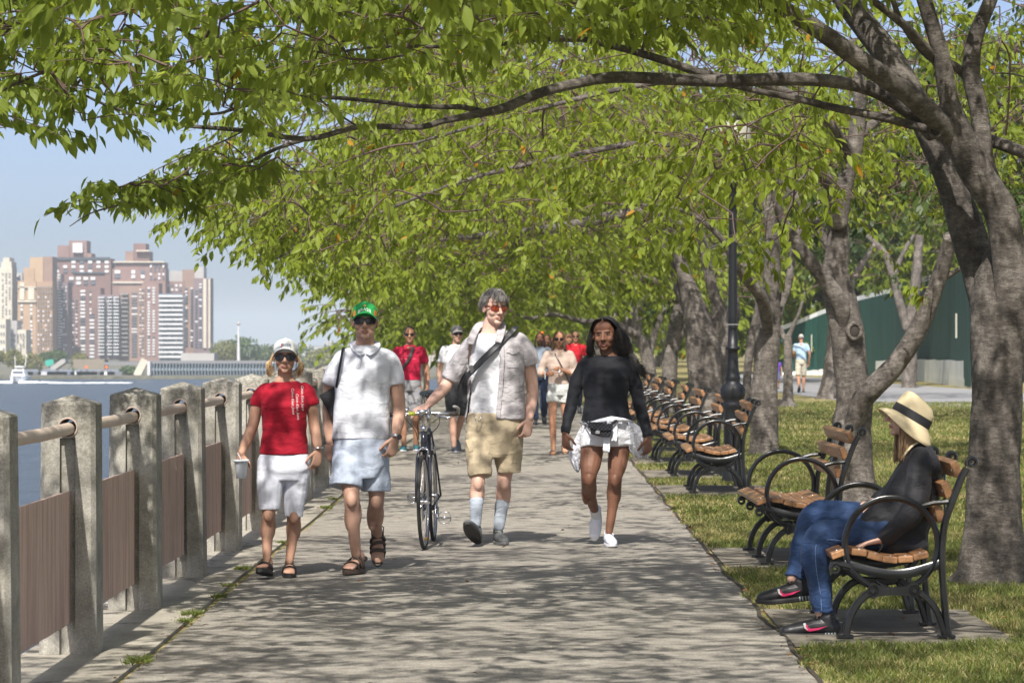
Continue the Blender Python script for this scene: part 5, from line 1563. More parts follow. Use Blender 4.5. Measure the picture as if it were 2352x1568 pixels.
def cloth(name, col, var=.06, rough=.85, bump=.8, bscale=10, dist=.018, fine=None, stripe=None):
    """woven cloth with soft creases; stripe=(axis vector, frequency, colour, fraction)"""
    if name in MATS: return MATS[name]
    m = bpy.data.materials.new(name); m.use_nodes = True
    n, l = nt(m); b = n["Principled BSDF"]; b.inputs["Roughness"].default_value = rough
    b.inputs["Specular IOR Level"].default_value = .25; b.inputs["Sheen Weight"].default_value = .03
    tc = n.new("ShaderNodeTexCoord"); t = n.new("ShaderNodeTexNoise"); t.inputs["Scale"].default_value = 5; t.inputs["Detail"].default_value = 4
    l.new(tc.outputs["Object"], t.inputs[0]); c = n.new("ShaderNodeValToRGB"); e = c.color_ramp.elements
    e[0].position = .3; e[0].color = (*[q * (1 - var) for q in col], 1); e[1].position = .7; e[1].color = (*[min(1, q * (1 + var)) for q in col], 1)
    l.new(t.outputs[0], c.inputs[0]); cur = c.outputs[0]
    if stripe:
        ax, fr, sc_, th = stripe
        d = n.new("ShaderNodeVectorMath"); d.operation = 'DOT_PRODUCT'; d.inputs[1].default_value = ax; l.new(tc.outputs["Object"], d.inputs[0])
        ml = n.new("ShaderNodeMath"); ml.operation = 'MULTIPLY'; ml.inputs[1].default_value = fr; l.new(d.outputs["Value"], ml.inputs[0])
        fc = n.new("ShaderNodeMath"); fc.operation = 'FRACT'; l.new(ml.outputs[0], fc.inputs[0])
        lt = n.new("ShaderNodeMath"); lt.operation = 'LESS_THAN'; lt.inputs[1].default_value = th; l.new(fc.outputs[0], lt.inputs[0])
        mx = n.new("ShaderNodeMixRGB"); mx.inputs[2].default_value = (*sc_, 1); l.new(lt.outputs[0], mx.inputs[0]); l.new(cur, mx.inputs[1]); cur = mx.outputs[0]
    l.new(cur, b.inputs["Base Color"])
    mp = n.new("ShaderNodeMapping"); mp.inputs["Scale"].default_value = (.8, .8, 1.5); mp.inputs["Rotation"].default_value = (.2, .5, .3); l.new(tc.outputs["Object"], mp.inputs[0])
    t2 = n.new("ShaderNodeTexNoise"); t2.inputs["Scale"].default_value = bscale; t2.inputs["Detail"].default_value = 3; t2.inputs["Distortion"].default_value = .8; l.new(mp.outputs[0], t2.inputs[0])
    bp = n.new("ShaderNodeBump"); bp.inputs["Strength"].default_value = bump; bp.inputs["Distance"].default_value = dist
    l.new(t2.outputs[0], bp.inputs["Height"]); l.new(bp.outputs[0], b.inputs["Normal"])
    MATS[name] = m; return m

class Crop:
    """points measured in a close view of the photograph -> world"""
    def __init__(s, x0, y0, sc, Y): s.x0, s.y0, s.sc, s.Y = x0, y0, sc, Y
    def __call__(s, cx, cy, dy=0.0): return PT((s.x0 + cx / s.sc) / 1.70068, (s.y0 + cy / s.sc) / 1.70068, s.Y + dy)
    def P(s, pts): return [s(*p) for p in pts]
def frame(o, x, y, z):
    m = Matrix((Vector(x).normalized(), Vector(y).normalized(), Vector(z).normalized())).transposed().to_4x4()
    m.translation = Vector(o); return m
def ortho(fwd, up):
    y = Vector(fwd).normalized(); z = Vector(up); z = (z - y * z.dot(y)).normalized(); return y.cross(z), y, z
class Loc:
    """MB writer through a matrix"""
    def __init__(s, mb, M, sc=1.0): s.mb, s.M, s.sc = mb, M, sc
    def p(s, v): return s.M @ (Vector(v) * s.sc)
    def ball(s, c, r, rot=None, **k):
        r = [q * s.sc for q in (r if hasattr(r, '__len__') else (r, r, r))]
        m3 = s.M.to_3x3() if rot is None else s.M.to_3x3() @ rot
        s.mb.ball(s.p(c), r, rot=m3, **k)
    def limb(s, pts, rad, up=(0, 1, 0), **k):
        rad = rad if hasattr(rad, '__len__') else [rad] * len(pts)
        rad = [tuple(q * s.sc for q in r) if hasattr(r, '__len__') else r * s.sc for r in rad]
        s.mb.limb([s.p(q) for q in pts], rad, up=s.M.to_3x3() @ Vector(up), **k)
    def tube(s, pts, rad, n=8, **k):
        if 'up' in k: k['up'] = s.M.to_3x3() @ Vector(k['up'])
        rad = [tuple(q * s.sc for q in r) if hasattr(r, '__len__') else r * s.sc for r in (rad if hasattr(rad, '__len__') else [rad] * len(pts))]
        s.mb.tube([s.p(q) for q in pts], rad, n, **k)
def head_frame(c, yaw=0.0, pitch=0.0, roll=0.0):
    """yaw 0 looks at the viewer (-Y); positive yaw turns the face to picture right"""
    m = Matrix.Rotation(R(yaw), 4, 'Z') @ Matrix.Rotation(R(pitch), 4, 'X') @ Matrix.Rotation(R(roll), 4, 'Y')
    m.translation = Vector(c); return m
def add_head(mb, M, sc=1.0, female=False, wide=1.0, mouth_open=0.0):
    h = Loc(mb, M, sc)
    w = wide * 1.05
    h.ball((0, .018, .036), (.073 * w, .092, .083)); h.ball((0, -.016, -.018), (.062 * w, .067, .085))
    h.ball((0, -.020, -.062), ((.050 if female else .057) * w, .056, .044)); h.ball((0, -.062, -.094), (.022 if female else .028, .020, .018))
    for s in (-1, 1):
        h.ball((s * .038, -.052, -.028), (.026, .024, .026))
        h.ball((s * .012, -.088, -.033), (.009, .011, .008))
        h.ball((s * .074 * w, .012, -.006), (.009, .020, .031), rot=Matrix.Rotation(s * -.35, 3, 'Z'))
    h.ball((0, -.065, .024), (.050, .019, .012)); h.ball((0, -.040, .052), (.058, .045, .045))
    h.limb([(0, -.078, .012), (0, -.094, -.012), (0, -.105, -.028)], [.0085, .0095, .0125])
    h.limb([(-.023, -.072, -.0615), (-.008, -.085, -.057), (0, -.086, -.0585), (.008, -.085, -.057), (.023, -.072, -.0615)], [.0028, .0048, .0044, .0048, .0028])
    h.limb([(-.018, -.074, -.067 - mouth_open), (0, -.086, -.0695 - mouth_open), (.018, -.074, -.067 - mouth_open)], [.0028, .0056, .0028])
def head_masks(me, M, sc=1.0, mo=0.0):
    """material numbers: 1 lips, 2 brows"""
    c = face_centres(me); Mi = M.inverted(); A = np.array(Mi)[:3, :3]; t = np.array(Mi)[:3, 3]
    q = (c @ A.T + t) / sc
    idx = np.zeros(len(c), np.int32)
    ax = np.abs(q[:, 0])
    idx[((ax / .0245) ** 2 + ((q[:, 2] + .0635 + mo / 2) / (.0082 + mo / 2)) ** 2 < 1) & (q[:, 1] < -.055)] = 1
    idx[(ax > .011) & (ax < .046) & (q[:, 1] < -.04) & (q[:, 2] > .019 + .08 * np.maximum(ax - .035, 0)) & (q[:, 2] < .0262)] = 2
    return idx
def add_hand(mb, wrist, d, palm, thumb, curl=.5, sc=1.0, spread=1.0, curls=None, palm_len=.085):
    """d: towards the fingertips; palm: the way the fingers close; thumb: towards the thumb side"""
    y = Vector(d).normalized(); z = Vector(palm); z = (z - y * z.dot(y)).normalized(); x = y.cross(z)
    if x.dot(Vector(thumb)) < 0: x = -x
    o = Vector(wrist); w = o + y * palm_len * sc
    mb.limb([o - y * .02 * sc, o + y * .03 * sc, o + y * (palm_len * .95) * sc], [(.024 * sc, .018 * sc), (.036 * sc, .016 * sc), (.040 * sc, .0125 * sc)], up=z, n=12)
    for i, (off, ln, r_) in enumerate(((.030, .072, .0088), (.0105, .080, .0090), (-.0095, .074, .0086), (-.0285, .058, .0076))):
        c = curls[i] if curls else curl * (1 + .12 * i)
        p = w + x * off * sc - y * (.012 if i == 3 else .004) * sc
        dirv = (y + x * off * 2.2 * spread).normalized(); pts = [p]; a = c * .55
        for k, f in enumerate((.45, .30, .25)):
            v = (dirv * math.cos(a) + z * math.sin(a)); p = p + v * ln * f * sc; pts.append(p); a += c * (.95, .75, .5)[k]
        mb.limb(pts, [r_ * sc, r_ * .95 * sc, r_ * .88 * sc, r_ * .78 * sc], n=8, sub=2, up=x)
    t0 = o + y * .022 * sc + x * .026 * sc
    v1 = (y * .75 + x * .75 + z * .25).normalized(); t1 = t0 + v1 * .040 * sc
    v2 = (y * .9 + x * .25 + z * (.3 + curl * .4)).normalized(); t2 = t1 + v2 * .032 * sc; t3 = t2 + (v2 + z * .3 * curl).normalized() * .024 * sc
    mb.limb([t0, t1, t2, t3], [.013 * sc, .0115 * sc, .0100 * sc, .0082 * sc], n=8, sub=2)
    return w
def finish_body(mb, mats, root, M=None, hsc=1.0, voxel=.0045, smooth=2, name="body", mo=0.0, squash=None):
    me = remeshed(mb, voxel, smooth, .45)
    idx = head_masks(me, M, hsc, mo) if M is not None else None
    c = coords(me); nn = normals(me); c = c + nn * (.0016 * vnoise(c, 16, 16, 9, 2))[:, None]
    if squash is not None: c = squash(c)
    set_coords(me, c)
    put_mats(me, mats, idx); me.name = name
    return obj(name, me, root)
def garment(name, mb, m, root, voxel=.007, smooth=3, amp=.004, fr=(5, 5, 16), amp2=.003, fr2=(14, 14, 22), seed=0, cut=None, solid=0, idxf=None):
    me = remeshed(mb, voxel, smooth, .5)
    c = coords(me); nn = normals(me)
    if amp or amp2:
        d = amp * vnoise(c, *fr, seed) + amp2 * vnoise(c, *fr2, seed + 7)
        # sharpen into creases
        d = np.sign(d) * np.abs(d) ** .85 * (amp + amp2 + 1e-6) ** .15
        set_coords(me, c + nn * d[:, None])
    if cut is not None:
        bm = bmesh.new(); bm.from_mesh(me)
        dead = [f for f in bm.faces if cut(f.calc_center_median())]
        bmesh.ops.delete(bm, geom=dead, context='FACES'); bm.to_mesh(me); bm.free()
    ms = m if isinstance(m, list) else [m]
    put_mats(me, ms, idxf(face_centres(me)) if idxf else None)
    me.polygons.foreach_set("use_smooth", np.ones(len(me.polygons), dtype=bool)); me.name = name
    o = obj(name, me, root)
    if solid:
        q = o.modifiers.new("thickness", 'SOLIDIFY'); q.thickness = solid; q.offset = -1
    return o
def shoe(root, ankle, fwd, up, sc, upper, sole, lace=None, extra=None, label=None, thick=.026, mark=None):
    x, y, z = ortho(fwd, up); M = frame(ankle, x, y, z) @ Matrix.Translation((0, 0, -.095 * sc))
    mb = MB(); h = Loc(mb, M, sc)
    h.limb([(0, -.050, .050), (0, .02, .052), (0, .09, .044), (0, .155, .036)], [(.034, .040), (.038, .040), (.044, .033), (.036, .026)], up=(0, 0, 1))
    h.limb([(0, -.03, .05), (0, -.028, .095)], [(.036, .040), (.036, .042)], up=(0, 1, 0))
    h.limb([(0, .02, .078), (0, .075, .066)], [(.024, .014), (.020, .010)], up=(0, 0, 1))
    me = remeshed(mb, .004, 3); put_mats(me, [upper]); s = obj("shoe", me, root)
    if label: s["label"] = label
    mb = MB(); h = Loc(mb, M, sc); out = []
    N = 30
    for i in range(N):
        a = 2 * math.pi * i / N; yy = .060 + .135 * math.sin(a); ww = .037 + .010 * math.sin((yy + .08) * 9) * 1
        out.append((math.copysign(abs(math.cos(a)) ** .75, math.cos(a)) * ww, yy))
    rings = [(.0, .93), (.006, 1.0), (thick * .7, 1.02), (thick, .98)]
    vs = [h.p((px * f, .06 + (py - .06) * (1 + (f - 1) * .4), zz + (.010 * max(0, (py - .13) / .06)) * (1 if zz < .01 else .6))) for zz, f in rings for px, py in out]
    fs = [tuple(reversed(range(N))), tuple(3 * N + i for i in range(N))]
    for r_ in range(3):
        for i in range(N): fs.append((r_ * N + i, r_ * N + (i + 1) % N, (r_ + 1) * N + (i + 1) % N, (r_ + 1) * N + i))
    mb.add(vs, fs); so = mb.build("sole", sole, s, smooth=False)
    if lace:
        mb = MB(); h = Loc(mb, M, sc)
        for k in range(4):
            yy = .025 + k * .018; zt = .092 - k * .009
            h.tube([(-.024, yy, zt - .014), (0, yy + .006, zt), (.024, yy, zt - .014)], .0032, 6)
            h.tube([(.022, yy, zt - .012), (0, yy + .012, zt + .001), (-.022, yy + .016, zt - .02)], .0028, 6)
        h.tube([(0, .02, .096), (.022, .012, .10), (.032, .03, .09), (.005, .026, .094)], .003, 6); h.tube([(0, .02, .096), (-.022, .012, .10), (-.03, .034, .088)], .003, 6)
        mb.build("laces", lace, s, smooth=True)
    if mark: mark(s, M, sc)
    return s, M
def foot_in_sandal(body, root, ankle, fwd, up, sc, m, straps, label=None, slide=False):
    x, y, z = ortho(fwd, up); M = frame(ankle, x, y, z) @ Matrix.Translation((0, 0, -.088 * sc))
    h = Loc(body, M, sc)
    h.limb([(0, -.03, .088), (0, -.045, .045)], [(.033, .036), (.033, .034)], up=(0, 1, 0))
    h.limb([(0, -.045, .040), (0, .02, .050), (0, .085, .036), (0, .125, .028)], [(.028, .022), (.031, .026), (.041, .018), (.042, .013)], up=(0, 0, 1))
    for i, (tx, ty, tr) in enumerate(((-.030, .150, .0125), (-.010, .158, .010), (.007, .152, .0092), (.022, .143, .0088), (.035, .131, .0085))):
        h.limb([(tx * .9, .115, .024), (tx, ty, .022)], [tr, tr], n=8, sub=1)
    mb = MB(); g = Loc(mb, M, sc); out = []; N = 30
    for i in range(N):
        a = 2 * math.pi * i / N; yy = .045 + .135 * math.sin(a); out.append((math.copysign(abs(math.cos(a)) ** .75, math.cos(a)) * (.041 + .010 * math.sin((yy + .08) * 9)), yy))
    vs = [g.p((px * f, py, zz)) for zz, f in ((-.014, .95), (-.010, 1.0), (.008, 1.0), (.013, .96)) for px, py in out]
    fs = [tuple(reversed(range(N))), tuple(3 * N + i for i in range(N))]
    for r_ in range(3):
        for i in range(N): fs.append((r_ * N + i, r_ * N + (i + 1) % N, (r_ + 1) * N + (i + 1) % N, (r_ + 1) * N + i))
    mb.add(vs, fs); s = mb.build("sandal", m, root)
    if label: s["label"] = label
    mb = MB(); g = Loc(mb, M, sc)
    for (ya, yb, zt, w) in straps:
        pts = []
        for k in range(9):
            a = math.pi * k / 8; pts.append((-math.cos(a) * .050, ya + (yb - ya) * k / 8, .012 + math.sin(a) ** .8 * (zt - .012)))
        g.tube(pts, [(.004, w)] * 9, 8, up=(0, 1, 0))
    if not slide: g.tube([(-.036, .01, .05), (-.040, -.06, .070), (0, -.088, .075), (.040, -.06, .070), (.036, .01, .05)], [(.0035, .011)] * 5, 8, up=(0, 0, 1))
    mb.build("straps", m, s, smooth=True)
    return M
def sunglasses(root, M, sc, lens, fr, w=.029, hgt=.020, yy=-.086, zz=.001, square=False, drop=.0):
    mb = MB(); h = Loc(mb, M, sc)
    for s in (-1, 1):
        # lens as a curved, rounded plate
        N = 20; rim = []
        for i in range(N):
            a = 2 * math.pi * i / N; e = .55 if square else .8
            rim.append((s * .0345 + w * math.copysign(abs(math.cos(a)) ** e, math.cos(a)), zz + hgt * math.copysign(abs(math.sin(a)) ** e, math.sin(a)) - (drop if math.sin(a) < 0 else 0) * abs(math.cos(a))))
        def yc(x): return yy + 4.2 * max(0, abs(x) - .012) ** 2 * 2.0
        vs = [h.p((x, yc(x) - .002, z)) for x, z in rim] + [h.p((x, yc(x) + .004, z)) for x, z in rim] + [h.p((s * .0345, yc(.0345) - .005, zz))]
        fs = [(i, (i + 1) % N, 2 * N) for i in range(N)] + [(i, N + i, N + (i + 1) % N, (i + 1) % N) for i in range(N)] + [tuple(N + i for i in range(N))]
        mb.add(vs, fs)
    s_ = mb.build("sunglasses", lens, root, smooth=False)
    mb = MB(); h = Loc(mb, M, sc)
    h.tube([(-.010, yy + .001, zz + .009), (0, yy - .003, zz + .012), (.010, yy + .001, zz + .009)], .003, 8)
    for s in (-1, 1):
        h.tube([(s * .060, yy + .030, zz + .010), (s * .073, yy + .045, zz + .010), (s * .080, -.01, zz + .008), (s * .081, .02, zz + .004)], [(.002, .006)] * 4, 8, up=(0, 0, 1))
        h.tube([(s * .008, yy + .0, zz + .012), (s * .035, yy + .002, zz + hgt + .001), (s * .058, yy + .024, zz + .014)], .0026, 6)
    mb.build("frame", fr, s_, smooth=True)
def cap(root, M, sc, m, brim_m, name="cap", tilt=0.0, arch=.034):
    mb = MB(); h = Loc(mb, M @ Matrix.Rotation(R(tilt), 4, 'X'), sc); NS = 32
    prof = [(.024, 1.0, 1.0), (.050, 1.01, 1.0), (.080, .95, .93), (.105, .76, .75), (.120, .48, .48), (.127, .2, .2)]
    vs = []
    for z, fx, fy in prof:
        for j in range(NS):
            a = 2 * math.pi * j / NS; seam = 1 - .012 * max(0, math.cos(a * 6)) ** 8
            vs.append(h.p((.081 * fx * math.cos(a) * seam, .012 + .100 * fy * math.sin(a) * seam, z)))
    vs.append(h.p((0, .012, .1295))); fs = []
    for i in range(len(prof) - 1):
        for j in range(NS): fs.append((i * NS + j, i * NS + (j + 1) % NS, (i + 1) * NS + (j + 1) % NS, (i + 1) * NS + j))
    k = (len(prof) - 1) * NS
    for j in range(NS): fs.append((k + j, k + (j + 1) % NS, len(vs) - 1))
    fs.append(tuple(reversed(range(NS))))
    mb.add(vs, fs); h.ball((0, .012, .130), (.006, .006, .004))
    c = mb.build(name, m, root, smooth=True)
    mb = MB(); h = Loc(mb, M @ Matrix.Rotation(R(tilt), 4, 'X'), sc); nu, nv = 17, 6; top = []
    for j in range(nv):
        v = j / (nv - 1)
        for i in range(nu):
            u = -1 + 2 * i / (nu - 1)
            a = u * 1.22
            r0 = Vector((.080 * math.sin(a), .012 - .099 * math.cos(a), 0)); ext = .068 * v * (1 - .55 * u * u)
            top.append((r0.x * (1 + .05 * v), r0.y - ext, .056 - .006 * v - arch * u * u - .010 * v * v))
    vs = [h.p(p) for p in top] + [h.p((p[0], p[1], p[2] - .004)) for p in top]; fs = []; K = nu * nv
    for j in range(nv - 1):
        for i in range(nu - 1):
            a = j * nu + i; fs.append((a, a + nu, a + nu + 1, a + 1)); fs.append((K + a, K + a + 1, K + a + nu + 1, K + a + nu))
    for i in range(nu - 1):
        fs.append(((nv - 1) * nu + i, K + (nv - 1) * nu + i, K + (nv - 1) * nu + i + 1, (nv - 1) * nu + i + 1))
    for j in range(nv - 1):
        fs.append((j * nu, K + j * nu, K + (j + 1) * nu, (j + 1) * nu)); fs.append((j * nu + nu - 1, (j + 1) * nu + nu - 1, K + (j + 1) * nu + nu - 1, K + j * nu + nu - 1))
    mb.add(vs, fs); mb.build("brim", brim_m, c, smooth=True)
    return c
def on_surface(me, M, f):
    """bends a flat text mesh (x right, y up) onto a surface: f(x, y) -> local point"""
    for v in me.vertices: v.co = M @ Vector(f(v.co.x, v.co.y, v.co.z))
    me.update()
def strands(name, root, m, gens, n, rng, w=.0035, taper=.25, sides=4, seg=7, flat=1.0, base=None):
    """hair as many separate tapering locks; gens(rng) -> list of points"""
    mb = MB()
    if base: base(mb)
    for _ in range(n):
        pts = gens(rng)
        if pts is None: continue
        P, _q = smooth_path(pts, 1.0, 3)
        k = len(P); r_ = w * rng.uniform(.6, 1.3)
        mb.tube(P, [r_ * (1 - (1 - taper) * (i / (k - 1)) ** 1.5) for i in range(k)], sides)
    return mb.build(name, m, root, smooth=True)
def hair_mat(name, c1_, c2_, rough=.45):
    return mat(name, c1_, rough, col2=c2_, scale=30, spec=.5, stretch=(1, 1, .3))
def ribbon(mb, pts, w, t=.003, up=(0, -1, 0)):
    P, _ = smooth_path(pts, 1.0, 5); mb.tube(P, [(w / 2, t)] * len(P), 8, up=up)
M_white = cloth("white_cotton", (0.66, 0.67, 0.71), .03)
M_polo = cloth("white_pique", (0.62, 0.64, 0.71), .03, bump=.6)
M_redtee = cloth("red_jersey", (0.30, 0.004, 0.018), .10, .8, bump=.5, bscale=16)
M_black_rubber = mat("black_rubber", (0.015, 0.014, 0.014), .6)
M_lens = mat("dark_lens", (0.012, 0.012, 0.014), .12, spec=.35); M_blackpl = mat("black_plastic", (0.012, 0.012, 0.013), .25)
M_watch = mat("watch_steel", (0.55, 0.55, 0.56), .25, metal=1.0)
def band(root, name, c, d, r, h, m, label=None):
    z = Vector(d).normalized(); x = z.orthogonal().normalized(); y = z.cross(x); mb = MB()
    mb.tube([Vector(c) + (x * math.cos(a) + y * math.sin(a)) * r for a in np.linspace(0, 2 * math.pi, 25)[:-1]], [(.0025, h / 2)] * 24, 8, closed=True, up=z)
    o = mb.build(name, m, root, smooth=True)
    if label: o["label"] = label
    return o

def leg_detail(mb, knee, calf, r_):
    """kneecap, hollow below it and the two heads of the calf"""
    mb.ball(knee + Vector((0, -r_ * .14, -.012)), (r_ * .70, r_ * .74, r_ * 1.1))
    for s_, dz in ((-1, -.005), (1, .012)): mb.ball(calf + Vector((s_ * r_ * .42, r_ * .55, dz)), (r_ * .66, r_ * .72, r_ * 1.9))
# ---------------------------------------------------------------- woman in the red T-shirt
C = Crop(900, 1300, 1.568, 20.23)
wa = thing("person", "woman in red T-shirt, long white shorts and white cap carrying a clear plastic cup", "person", C(320, 1495))
b_ = MB(); HM = head_frame(C(336, 150, -.01), 3, -3, 1)
add_head(b_, HM, .96, True)
b_.limb([C(334, 225, .02), C(335, 262, .025), C(335, 300, .02)], [(.047, .050), (.049, .050), (.075, .055)])
b_.loft([(C(325, 860, .01), .10, .07), (C(325, 780, .01), .150, .095), (C(330, 640, .0), .118, .082), (C(332, 520, -.01), .125, .095), (C(333, 420, -.01), .135, .095), (C(335, 345, .01), .15, .07), (C(335, 300, .02), .07, .055)])
b_.limb(C.P([(205, 362, .01), (166, 440, .02), (138, 560, .03), (100, 660, -.03), (66, 735, -.10)]), [.043, .040, .037, .034, .023])
b_.limb(C.P([(465, 362, .01), (497, 440, .02), (514, 570, .03), (528, 650, .0), (538, 708, -.04)]), [.043, .040, .036, .033, .023])
add_hand(b_, C(64, 745, -.10), (0, -.05, -1), (.10, -1, .0), (1, 0, 0), .85, .90, curls=(.9, .95, 1.0, 1.0))
add_hand(b_, C(538, 718, -.04), (-.12, -.18, -1), (-.55, .8, 0), (-1, -.35, 0), .55, .90)
b_.limb(C.P([(250, 820, .0), (240, 980, -.05), (235, 1095, -.08), (231, 1190, -.05), (226, 1290, -.07), (222, 1385, -.10)]), [.070, .060, .045, .044, .033, .026])
b_.limb(C.P([(400, 820, .02), (392, 980, .03), (388, 1105, .03), (386, 1195, .07), (374, 1300, .08), (362, 1395, .06)]), [.070, .060, .045, .044, .033, .026])
foot_in_sandal(b_, wa, C(222, 1392, -.10), (-.22, -1, .20), (0, .28, 1), .92, M_black_rubber, [(.055, .075, .066, .020), (.02, .03, .075, .012)], slide=True)
foot_in_sandal(b_, wa, C(361, 1400, .05), (.06, -1, -.02), (0, 0, 1), .90, M_black_rubber, [(.06, .08, .064, .022), (.015, .03, .078, .012)], slide=True)
leg_detail(b_, C(235, 1100, -.10), C(229, 1195, -.06), .047); leg_detail(b_, C(390, 1112, .0), C(386, 1200, .06), .046)
finish_body(b_, [SK_A, LIP_A, BROW_L], wa, HM, .96)
g = MB()
g.loft([(C(328, 742, .0), .160, .115), (C(330, 690, .0), .155, .110), (C(330, 600, .0), .143, .103), (C(330, 530, -.008), .147, .112), (C(330, 455, -.018), .152, .122), (C(332, 390, -.01), .158, .108), (C(333, 345, .005), .158, .085), (C(334, 316, .015), .125, .070), (C(334, 299, .024), .078, .062)], 28)
g.ball(C(285, 462, -.075), (.055, .052, .055)); g.ball(C(385, 460, -.075), (.055, .052, .055))
g.limb(C.P([(240, 345, .01), (200, 366, .01), (172, 415, .02), (160, 452, .02)]), [.050, .054, .052, .048], flat=True)
g.limb(C.P([(430, 345, .01), (466, 364, .01), (490, 410, .02), (501, 444, .02)]), [.050, .054, .052, .048], flat=True)
ts = garment("t_shirt", g, M_redtee, wa, .0065, 3, .005, (4, 4, 20), .002, (9, 9, 30), 3)
g = MB()
g.loft([(C(321, 900, .01), .145, .100), (C(324, 830, .01), .172, .118), (C(327, 780, .01), .170, .112), (C(330, 738, .0), .155, .105)], 28, power=2.3)
g.limb(C.P([(245, 850, .0), (241, 960, -.045), (240, 1050, -.068), (240, 1088, -.075)]), [.088, .082, .072, .069], flat=True)
g.limb(C.P([(405, 850, .02), (396, 960, .03), (390, 1060, .03), (389, 1124, .03)]), [.090, .080, .066, .060], flat=True)
garment("shorts", g, cloth("white_satin_cotton", (0.66, 0.68, 0.76), .03, .5, bump=.4), wa, .0065, 3, .0035, (6, 6, 18), .002, (16, 16, 22), 5)
c_ = cap(wa, HM, .97, cloth("cap_white", (0.62, 0.64, 0.64), .04), cloth("cap_white", (0.62, 0.64, 0.64), .04), tilt=-5)
def capfront(x, y, z): # text plane -> front of the crown
    a = x / .081; zz = .073 + y; f = 1.01 - max(0, (zz - .05)) * 2.0 * (zz > .05) - max(0, zz - .08) * 5
    return ((.081 * f + .0015 + z) * math.sin(a), .012 - (.100 * f + .003 + z) * math.cos(a), zz)
HT = HM @ Matrix.Rotation(R(-5), 4, 'X') @ Matrix.Scale(.97, 4)
me = text_mesh("ecco", .034, mat("logo_navy", (0.02, 0.06, 0.14), .6)); on_surface(me, HT, lambda x, y, z: capfront(x + .010, y + .003, z)); obj("lettering", me, c_)
me = new_mesh("logo_bar", [(x, y, z) for z in (-.001, .001) for x, y in ((-.028, -.016), (-.023, -.016), (-.023, .012), (-.028, .012))], [(0, 1, 2, 3), (7, 6, 5, 4), (0, 4, 5, 1), (2, 6, 7, 3), (1, 5, 6, 2), (0, 3, 7, 4)], mat("logo_red", (0.5, 0.02, 0.06), .6)); on_surface(me, HT, capfront); obj("logo_bar", me, c_)
sunglasses(wa, HM, .97, M_lens, M_blackpl, .0325, .0235, -.090, -.004)
# the lettering that runs down the shirt
mt = mat("print_white", (0.72, 0.62, 0.62), .7)
bvh = None
from mathutils.bvhtree import BVHTree
def proj_front(o, CC, x, y, off=.003):
    wl = world_loc(o); t = BVHTree.FromPolygons([v.co + wl for v in o.data.vertices], [tuple(p.vertices) for p in o.data.polygons])
    p = CC(x, y, 0); hit = t.ray_cast(Vector((p.x, p.y - .6, p.z)), Vector((0, 1, 0)))
    return (hit[0] + Vector((0, -off, 0))) if hit[0] is not None else p + Vector((0, -.12, 0))
def project_text(body, size, target, anchor, right, upv, m, parent, name="lettering", shear=.35, off=.002, spacing=1.0):
    """lays text flat on the front of a garment (a print on the cloth)"""
    dg = bpy.context.evaluated_depsgraph_get()
    me = text_mesh(body, size, m, .0, shear, spacing)
    wl = world_loc(target); tm = target.data
    tree = BVHTree.FromPolygons([v.co + wl for v in tm.vertices], [tuple(p.vertices) for p in tm.polygons])
    for v in me.vertices:
        p = Vector(anchor) + Vector(right) * v.co.x + Vector(upv) * v.co.y
        hit = tree.ray_cast(p + Vector((0, -.5, 0)), Vector((0, 1, 0)))
        v.co = (hit[0] + Vector((0, -off, 0))) if hit[0] is not None else p
    me.update(); return obj(name, me, parent)
dn = Vector((.06, 0, -1)).normalized(); rt = Vector((1, 0, .06)).normalized()
project_text("Calvin Klein Jeans", .0235, ts, C(390, 415), dn, rt, mt, ts); project_text("Calvin Klein Jeans", .0235, ts, C(418, 448), dn, rt, mt, ts); project_text("Calvin Klein Jeans", .0225, ts, C(446, 396), dn, rt, mt, ts)
rngh = np.random.default_rng(5)
M_blond = hair_mat("blond_hair", (0.20, 0.115, 0.05), (0.50, 0.34, 0.17))
def gen(rng):
    s = rng.choice([-1, 1]); a = rng.uniform(-.2, 1.0)
    p0 = (s * .078, .03 + .06 * a, .03 * rng.random()); out = rng.uniform(.3, 1.0) * (1 if s < 0 else .8)
    ln = rng.uniform(.05, .115); wv = .010 * math.sin(rng.uniform(0, 6))
    pts = [p0, (s * (.082 + .02 * out), p0[1] - .02, -.02), (s * (.088 + .030 * out) + wv, p0[1] - .03, -.02 - ln * .4), (s * (.080 + .028 * out + rng.normal(0, .008)) - wv, p0[1] - .03, -.02 - ln * .75), (s * (.066 + .030 * out + rng.normal(0, .014)), p0[1] - .02 + rng.normal(0, .01), -.02 - ln)]
    return [HM @ Vector(p) for p in pts]
strands("hair", wa, M_blond, gen, 230, rngh, .0032)
for s in (-1, 1):
    mb = MB(); mb.ball(HM @ Vector((s * .077, -.002, -.036)), .0045, 10, 8); mb.build("earring", mat("pearl", (0.85, 0.85, 0.82), .2), wa, smooth=True)
band(wa, "bracelet", C(537, 706, -.04), (.1, -.1, -1), .032, .010, M_watch)
# the cup she carries
cupc = C(66, 890, -.165)
cup = thing("plastic_cup", "clear lidded plastic cup held low by the woman in red", "cup", cupc)
M_cup = mat("cup_plastic", (0.80, 0.84, 0.88), .25, spec=.6, transl=.45)
mb = MB(); mb.lathe(cupc, [(.030, 0), (.032, .002), (.036, .05), (.043, .105), (.045, .108)], 28); mb.build("cup_body", M_cup, cup, smooth=True)
mb = MB(); mb.lathe(cupc, [(.0535, .108), (.054, .116), (.050, .121), (.046, .118), (.004, .119)], 28); mb.build("lid", mat("lid_plastic", (0.82, 0.85, 0.88), .2, transl=.3), cup, smooth=True)
mb = MB(); mb.tube([cupc + Vector((0, .01, .118)), cupc + Vector((-.025, .012, .165))], .003, 8); mb.build("straw", M_white, cup, smooth=True)

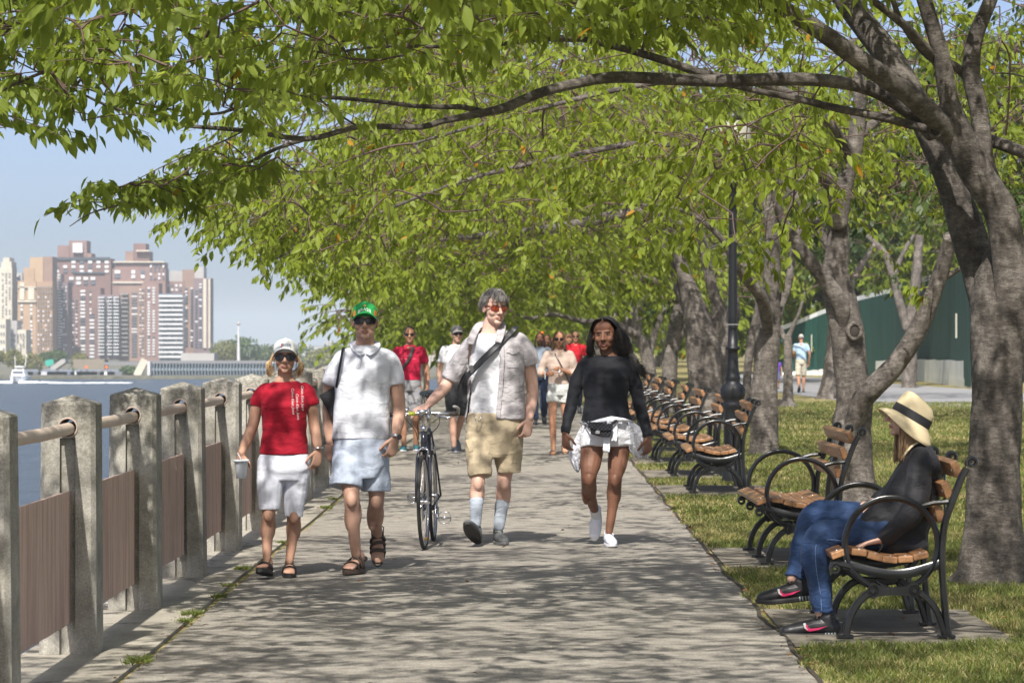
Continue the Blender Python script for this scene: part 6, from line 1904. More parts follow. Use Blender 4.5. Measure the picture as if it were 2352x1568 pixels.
# ---------------------------------------------------------------- man in the green cap
C = Crop(880, 1100, 1.3067, 20.61)
wb = thing("person", "man in white polo shirt, blue checked shorts, sandals and green cap", "person", C(660, 1485))
b_ = MB(); HM = head_frame(C(713, 205, -.01), 2, -2, 0)
add_head(b_, HM, 1.03, wide=1.03)
b_.limb([C(714, 265, .03), C(714, 305, .03), C(715, 350, .03)], [(.062, .062), (.064, .062), (.095, .065)])
b_.loft([(C(690, 860, .02), .14, .095), (C(690, 780, .02), .165, .11), (C(697, 640, .01), .155, .10), (C(705, 480, .0), .165, .105), (C(712, 400, .01), .175, .09), (C(714, 350, .02), .10, .07)])
b_.limb(C.P([(600, 400, .02), (545, 500, .04), (528, 640, .08), (530, 740, .07), (534, 815, .04)]), [.052, .048, .042, .039, .028])
b_.limb(C.P([(828, 400, .02), (868, 510, .03), (888, 640, .05), (882, 715, .0), (872, 785, -.06)]), [.052, .049, .043, .040, .028])
add_hand(b_, C(534, 822, .04), (-.02, -.1, -1), (.5, .8, 0), (.6, -.8, 0), .6, 1.0)
add_hand(b_, C(868, 795, -.06), (-.22, -.2, -1), (-.6, .75, 0), (-.8, -.6, 0), .65, 1.05)
b_.limb(C.P([(620, 860, .0), (632, 1000, -.08), (645, 1100, -.13), (650, 1190, -.09), (658, 1290, -.09), (668, 1390, -.08)]), [.078, .064, .052, .050, .039, .032])
b_.limb(C.P([(770, 860, .03), (768, 1000, .05), (772, 1105, .06), (764, 1190, .20), (768, 1240, .30), (778, 1285, .37)]), [.078, .064, .052, .050, .040, .032])
foot_in_sandal(b_, wb, C(674, 1398, -.07), (-.38, -1, .0), (0, .0, 1), 1.06, mat("brown_sandal", (0.055, 0.035, 0.025), .6), [(.085, .10, .060, .013), (.035, .06, .082, .011), (.005, .02, .092, .010)])
foot_in_sandal(b_, wb, C(776, 1292, .37), (.02, -.42, -.92), (0, -.92, .30), 1.04, mat("brown_sandal", (0.055, 0.035, 0.025), .6), [(.090, .09, .060, .013), (.035, .06, .080, .011), (.005, .02, .090, .010)])
leg_detail(b_, C(645, 1100, -.15), C(650, 1195, -.10), .054); leg_detail(b_, C(772, 1108, .03), C(765, 1190, .18), .054)
finish_body(b_, [SK_B, LIP_A, BROW_L], wb, HM, 1.03)
g = MB()
g.loft([(C(692, 802, .02), .190, .128), (C(694, 720, .02), .186, .124), (C(698, 600, .01), .180, .120), (C(704, 500, .0), .186, .128), (C(710, 430, .0), .192, .120), (C(714, 385, .01), .190, .098), (C(715, 352, .02), .145, .085), (C(715, 325, .03), .085, .075)], 28, power=2.2)
g.limb(C.P([(640, 375, .02), (594, 398, .02), (555, 470, .03), (540, 522, .04)]), [.055, .058, .060, .057], flat=True)
g.limb(C.P([(790, 375, .02), (832, 396, .02), (862, 470, .03), (874, 526, .03)]), [.055, .060, .062, .061], flat=True)
ps = garment("polo_shirt", g, M_polo, wb, .0068, 3, .006, (5, 5, 8), .0035, (10, 10, 14), 8)
g = MB()  # collar: two folded leaves
for s in (-1, 1):
    P_ = [C(714 + s * 48, 306, .06), C(714 + s * 62, 322, .0), C(714 + s * 46, 352, -.065), C(714 + s * 14, 372, -.105)]
    ribbon(g, P_, .048, .005, up=(0, -.4, 1))
g.build("collar", M_polo, ps, smooth=True)
g = MB(); ribbon(g, [proj_front(ps, C, x, y, .002) for x, y in ((700, 376), (690, 400), (684, 425), (683, 440))], .026, .0025, up=(0, -1, 0)); g.build("placket", M_polo, ps, smooth=True)
g = MB()
for (x, y) in ((684, 405), (683, 428)): g.ball(proj_front(ps, C, x, y, .005), (.005, .003, .005), 8, 6)
g.build("button", M_white, ps, smooth=True)
g = MB()
g.loft([(C(692, 1000, .0), .12, .095), (C(690, 940, .01), .17, .115), (C(690, 860, .02), .192, .132), (C(692, 800, .02), .180, .122), (C(692, 770, .02), .17, .115)], 28, power=2.3)
g.limb(C.P([(620, 880, .0), (620, 960, -.05), (616, 1020, -.085), (614, 1046, -.095)]), [.098, .101, .105, .106], n=18, flat=True)
g.limb(C.P([(765, 880, .03), (768, 980, .05), (769, 1040, .06), (769, 1068, .06)]), [.098, .096, .097, .098], n=18, flat=True)
M_check = cloth("blue_seersucker", (0.30, 0.36, 0.48), .05, bump=.6, stripe=((1, 0, .15), 260, (0.52, 0.57, 0.66), .5))
garment("shorts", g, M_check, wb, .0068, 3, .009, (5, 5, 11), .004, (13, 13, 18), 12)
M_gcap = cloth("cap_green", (0.02, 0.30, 0.075), .05)
c_ = cap(wb, HM, 1.04, M_gcap, M_gcap, tilt=-4, arch=.044)
HT = HM @ Matrix.Rotation(R(-4), 4, 'X') @ Matrix.Scale(1.04, 4)
me = text_mesh("BRASIL", .028, mat("cap_print", (0.85, 0.88, 0.85), .6), spacing=1.1); on_surface(me, HT, lambda x, y, z: capfront(x, y * 1.1 - .004 - x * x * 9, z)); obj("lettering", me, c_)
def patch(poly, m, name):
    me_ = new_mesh(name, [(x, y, z) for z in (-.001, .0015) for x, y in poly], [tuple(range(len(poly))), tuple(reversed(range(len(poly), 2 * len(poly))))] + [(i, len(poly) + i, len(poly) + (i + 1) % len(poly), (i + 1) % len(poly)) for i in range(len(poly))], m)
    on_surface(me_, HT, capfront); obj(name, me_, c_)
patch([(-.013, .022), (0, .014), (.013, .022), (0, .030)], mat("flag_yellow", (0.75, 0.55, 0.03), .6), "flag_diamond")
patch([(.004 * math.cos(a), .022 + .004 * math.sin(a)) for a in np.linspace(0, 6.28, 13)[:-1]], mat("flag_blue", (0.05, 0.12, 0.45), .6), "flag_disc")
for s in (-1, 1):
    patch([(s * .060, -.034), (s * .084, -.046), (s * .092, -.012), (s * .070, -.004)][::s], mat("cap_orange", (0.62, 0.22, 0.03), .6), "side_patch")
sunglasses(wb, HM, 1.04, M_lens, M_blackpl, .034, .0205, -.092, .003, drop=.004)
g = MB()
def gshort(rng):
    a = rng.uniform(0, math.pi); p = Vector((.079 * math.cos(a), .02 + .092 * math.sin(a), rng.uniform(-.035, .03)))
    return [HM @ (p * 1.03), HM @ (p * 1.05 + Vector((0, .002, -.012)))]
strands("hair", wb, hair_mat("short_brown_hair", (0.09, 0.06, 0.04), (0.16, 0.11, 0.07)), gshort, 160, rngh, .003)
wt = band(wb, "watch", C(872, 788, -.06), (-.1, -.2, -1), .036, .020, M_watch)
g = MB(); g.tube([C(888, 792, -.088), C(889, 792, -.098)], [.017, .017], 16); g.build("dial", mat("dial_black", (0.02, 0.02, 0.025), .2), wt)
# his black tote bag
tb_ = thing("tote_bag", "black cloth tote bag hanging from the shoulder of the man in the green cap", "bag", C(530, 720, .02))
M_tote = cloth("black_canvas", (0.022, 0.022, 0.026), .1, .7, bump=.4)
g = MB(); g.prism([C(x, y, d) for x, y, d in ((478, 580, .00), (580, 522, -.02), (574, 640, -.02), (562, 730, -.01), (524, 660, .0))], (0, .035, 0)); g.prism([C(x, y, .06) for x, y in ((512, 750), (540, 700), (552, 800), (520, 838), (498, 826))], (0, .03, 0))
g.build("bag_body", M_tote, tb_, bevel=.004)
g = MB(); ribbon(g, C.P([(620, 352, .09), (607, 338, .01), (600, 345, -.07), (590, 400, -.125), (576, 480, -.115), (566, 540, -.06)]), .016, .003, up=(0, -1, .2)); g.build("strap", M_tote, tb_, smooth=True)

# ---------------------------------------------------------------- tall man with the bicycle
C = Crop(1500, 1050, 1.363, 23.50)
wc = thing("person", "tall grey haired man in open striped shirt and khaki shorts wheeling a bicycle", "person", C(600, 1466))
b_ = MB(); HM = head_frame(C(592, 208, -.01), 24, 4, 2); HS = 1.10
add_head(b_, HM, HS, mouth_open=.002)
b_.limb([C(580, 270, .03), C(572, 320, .03), C(570, 370, .02)], [(.066, .066), (.068, .066), (.11, .07)])
b_.loft([(C(590, 860, .02), .15, .10), (C(592, 780, .02), .18, .12), (C(592, 640, .01), .175, .12), (C(590, 480, .0), .185, .12), (C(585, 400, .01), .19, .10), (C(575, 350, .02), .12, .08)])
b_.limb(C.P([(475, 400, .0), (410, 480, -.02), (352, 575, -.04), (325, 628, -.08), (280, 678, -.18), (236, 722, -.30)]), [.058, .053, .049, .046, .041, .029])
b_.limb(C.P([(720, 400, .02), (768, 500, .04), (790, 640, .06), (786, 710, .02), (774, 790, -.05)]), [.056, .052, .046, .042, .030])
add_hand(b_, C(236, 724, -.30), (-1, -.35, -.42), (-.3, .1, -1), (0, -1, -.2), .55, 1.08, curls=(.35, .4, .5, .6))
add_hand(b_, C(773, 800, -.05), (-.14, -.2, -1), (-.55, .8, 0), (-.8, -.6, 0), .75, 1.12)
b_.limb(C.P([(510, 880, .0), (500, 1020, -.08), (500, 1130, -.15), (494, 1190, -.14), (490, 1270, -.18), (488, 1350, -.22)]), [.085, .068, .052, .051, .040, .032])
b_.limb(C.P([(665, 880, .02), (652, 1020, .04), (640, 1125, .04), (636, 1190, .10), (624, 1280, .11), (612, 1370, .09)]), [.085, .068, .053, .052, .041, .032])
leg_detail(b_, C(500, 1132, -.17), C(495, 1195, -.15), .054); leg_detail(b_, C(640, 1128, .01), C(636, 1195, .08), .055)
finish_body(b_, [SK_C, LIP_A, BROW_L], wc, HM, HS)
g = MB()  # white T-shirt
g.loft([(C(592, 788, .02), .200, .138), (C(592, 700, .02), .200, .140), (C(592, 560, .0), .200, .140), (C(588, 440, .0), .200, .128), (C(582, 385, .01), .185, .105), (C(576, 345, .02), .115, .085)], 28)
garment("t_shirt", g, M_white, wc, .007, 3, .006, (5, 5, 7), .003, (11, 11, 14), 14)
g = MB()
g.loft([(C(594, 798, .02), .232, .158), (C(594, 700, .02), .222, .156), (C(594, 560, .0), .218, .154), (C(590, 450, .0), .220, .142), (C(586, 390, .01), .222, .112), (C(580, 348, .02), .15, .092), (C(576, 320, .03), .088, .080)], 28, power=2.2)
g.limb(C.P([(500, 385, .0), (462, 412, -.01), (398, 505, -.03), (352, 592, -.04)]), [.064, .070, .074, .074], flat=True)
g.limb(C.P([(690, 370, .02), (728, 392, .02), (768, 455, .03), (784, 508, .04)]), [.060, .064, .066, .067], flat=True)
yl = [(C(0, y).z, C(a, y).x, C(b, y).x) for y, a, b in ((300, 545, 610), (345, 478, 598), (400, 458, 612), (470, 446, 618), (600, 462, 612), (700, 450, 603), (800, 436, 598), (840, 430, 598))]
def opening(c):
    if c.y > 23.5 + .0: return c.z < C(0, 802).z
    for (z0, a0, b0), (z1, a1, b1) in zip(yl, yl[1:]):
        if z1 <= c.z <= z0:
            u = (z0 - c.z) / (z0 - z1); return a0 + (a1 - a0) * u < c.x < b0 + (b1 - b0) * u
    return c.z > yl[0][0] + .01 and c.y < 23.5 or c.z < C(0, 800).z
M_stripe = cloth("striped_linen", (0.44, 0.42, 0.43), .05, bump=.7, bscale=18, stripe=((1, 0, .05), 130, (0.33, 0.31, 0.33), .35))
osh = garment("overshirt", g, M_stripe, wc, .007, 3, .008, (5, 5, 8), .005, (12, 12, 16), 21, cut=opening, solid=.003)
g = MB()  # collar, front band and pocket
for s, P_ in ((-1, [(560, 285, .08), (508, 300, .04), (478, 345, -.07), (458, 400, -.13)]), (1, [(600, 285, .08), (628, 300, .03), (622, 350, -.09), (606, 392, -.125)])):
    ribbon(g, [C(*p) for p in P_], .060, .004, up=(s * -.2, -.5, .6))
g.build("collar", M_stripe, osh, smooth=True)
def on_front(x, y, off=.004, tgt=None, CC=None):
    o = tgt; wl = world_loc(o)
    if "_t" not in globals() or globals().get("_to") is not o:
        globals()["_t"] = BVHTree.FromPolygons([v.co + wl for v in o.data.vertices], [tuple(p.vertices) for p in o.data.polygons]); globals()["_to"] = o
    p = CC(x, y, 0); hit = _t.ray_cast(Vector((p.x, p.y - .6, p.z)), Vector((0, 1, 0)))
    return (hit[0] + Vector((0, -off, 0))) if hit[0] is not None else p + Vector((0, -.12, 0))
g = MB(); ribbon(g, [on_front(x, y, .003, osh, C) for x, y in ((626, 400), (632, 470), (627, 560), (622, 650), (612, 740), (610, 790))], .034, .0035); g.build("placket", M_stripe, osh, smooth=True)
def pad(mb, pts, d=.006):
    mb.prism(pts, (0, -d, 0))
g = MB(); vs = []; 
for (x0, x1, y0, y1) in ((656, 720, 425, 525), (652, 728, 418, 446)):
    nx = 6; pts = [on_front(x, y0, .002, osh, C) for x in np.linspace(x0, x1, nx)] + [on_front(x, y1 + (8 if (x0 + x1) / 2 - 8 < x < (x0 + x1) / 2 + 8 and y1 < 460 else 0), .002, osh, C) for x in np.linspace(x1, x0, nx)]
    pad(g, pts, .004 if y1 > 500 else .008)
g.build("pocket", M_stripe, osh)
g = MB()
g.loft([(C(586, 1000, .0), .12, .095), (C(588, 940, .01), .17, .12), (C(588, 860, .02), .215, .150), (C(590, 800, .02), .222, .150), (C(591, 765, .02), .205, .140)], 28, power=2.2)
g.limb(C.P([(508, 890, .0), (504, 990, -.07), (510, 1060, -.12), (514, 1105, -.14)]), [.105, .101, .090, .085], n=18, flat=True)
g.limb(C.P([(664, 890, .02), (664, 990, .04), (666, 1050, .04), (666, 1085, .04)]), [.108, .108, .100, .097], n=18, flat=True)
kh = garment("shorts", g, cloth("khaki_cotton", (0.42, 0.35, 0.24), .08, bump=.7), wc, .007, 3, .010, (6, 6, 10), .005, (14, 14, 16), 31)
mb = MB()
for (x0, x1, y0, y1) in ((680, 735, 930, 1030), (434, 480, 905, 965)):
    pad(mb, [on_front(x, y, .001, kh, C) for x, y in ((x0, y0), ((x0 + x1) / 2, y0), (x1 - 4, y0 + 4), (x1 - 4, y1), ((x0 + x1) / 2, y1 + 3), (x0, y1))], .006)
mb.build("pocket", cloth("khaki_cotton", (0.42, 0.35, 0.24)), kh)
M_sock = cloth("grey_sock", (0.36, 0.40, 0.46), .05, stripe=((1, .4, 0), 180, (0.30, 0.34, 0.40), .4))
for (P_, r_) in (([(493, 1238, -.16), (490, 1290, -.19), (488, 1352, -.22)], [.0545, .047, .042]), ([(628, 1252, .10), (620, 1310, .11), (612, 1372, .09)], [.053, .047, .041])):
    g = MB(); g.limb(C.P(P_), r_, n=20); me = remeshed(g, .006, 2); put_mats(me, [M_sock]); obj("sock", me, wc)
M_grey_shoe = cloth("grey_trainer", (0.10, 0.105, 0.105), .3, .6, bump=.8, bscale=60, dist=.004); M_lace = mat("shoe_lace", (0.45, 0.46, 0.42), .7)
shoe(wc, C(484, 1372, -.22), (-.30, -.80, .50), (-.1, .45, .9), 1.12, M_grey_shoe, M_black_rubber, M_lace, label="raised shoe showing its black sole")
shoe(wc, C(612, 1392, .09), (.22, -1, -.02), (0, 0, 1), 1.10, M_grey_shoe, mat("grey_sole", (0.16, 0.165, 0.17), .7), M_lace)
sunglasses(wc, HM, HS, mat("amber_lens", (0.20, 0.022, 0.008), .08, spec=.9), mat("tortoise", (0.10, 0.02, 0.012), .3), .027, .0175, -.086, .000, square=True)
M_greyhair = hair_mat("grey_hair", (0.04, 0.037, 0.036), (0.25, 0.235, 0.225))
def gent(rng):
    a = rng.uniform(0, 2 * math.pi); e = rng.uniform(.0, 1.45)
    p = Vector((.080 * math.cos(a) * math.cos(e), .020 + .096 * math.sin(a) * math.cos(e), .036 + .088 * math.sin(e)))
    front = p.y < -.035
    if front and p.z < .062: return None
    side = Vector((p.x, p.y * .4, 0)).normalized()
    if front:
        sx = rng.uniform(-.6, .15); d = [Vector((0, -.01, .012)), Vector((sx * .03, -.034, .006)), Vector((sx * .07, -.046, -.018 - .022 * rng.random()))]
    else:
        ln = rng.uniform(.03, .06) * (1.3 if p.y > .03 and p.z < .06 else 1); d = [side * .006 + Vector((0, 0, .006)), side * .016 + Vector((0, .004, -ln * .3)), side * (.016 + rng.normal(0, .008)) + Vector((0, .008, -ln))]
    return [HM @ (p * HS * .98)] + [HM @ ((p + q + Vector(rng.normal(0, .003, 3))) * HS) for q in d]
def bz(mb):
    h = Loc(mb, HM, HS); h.ball((0, .026, .046), (.078, .092, .082))
strands("hair", wc, M_greyhair, gent, 1150, rngh, .0030, base=bz)
# his shoulder bag
mbg = thing("messenger_bag", "black messenger bag slung across the tall man, strap over his white T-shirt", "bag", C(430, 640, .05))
M_strap = mat("black_webbing", (0.020, 0.021, 0.024), .5, bump=.3, bscale=120, dist=.002)
g = MB(); ribbon(g, [C(700, 330, .08), C(704, 308, .02), C(694, 318, -.05)] + [on_front(x, y, .010, osh, C) for x, y in ((664, 350), (625, 388))] + [C(590, 420, -.158), C(530, 478, -.170), C(478, 534, -.165), C(440, 575, -.13), C(418, 620, -.07)], .050, .003, up=(0, -.8, .6)); g.build("strap", M_strap, mbg, smooth=True)
g = MB(); g.prism([C(x, y, -.04) for x, y in ((402, 560), (448, 548), (470, 640), (462, 700), (428, 722), (404, 690), (384, 670))], (0, .14, 0)); g.build("bag_body", M_strap, mbg, bevel=.012)
g = MB(); g.prism([C(x, y, -.19) for x, y in ((448, 520), (470, 510), (482, 540), (466, 562))], (0, .008, 0)); g.build("buckle", mat("buckle_plastic", (0.07, 0.07, 0.075), .3), mbg, bevel=.002)
car = thing("carabiner", "small silver carabiner clipped to the waistband of the tall man's khaki shorts", "carabiner", C(505, 800, -.16))
g = MB(); g.tube([C(x, y, -.165) for x, y in ((490, 778), (486, 806), (494, 818), (510, 806), (520, 780))], .0035, 8); g.build("hook", M_watch, car, smooth=True)
g = MB(); g.tube([C(520, 780, -.165), C(505, 815, -.165)], .003, 8); g.build("gate", mat("gate_yellow", (0.6, 0.55, 0.1), .4), car, smooth=True)

# ---------------------------------------------------------------- woman in black
C = Crop(2050, 1200, 1.5673, 23.26)
wd = thing("person", "smiling woman in black long sleeved top and white shorts, white jacket tied round her hips", "person", C(520, 1463))
b_ = MB(); HM = head_frame(C(488, 167, -.02), -9, 3, -3); HS = 1.06
add_head(b_, HM, HS, True, 1.09, mouth_open=.005)
b_.limb([C(500, 250, .015), C(508, 282, .02), C(512, 315, .02)], [(.052, .052), (.056, .054), (.095, .06)])
b_.loft([(C(500, 860, .01), .12, .08), (C(502, 760, .01), .17, .115), (C(498, 600, .0), .135, .10), (C(498, 480, -.01), .145, .11), (C(500, 400, -.01), .15, .10), (C(505, 340, .01), .16, .075), (C(510, 300, .02), .10, .06)])
b_.limb(C.P([(375, 355, .02), (305, 480, .03), (272, 600, .02), (248, 765, -.06)]), [.044, .038, .030, .024])
b_.limb(C.P([(625, 355, .02), (677, 480, .03), (706, 600, .04), (752, 790, .02)]), [.044, .038, .030, .024])
add_hand(b_, C(247, 772, -.06), (.06, -.15, -1), (.6, .75, 0), (.85, -.5, 0), .62, .95)
add_hand(b_, C(754, 800, .02), (.0, -.1, -1), (-.6, .75, 0), (-.7, -.6, 0), .6, .95)
b_.limb(C.P([(415, 850, .0), (402, 950, -.04), (392, 1035, -.08), (392, 1110, .02), (408, 1180, .14), (432, 1255, .26)]), [.088, .080, .058, .052, .040, .030])
b_.limb(C.P([(580, 850, .02), (568, 950, .0), (552, 1045, -.03), (548, 1130, .02), (532, 1260, .02), (515, 1375, .0)]), [.086, .074, .053, .051, .036, .029])
leg_detail(b_, C(393, 1040, -.10), C(394, 1120, .02), .054); leg_detail(b_, C(552, 1048, -.05), C(547, 1135, .01), .052)
finish_body(b_, [SK_D, LIP_D, BROW_D], wd, HM, HS, mo=.006)
g = MB()
g.loft([(C(503, 702, .01), .192, .135), (C(500, 640, .0), .172, .125), (C(497, 560, .0), .164, .118), (C(496, 500, -.01), .168, .125), (C(497, 430, -.02), .172, .130), (C(500, 370, -.01), .182, .110), (C(505, 325, .01), .180, .085), (C(508, 306, .02), .135, .070), (C(510, 298, .028), .100, .062)], 28)
g.ball(C(432, 440, -.07), (.068, .058, .062)); g.ball(C(562, 440, -.07), (.068, .058, .062))
g.limb(C.P([(415, 330, .02), (372, 352, .02), (318, 460, .03), (288, 580, .02), (264, 680, -.02), (247, 770, -.06)]), [.054, .056, .054, .049, .042, .037], flat=True)
g.limb(C.P([(590, 330, .02), (630, 352, .02), (672, 460, .03), (700, 590, .04), (733, 700, .04), (752, 788, .02)]), [.054, .056, .054, .049, .043, .037], flat=True)
tp = garment("top", g, cloth("black_jersey", (0.009, 0.010, 0.014), .15, .75, bump=.5), wd, .007, 3, .007, (4, 4, 17), .003, (8, 8, 24), 41)
g = MB()
g.loft([(C(503, 850, .01), .165, .110), (C(502, 790, .01), .196, .138), (C(503, 720, .01), .188, .132), (C(503, 690, .01), .178, .125)], 28, power=2.3)
g.limb(C.P([(418, 780, .0), (418, 830, -.01), (418, 862, -.02)]), [.098, .098, .098], n=18, flat=True)
g.limb(C.P([(586, 780, .02), (587, 825, .01), (587, 856, .0)]), [.098, .097, .096], n=18, flat=True)
garment("shorts", g, M_white, wd, .007, 3, .003, (6, 6, 14), .002, (15, 15, 22), 43)
# the jacket tied round her hips
M_jack = cloth("white_linen", (0.74, 0.75, 0.82), .03, .8, bump=.9, bscale=22)
def sheet_cloth(mb, rows, thick=.006):
    nr, nc = len(rows), len(rows[0]); vs = [p for r_ in rows for p in r_]; vs2 = [p + Vector((0, thick, 0)) for p in vs]; K = nr * nc; fs = []
    for i in range(nr - 1):
        for j in range(nc - 1):
            a = i * nc + j; fs.append((a, a + 1, a + nc + 1, a + nc)); fs.append((K + a, K + a + nc, K + a + nc + 1, K + a + 1))
    for j in range(nc - 1): fs += [(j, K + j, K + j + 1, j + 1), ((nr - 1) * nc + j, (nr - 1) * nc + j + 1, K + (nr - 1) * nc + j + 1, K + (nr - 1) * nc + j)]
    for i in range(nr - 1): fs += [(i * nc, (i + 1) * nc, K + (i + 1) * nc, K + i * nc), (i * nc + nc - 1, K + i * nc + nc - 1, K + (i + 1) * nc + nc - 1, (i + 1) * nc + nc - 1)]
    mb.add(vs + vs2, fs)
def flap(mb, L_, R_, seed, folds=3, amp=.02, n=16, m=12):
    rows = []
    for i in range(n + 1):
        u = i / n; k = u * (len(L_) - 1); a = int(min(k, len(L_) - 2)); f = k - a
        pl = [L_[a][q] * (1 - f) + L_[a + 1][q] * f for q in range(3)]; pr = [R_[a][q] * (1 - f) + R_[a + 1][q] * f for q in range(3)]; row = []
        for j in range(m + 1):
            v = j / m; x, y, d = (pl[q] * (1 - v) + pr[q] * v for q in range(3))
            row.append(C(x, y, d + amp * u * math.sin(v * folds * 2 * math.pi + seed + u * 2) + .006 * noise.noise(Vector((v * 6, u * 6, seed)))))
        rows.append(row)
    sheet_cloth(mb, rows)
g = MB()
flap(g, [(352, 712, .02), (322, 770, .05), (290, 840, .08), (262, 905, .10), (300, 990, .12), (320, 1010, .12)], [(372, 705, -.09), (352, 780, -.06), (346, 860, -.02), (346, 920, .02), (344, 970, .06), (330, 1008, .10)], 1)
flap(g, [(632, 696, -.10), (640, 760, -.08), (640, 820, -.06), (636, 868, -.04), (665, 905, .0), (684, 922, .02)], [(650, 692, .0), (712, 735, .03), (742, 785, .05), (770, 828, .06), (764, 890, .06), (748, 925, .05)], 4, 3.5, .03)
g.tube(C.P([(350, 705, .02), (400, 712, -.13), (470, 694, -.155), (530, 682, -.16), (600, 688, -.145), (652, 700, .0)]), [(.022, .012), (.018, .014), (.020, .018), (.022, .020), (.018, .014), (.02, .012)], 10, up=(0, 0, 1))
g.ball(C(522, 700, -.165), (.028, .020, .026))
flap(g, [(532, 700, -.16), (532, 780, -.165), (528, 818, -.165)], [(566, 700, -.16), (568, 790, -.165), (560, 820, -.165)], 2, 1, .006, 8, 5)
flap(g, [(482, 772, -.155), (480, 830, -.16), (478, 884, -.16)], [(522, 772, -.155), (522, 830, -.16), (520, 886, -.16)], 3, 1, .004, 8, 5)
g.build("tied_jacket", M_jack, wd, smooth=True)
# eyes, face details
for s in (-1, 1):
    e = Loc(MB(), HM, HS); e.ball((s * .030, -.0660, .002), (.0140, .0115, .0050)); eo = e.mb.build("eye", mat("eye_white", (0.36, 0.33, 0.31), .3), wd, smooth=True)
    e = Loc(MB(), HM, HS); e.ball((s * .030, -.0745, .002), (.0056, .004, .0048)); e.mb.build("iris", mat("iris_dark", (0.015, 0.009, 0.006), .1), eo, smooth=True)
    e = Loc(MB(), HM, HS); e.tube([(s * .015, -.074, .005), (s * .030, -.079, .0078), (s * .045, -.070, .0055)], .0026, 6); e.mb.build("lashes", mat("lash_black", (0.01, 0.008, 0.007), .6), eo, smooth=True)
M_bhair = hair_mat("black_hair", (0.007, 0.006, 0.006), (0.022, 0.018, 0.017), .3)
def genb(rng):
    s = -1 if rng.random() < .42 else 1
    a = rng.uniform(-.35, 1.0); part = -.004
    p0 = Vector((part + s * .004, -.060 + .11 * (a + .35) / 1.35, .112 + .006 * a))
    yb = -.062 + .115 * (a + .35)
    p1 = Vector((s * .055, yb - .005, .106)); p2 = Vector((s * .092 + (.008 if s > 0 else 0), yb, .045)); 
    if s < 0:
        end = Vector((-.112 + rng.normal(0, .014), yb + .01, -.120 + rng.normal(0, .02))); p3 = Vector((-.103 + rng.normal(0, .008), yb, -.04))
        return [HM @ (p * 1.06) for p in (p0, p1, p2, p3, end)]
    if a > .1 and rng.random() < .42:      # swept back over her shoulder
        p3 = Vector((.098 + rng.normal(0, .006), yb + .01, -.05)); p4 = Vector((.115, .03, -.13)); p5 = Vector((.185 + rng.normal(0, .012), .02, -.17 + rng.normal(0, .010))); p6 = Vector((.262 + rng.normal(0, .010), .0, -.29 + rng.normal(0, .02)))
        return [HM @ (p * 1.06) for p in (p0, p1, p2, p3, p4, p5, p6)]
    p3 = Vector((.118 + rng.normal(0, .022), yb + .015, -.04)); p4 = Vector((.138 + rng.normal(0, .028), yb + .03, -.120 + rng.normal(0, .02)))
    return [HM @ (p * 1.06) for p in (p0, p1, p2, p3, p4)]
def bzz(mb):
    h = Loc(mb, HM, HS); h.ball((.006, .034, .044), (.090, .092, .082)); h.limb([(.0, .07, .04), (.03, .085, -.05), (.04, .08, -.12)], [.085, .095, .08])
strands("hair", wd, M_bhair, genb, 1100, rngh, .0032, .35, base=bzz)
# small quilted bag
qb = thing("handbag", "small quilted black handbag worn at the waist of the woman in black", "bag", C(462, 795, -.2))
M_quilt = bpy.data.materials.new("quilted_leather"); M_quilt.use_nodes = True
n, l = nt(M_quilt); bb = n["Principled BSDF"]; bb.inputs["Base Color"].default_value = (.012, .012, .018, 1); bb.inputs["Roughness"].default_value = .32
tc = n.new("ShaderNodeTexCoord"); mp = n.new("ShaderNodeMapping"); mp.inputs["Rotation"].default_value = (0, R(45), 0); mp.inputs["Scale"].default_value = (50, 1, 50); l.new(tc.outputs["Object"], mp.inputs[0])
fr_n = n.new("ShaderNodeVectorMath"); fr_n.operation = 'FRACTION'; l.new(mp.outputs[0], fr_n.inputs[0]); sp_ = n.new("ShaderNodeSeparateXYZ"); l.new(fr_n.outputs[0], sp_.inputs[0])
def tri(o):
    a = n.new("ShaderNodeMath"); a.operation = 'PINGPONG'; a.inputs[1].default_value = .5; l.new(o, a.inputs[0]); q = n.new("ShaderNodeMath"); q.operation = 'POWER'; q.inputs[1].default_value = .4; l.new(a.outputs[0], q.inputs[0]); return q.outputs[0]
mn = n.new("ShaderNodeMath"); mn.operation = 'MINIMUM'; l.new(tri(sp_.outputs[0]), mn.inputs[0]); l.new(tri(sp_.outputs[2]), mn.inputs[1])
bp = n.new("ShaderNodeBump"); bp.inputs["Strength"].default_value = 1; bp.inputs["Distance"].default_value = .006; l.new(mn.outputs[0], bp.inputs["Height"]); l.new(bp.outputs[0], bb.inputs["Normal"])
g = MB(); g.prism([C(x, y, -.205) for x, y in ((396, 706), (470, 708), (536, 722), (534, 768), (522, 795), (470, 793), (404, 776))], (0, .055, 0)); g.build("bag_body", M_quilt, qb, bevel=.008)
g = MB(); g.prism([C(x, y, -.217) for x, y in ((390, 700), (470, 702), (540, 716), (536, 752), (470, 756), (386, 738))], (0, .014, 0)); g.build("flap", M_quilt, qb, bevel=.004)
g = MB(); g.prism([C(x, y, -.225) for x, y in ((434, 754), (460, 756), (458, 774), (432, 772))], (0, .009, 0)); g.build("clasp", M_watch, qb, bevel=.001)
g = MB(); ribbon(g, C.P([(520, 722, -.20), (545, 705, -.185), (562, 690, -.17)]), .020, .003, up=(0, -1, 0)); g.build("strap", M_blackpl, qb, smooth=True); g = MB(); ribbon(g, C.P([(396, 712, -.19), (370, 700, -.12), (348, 696, .0)]), .014, .003, up=(0, -1, 0)); g.build("strap", M_blackpl, qb, smooth=True)
M_canv = cloth("white_canvas_shoe", (0.74, 0.76, 0.86), .03); M_wsole = mat("white_rubber", (0.70, 0.71, 0.76), .5)
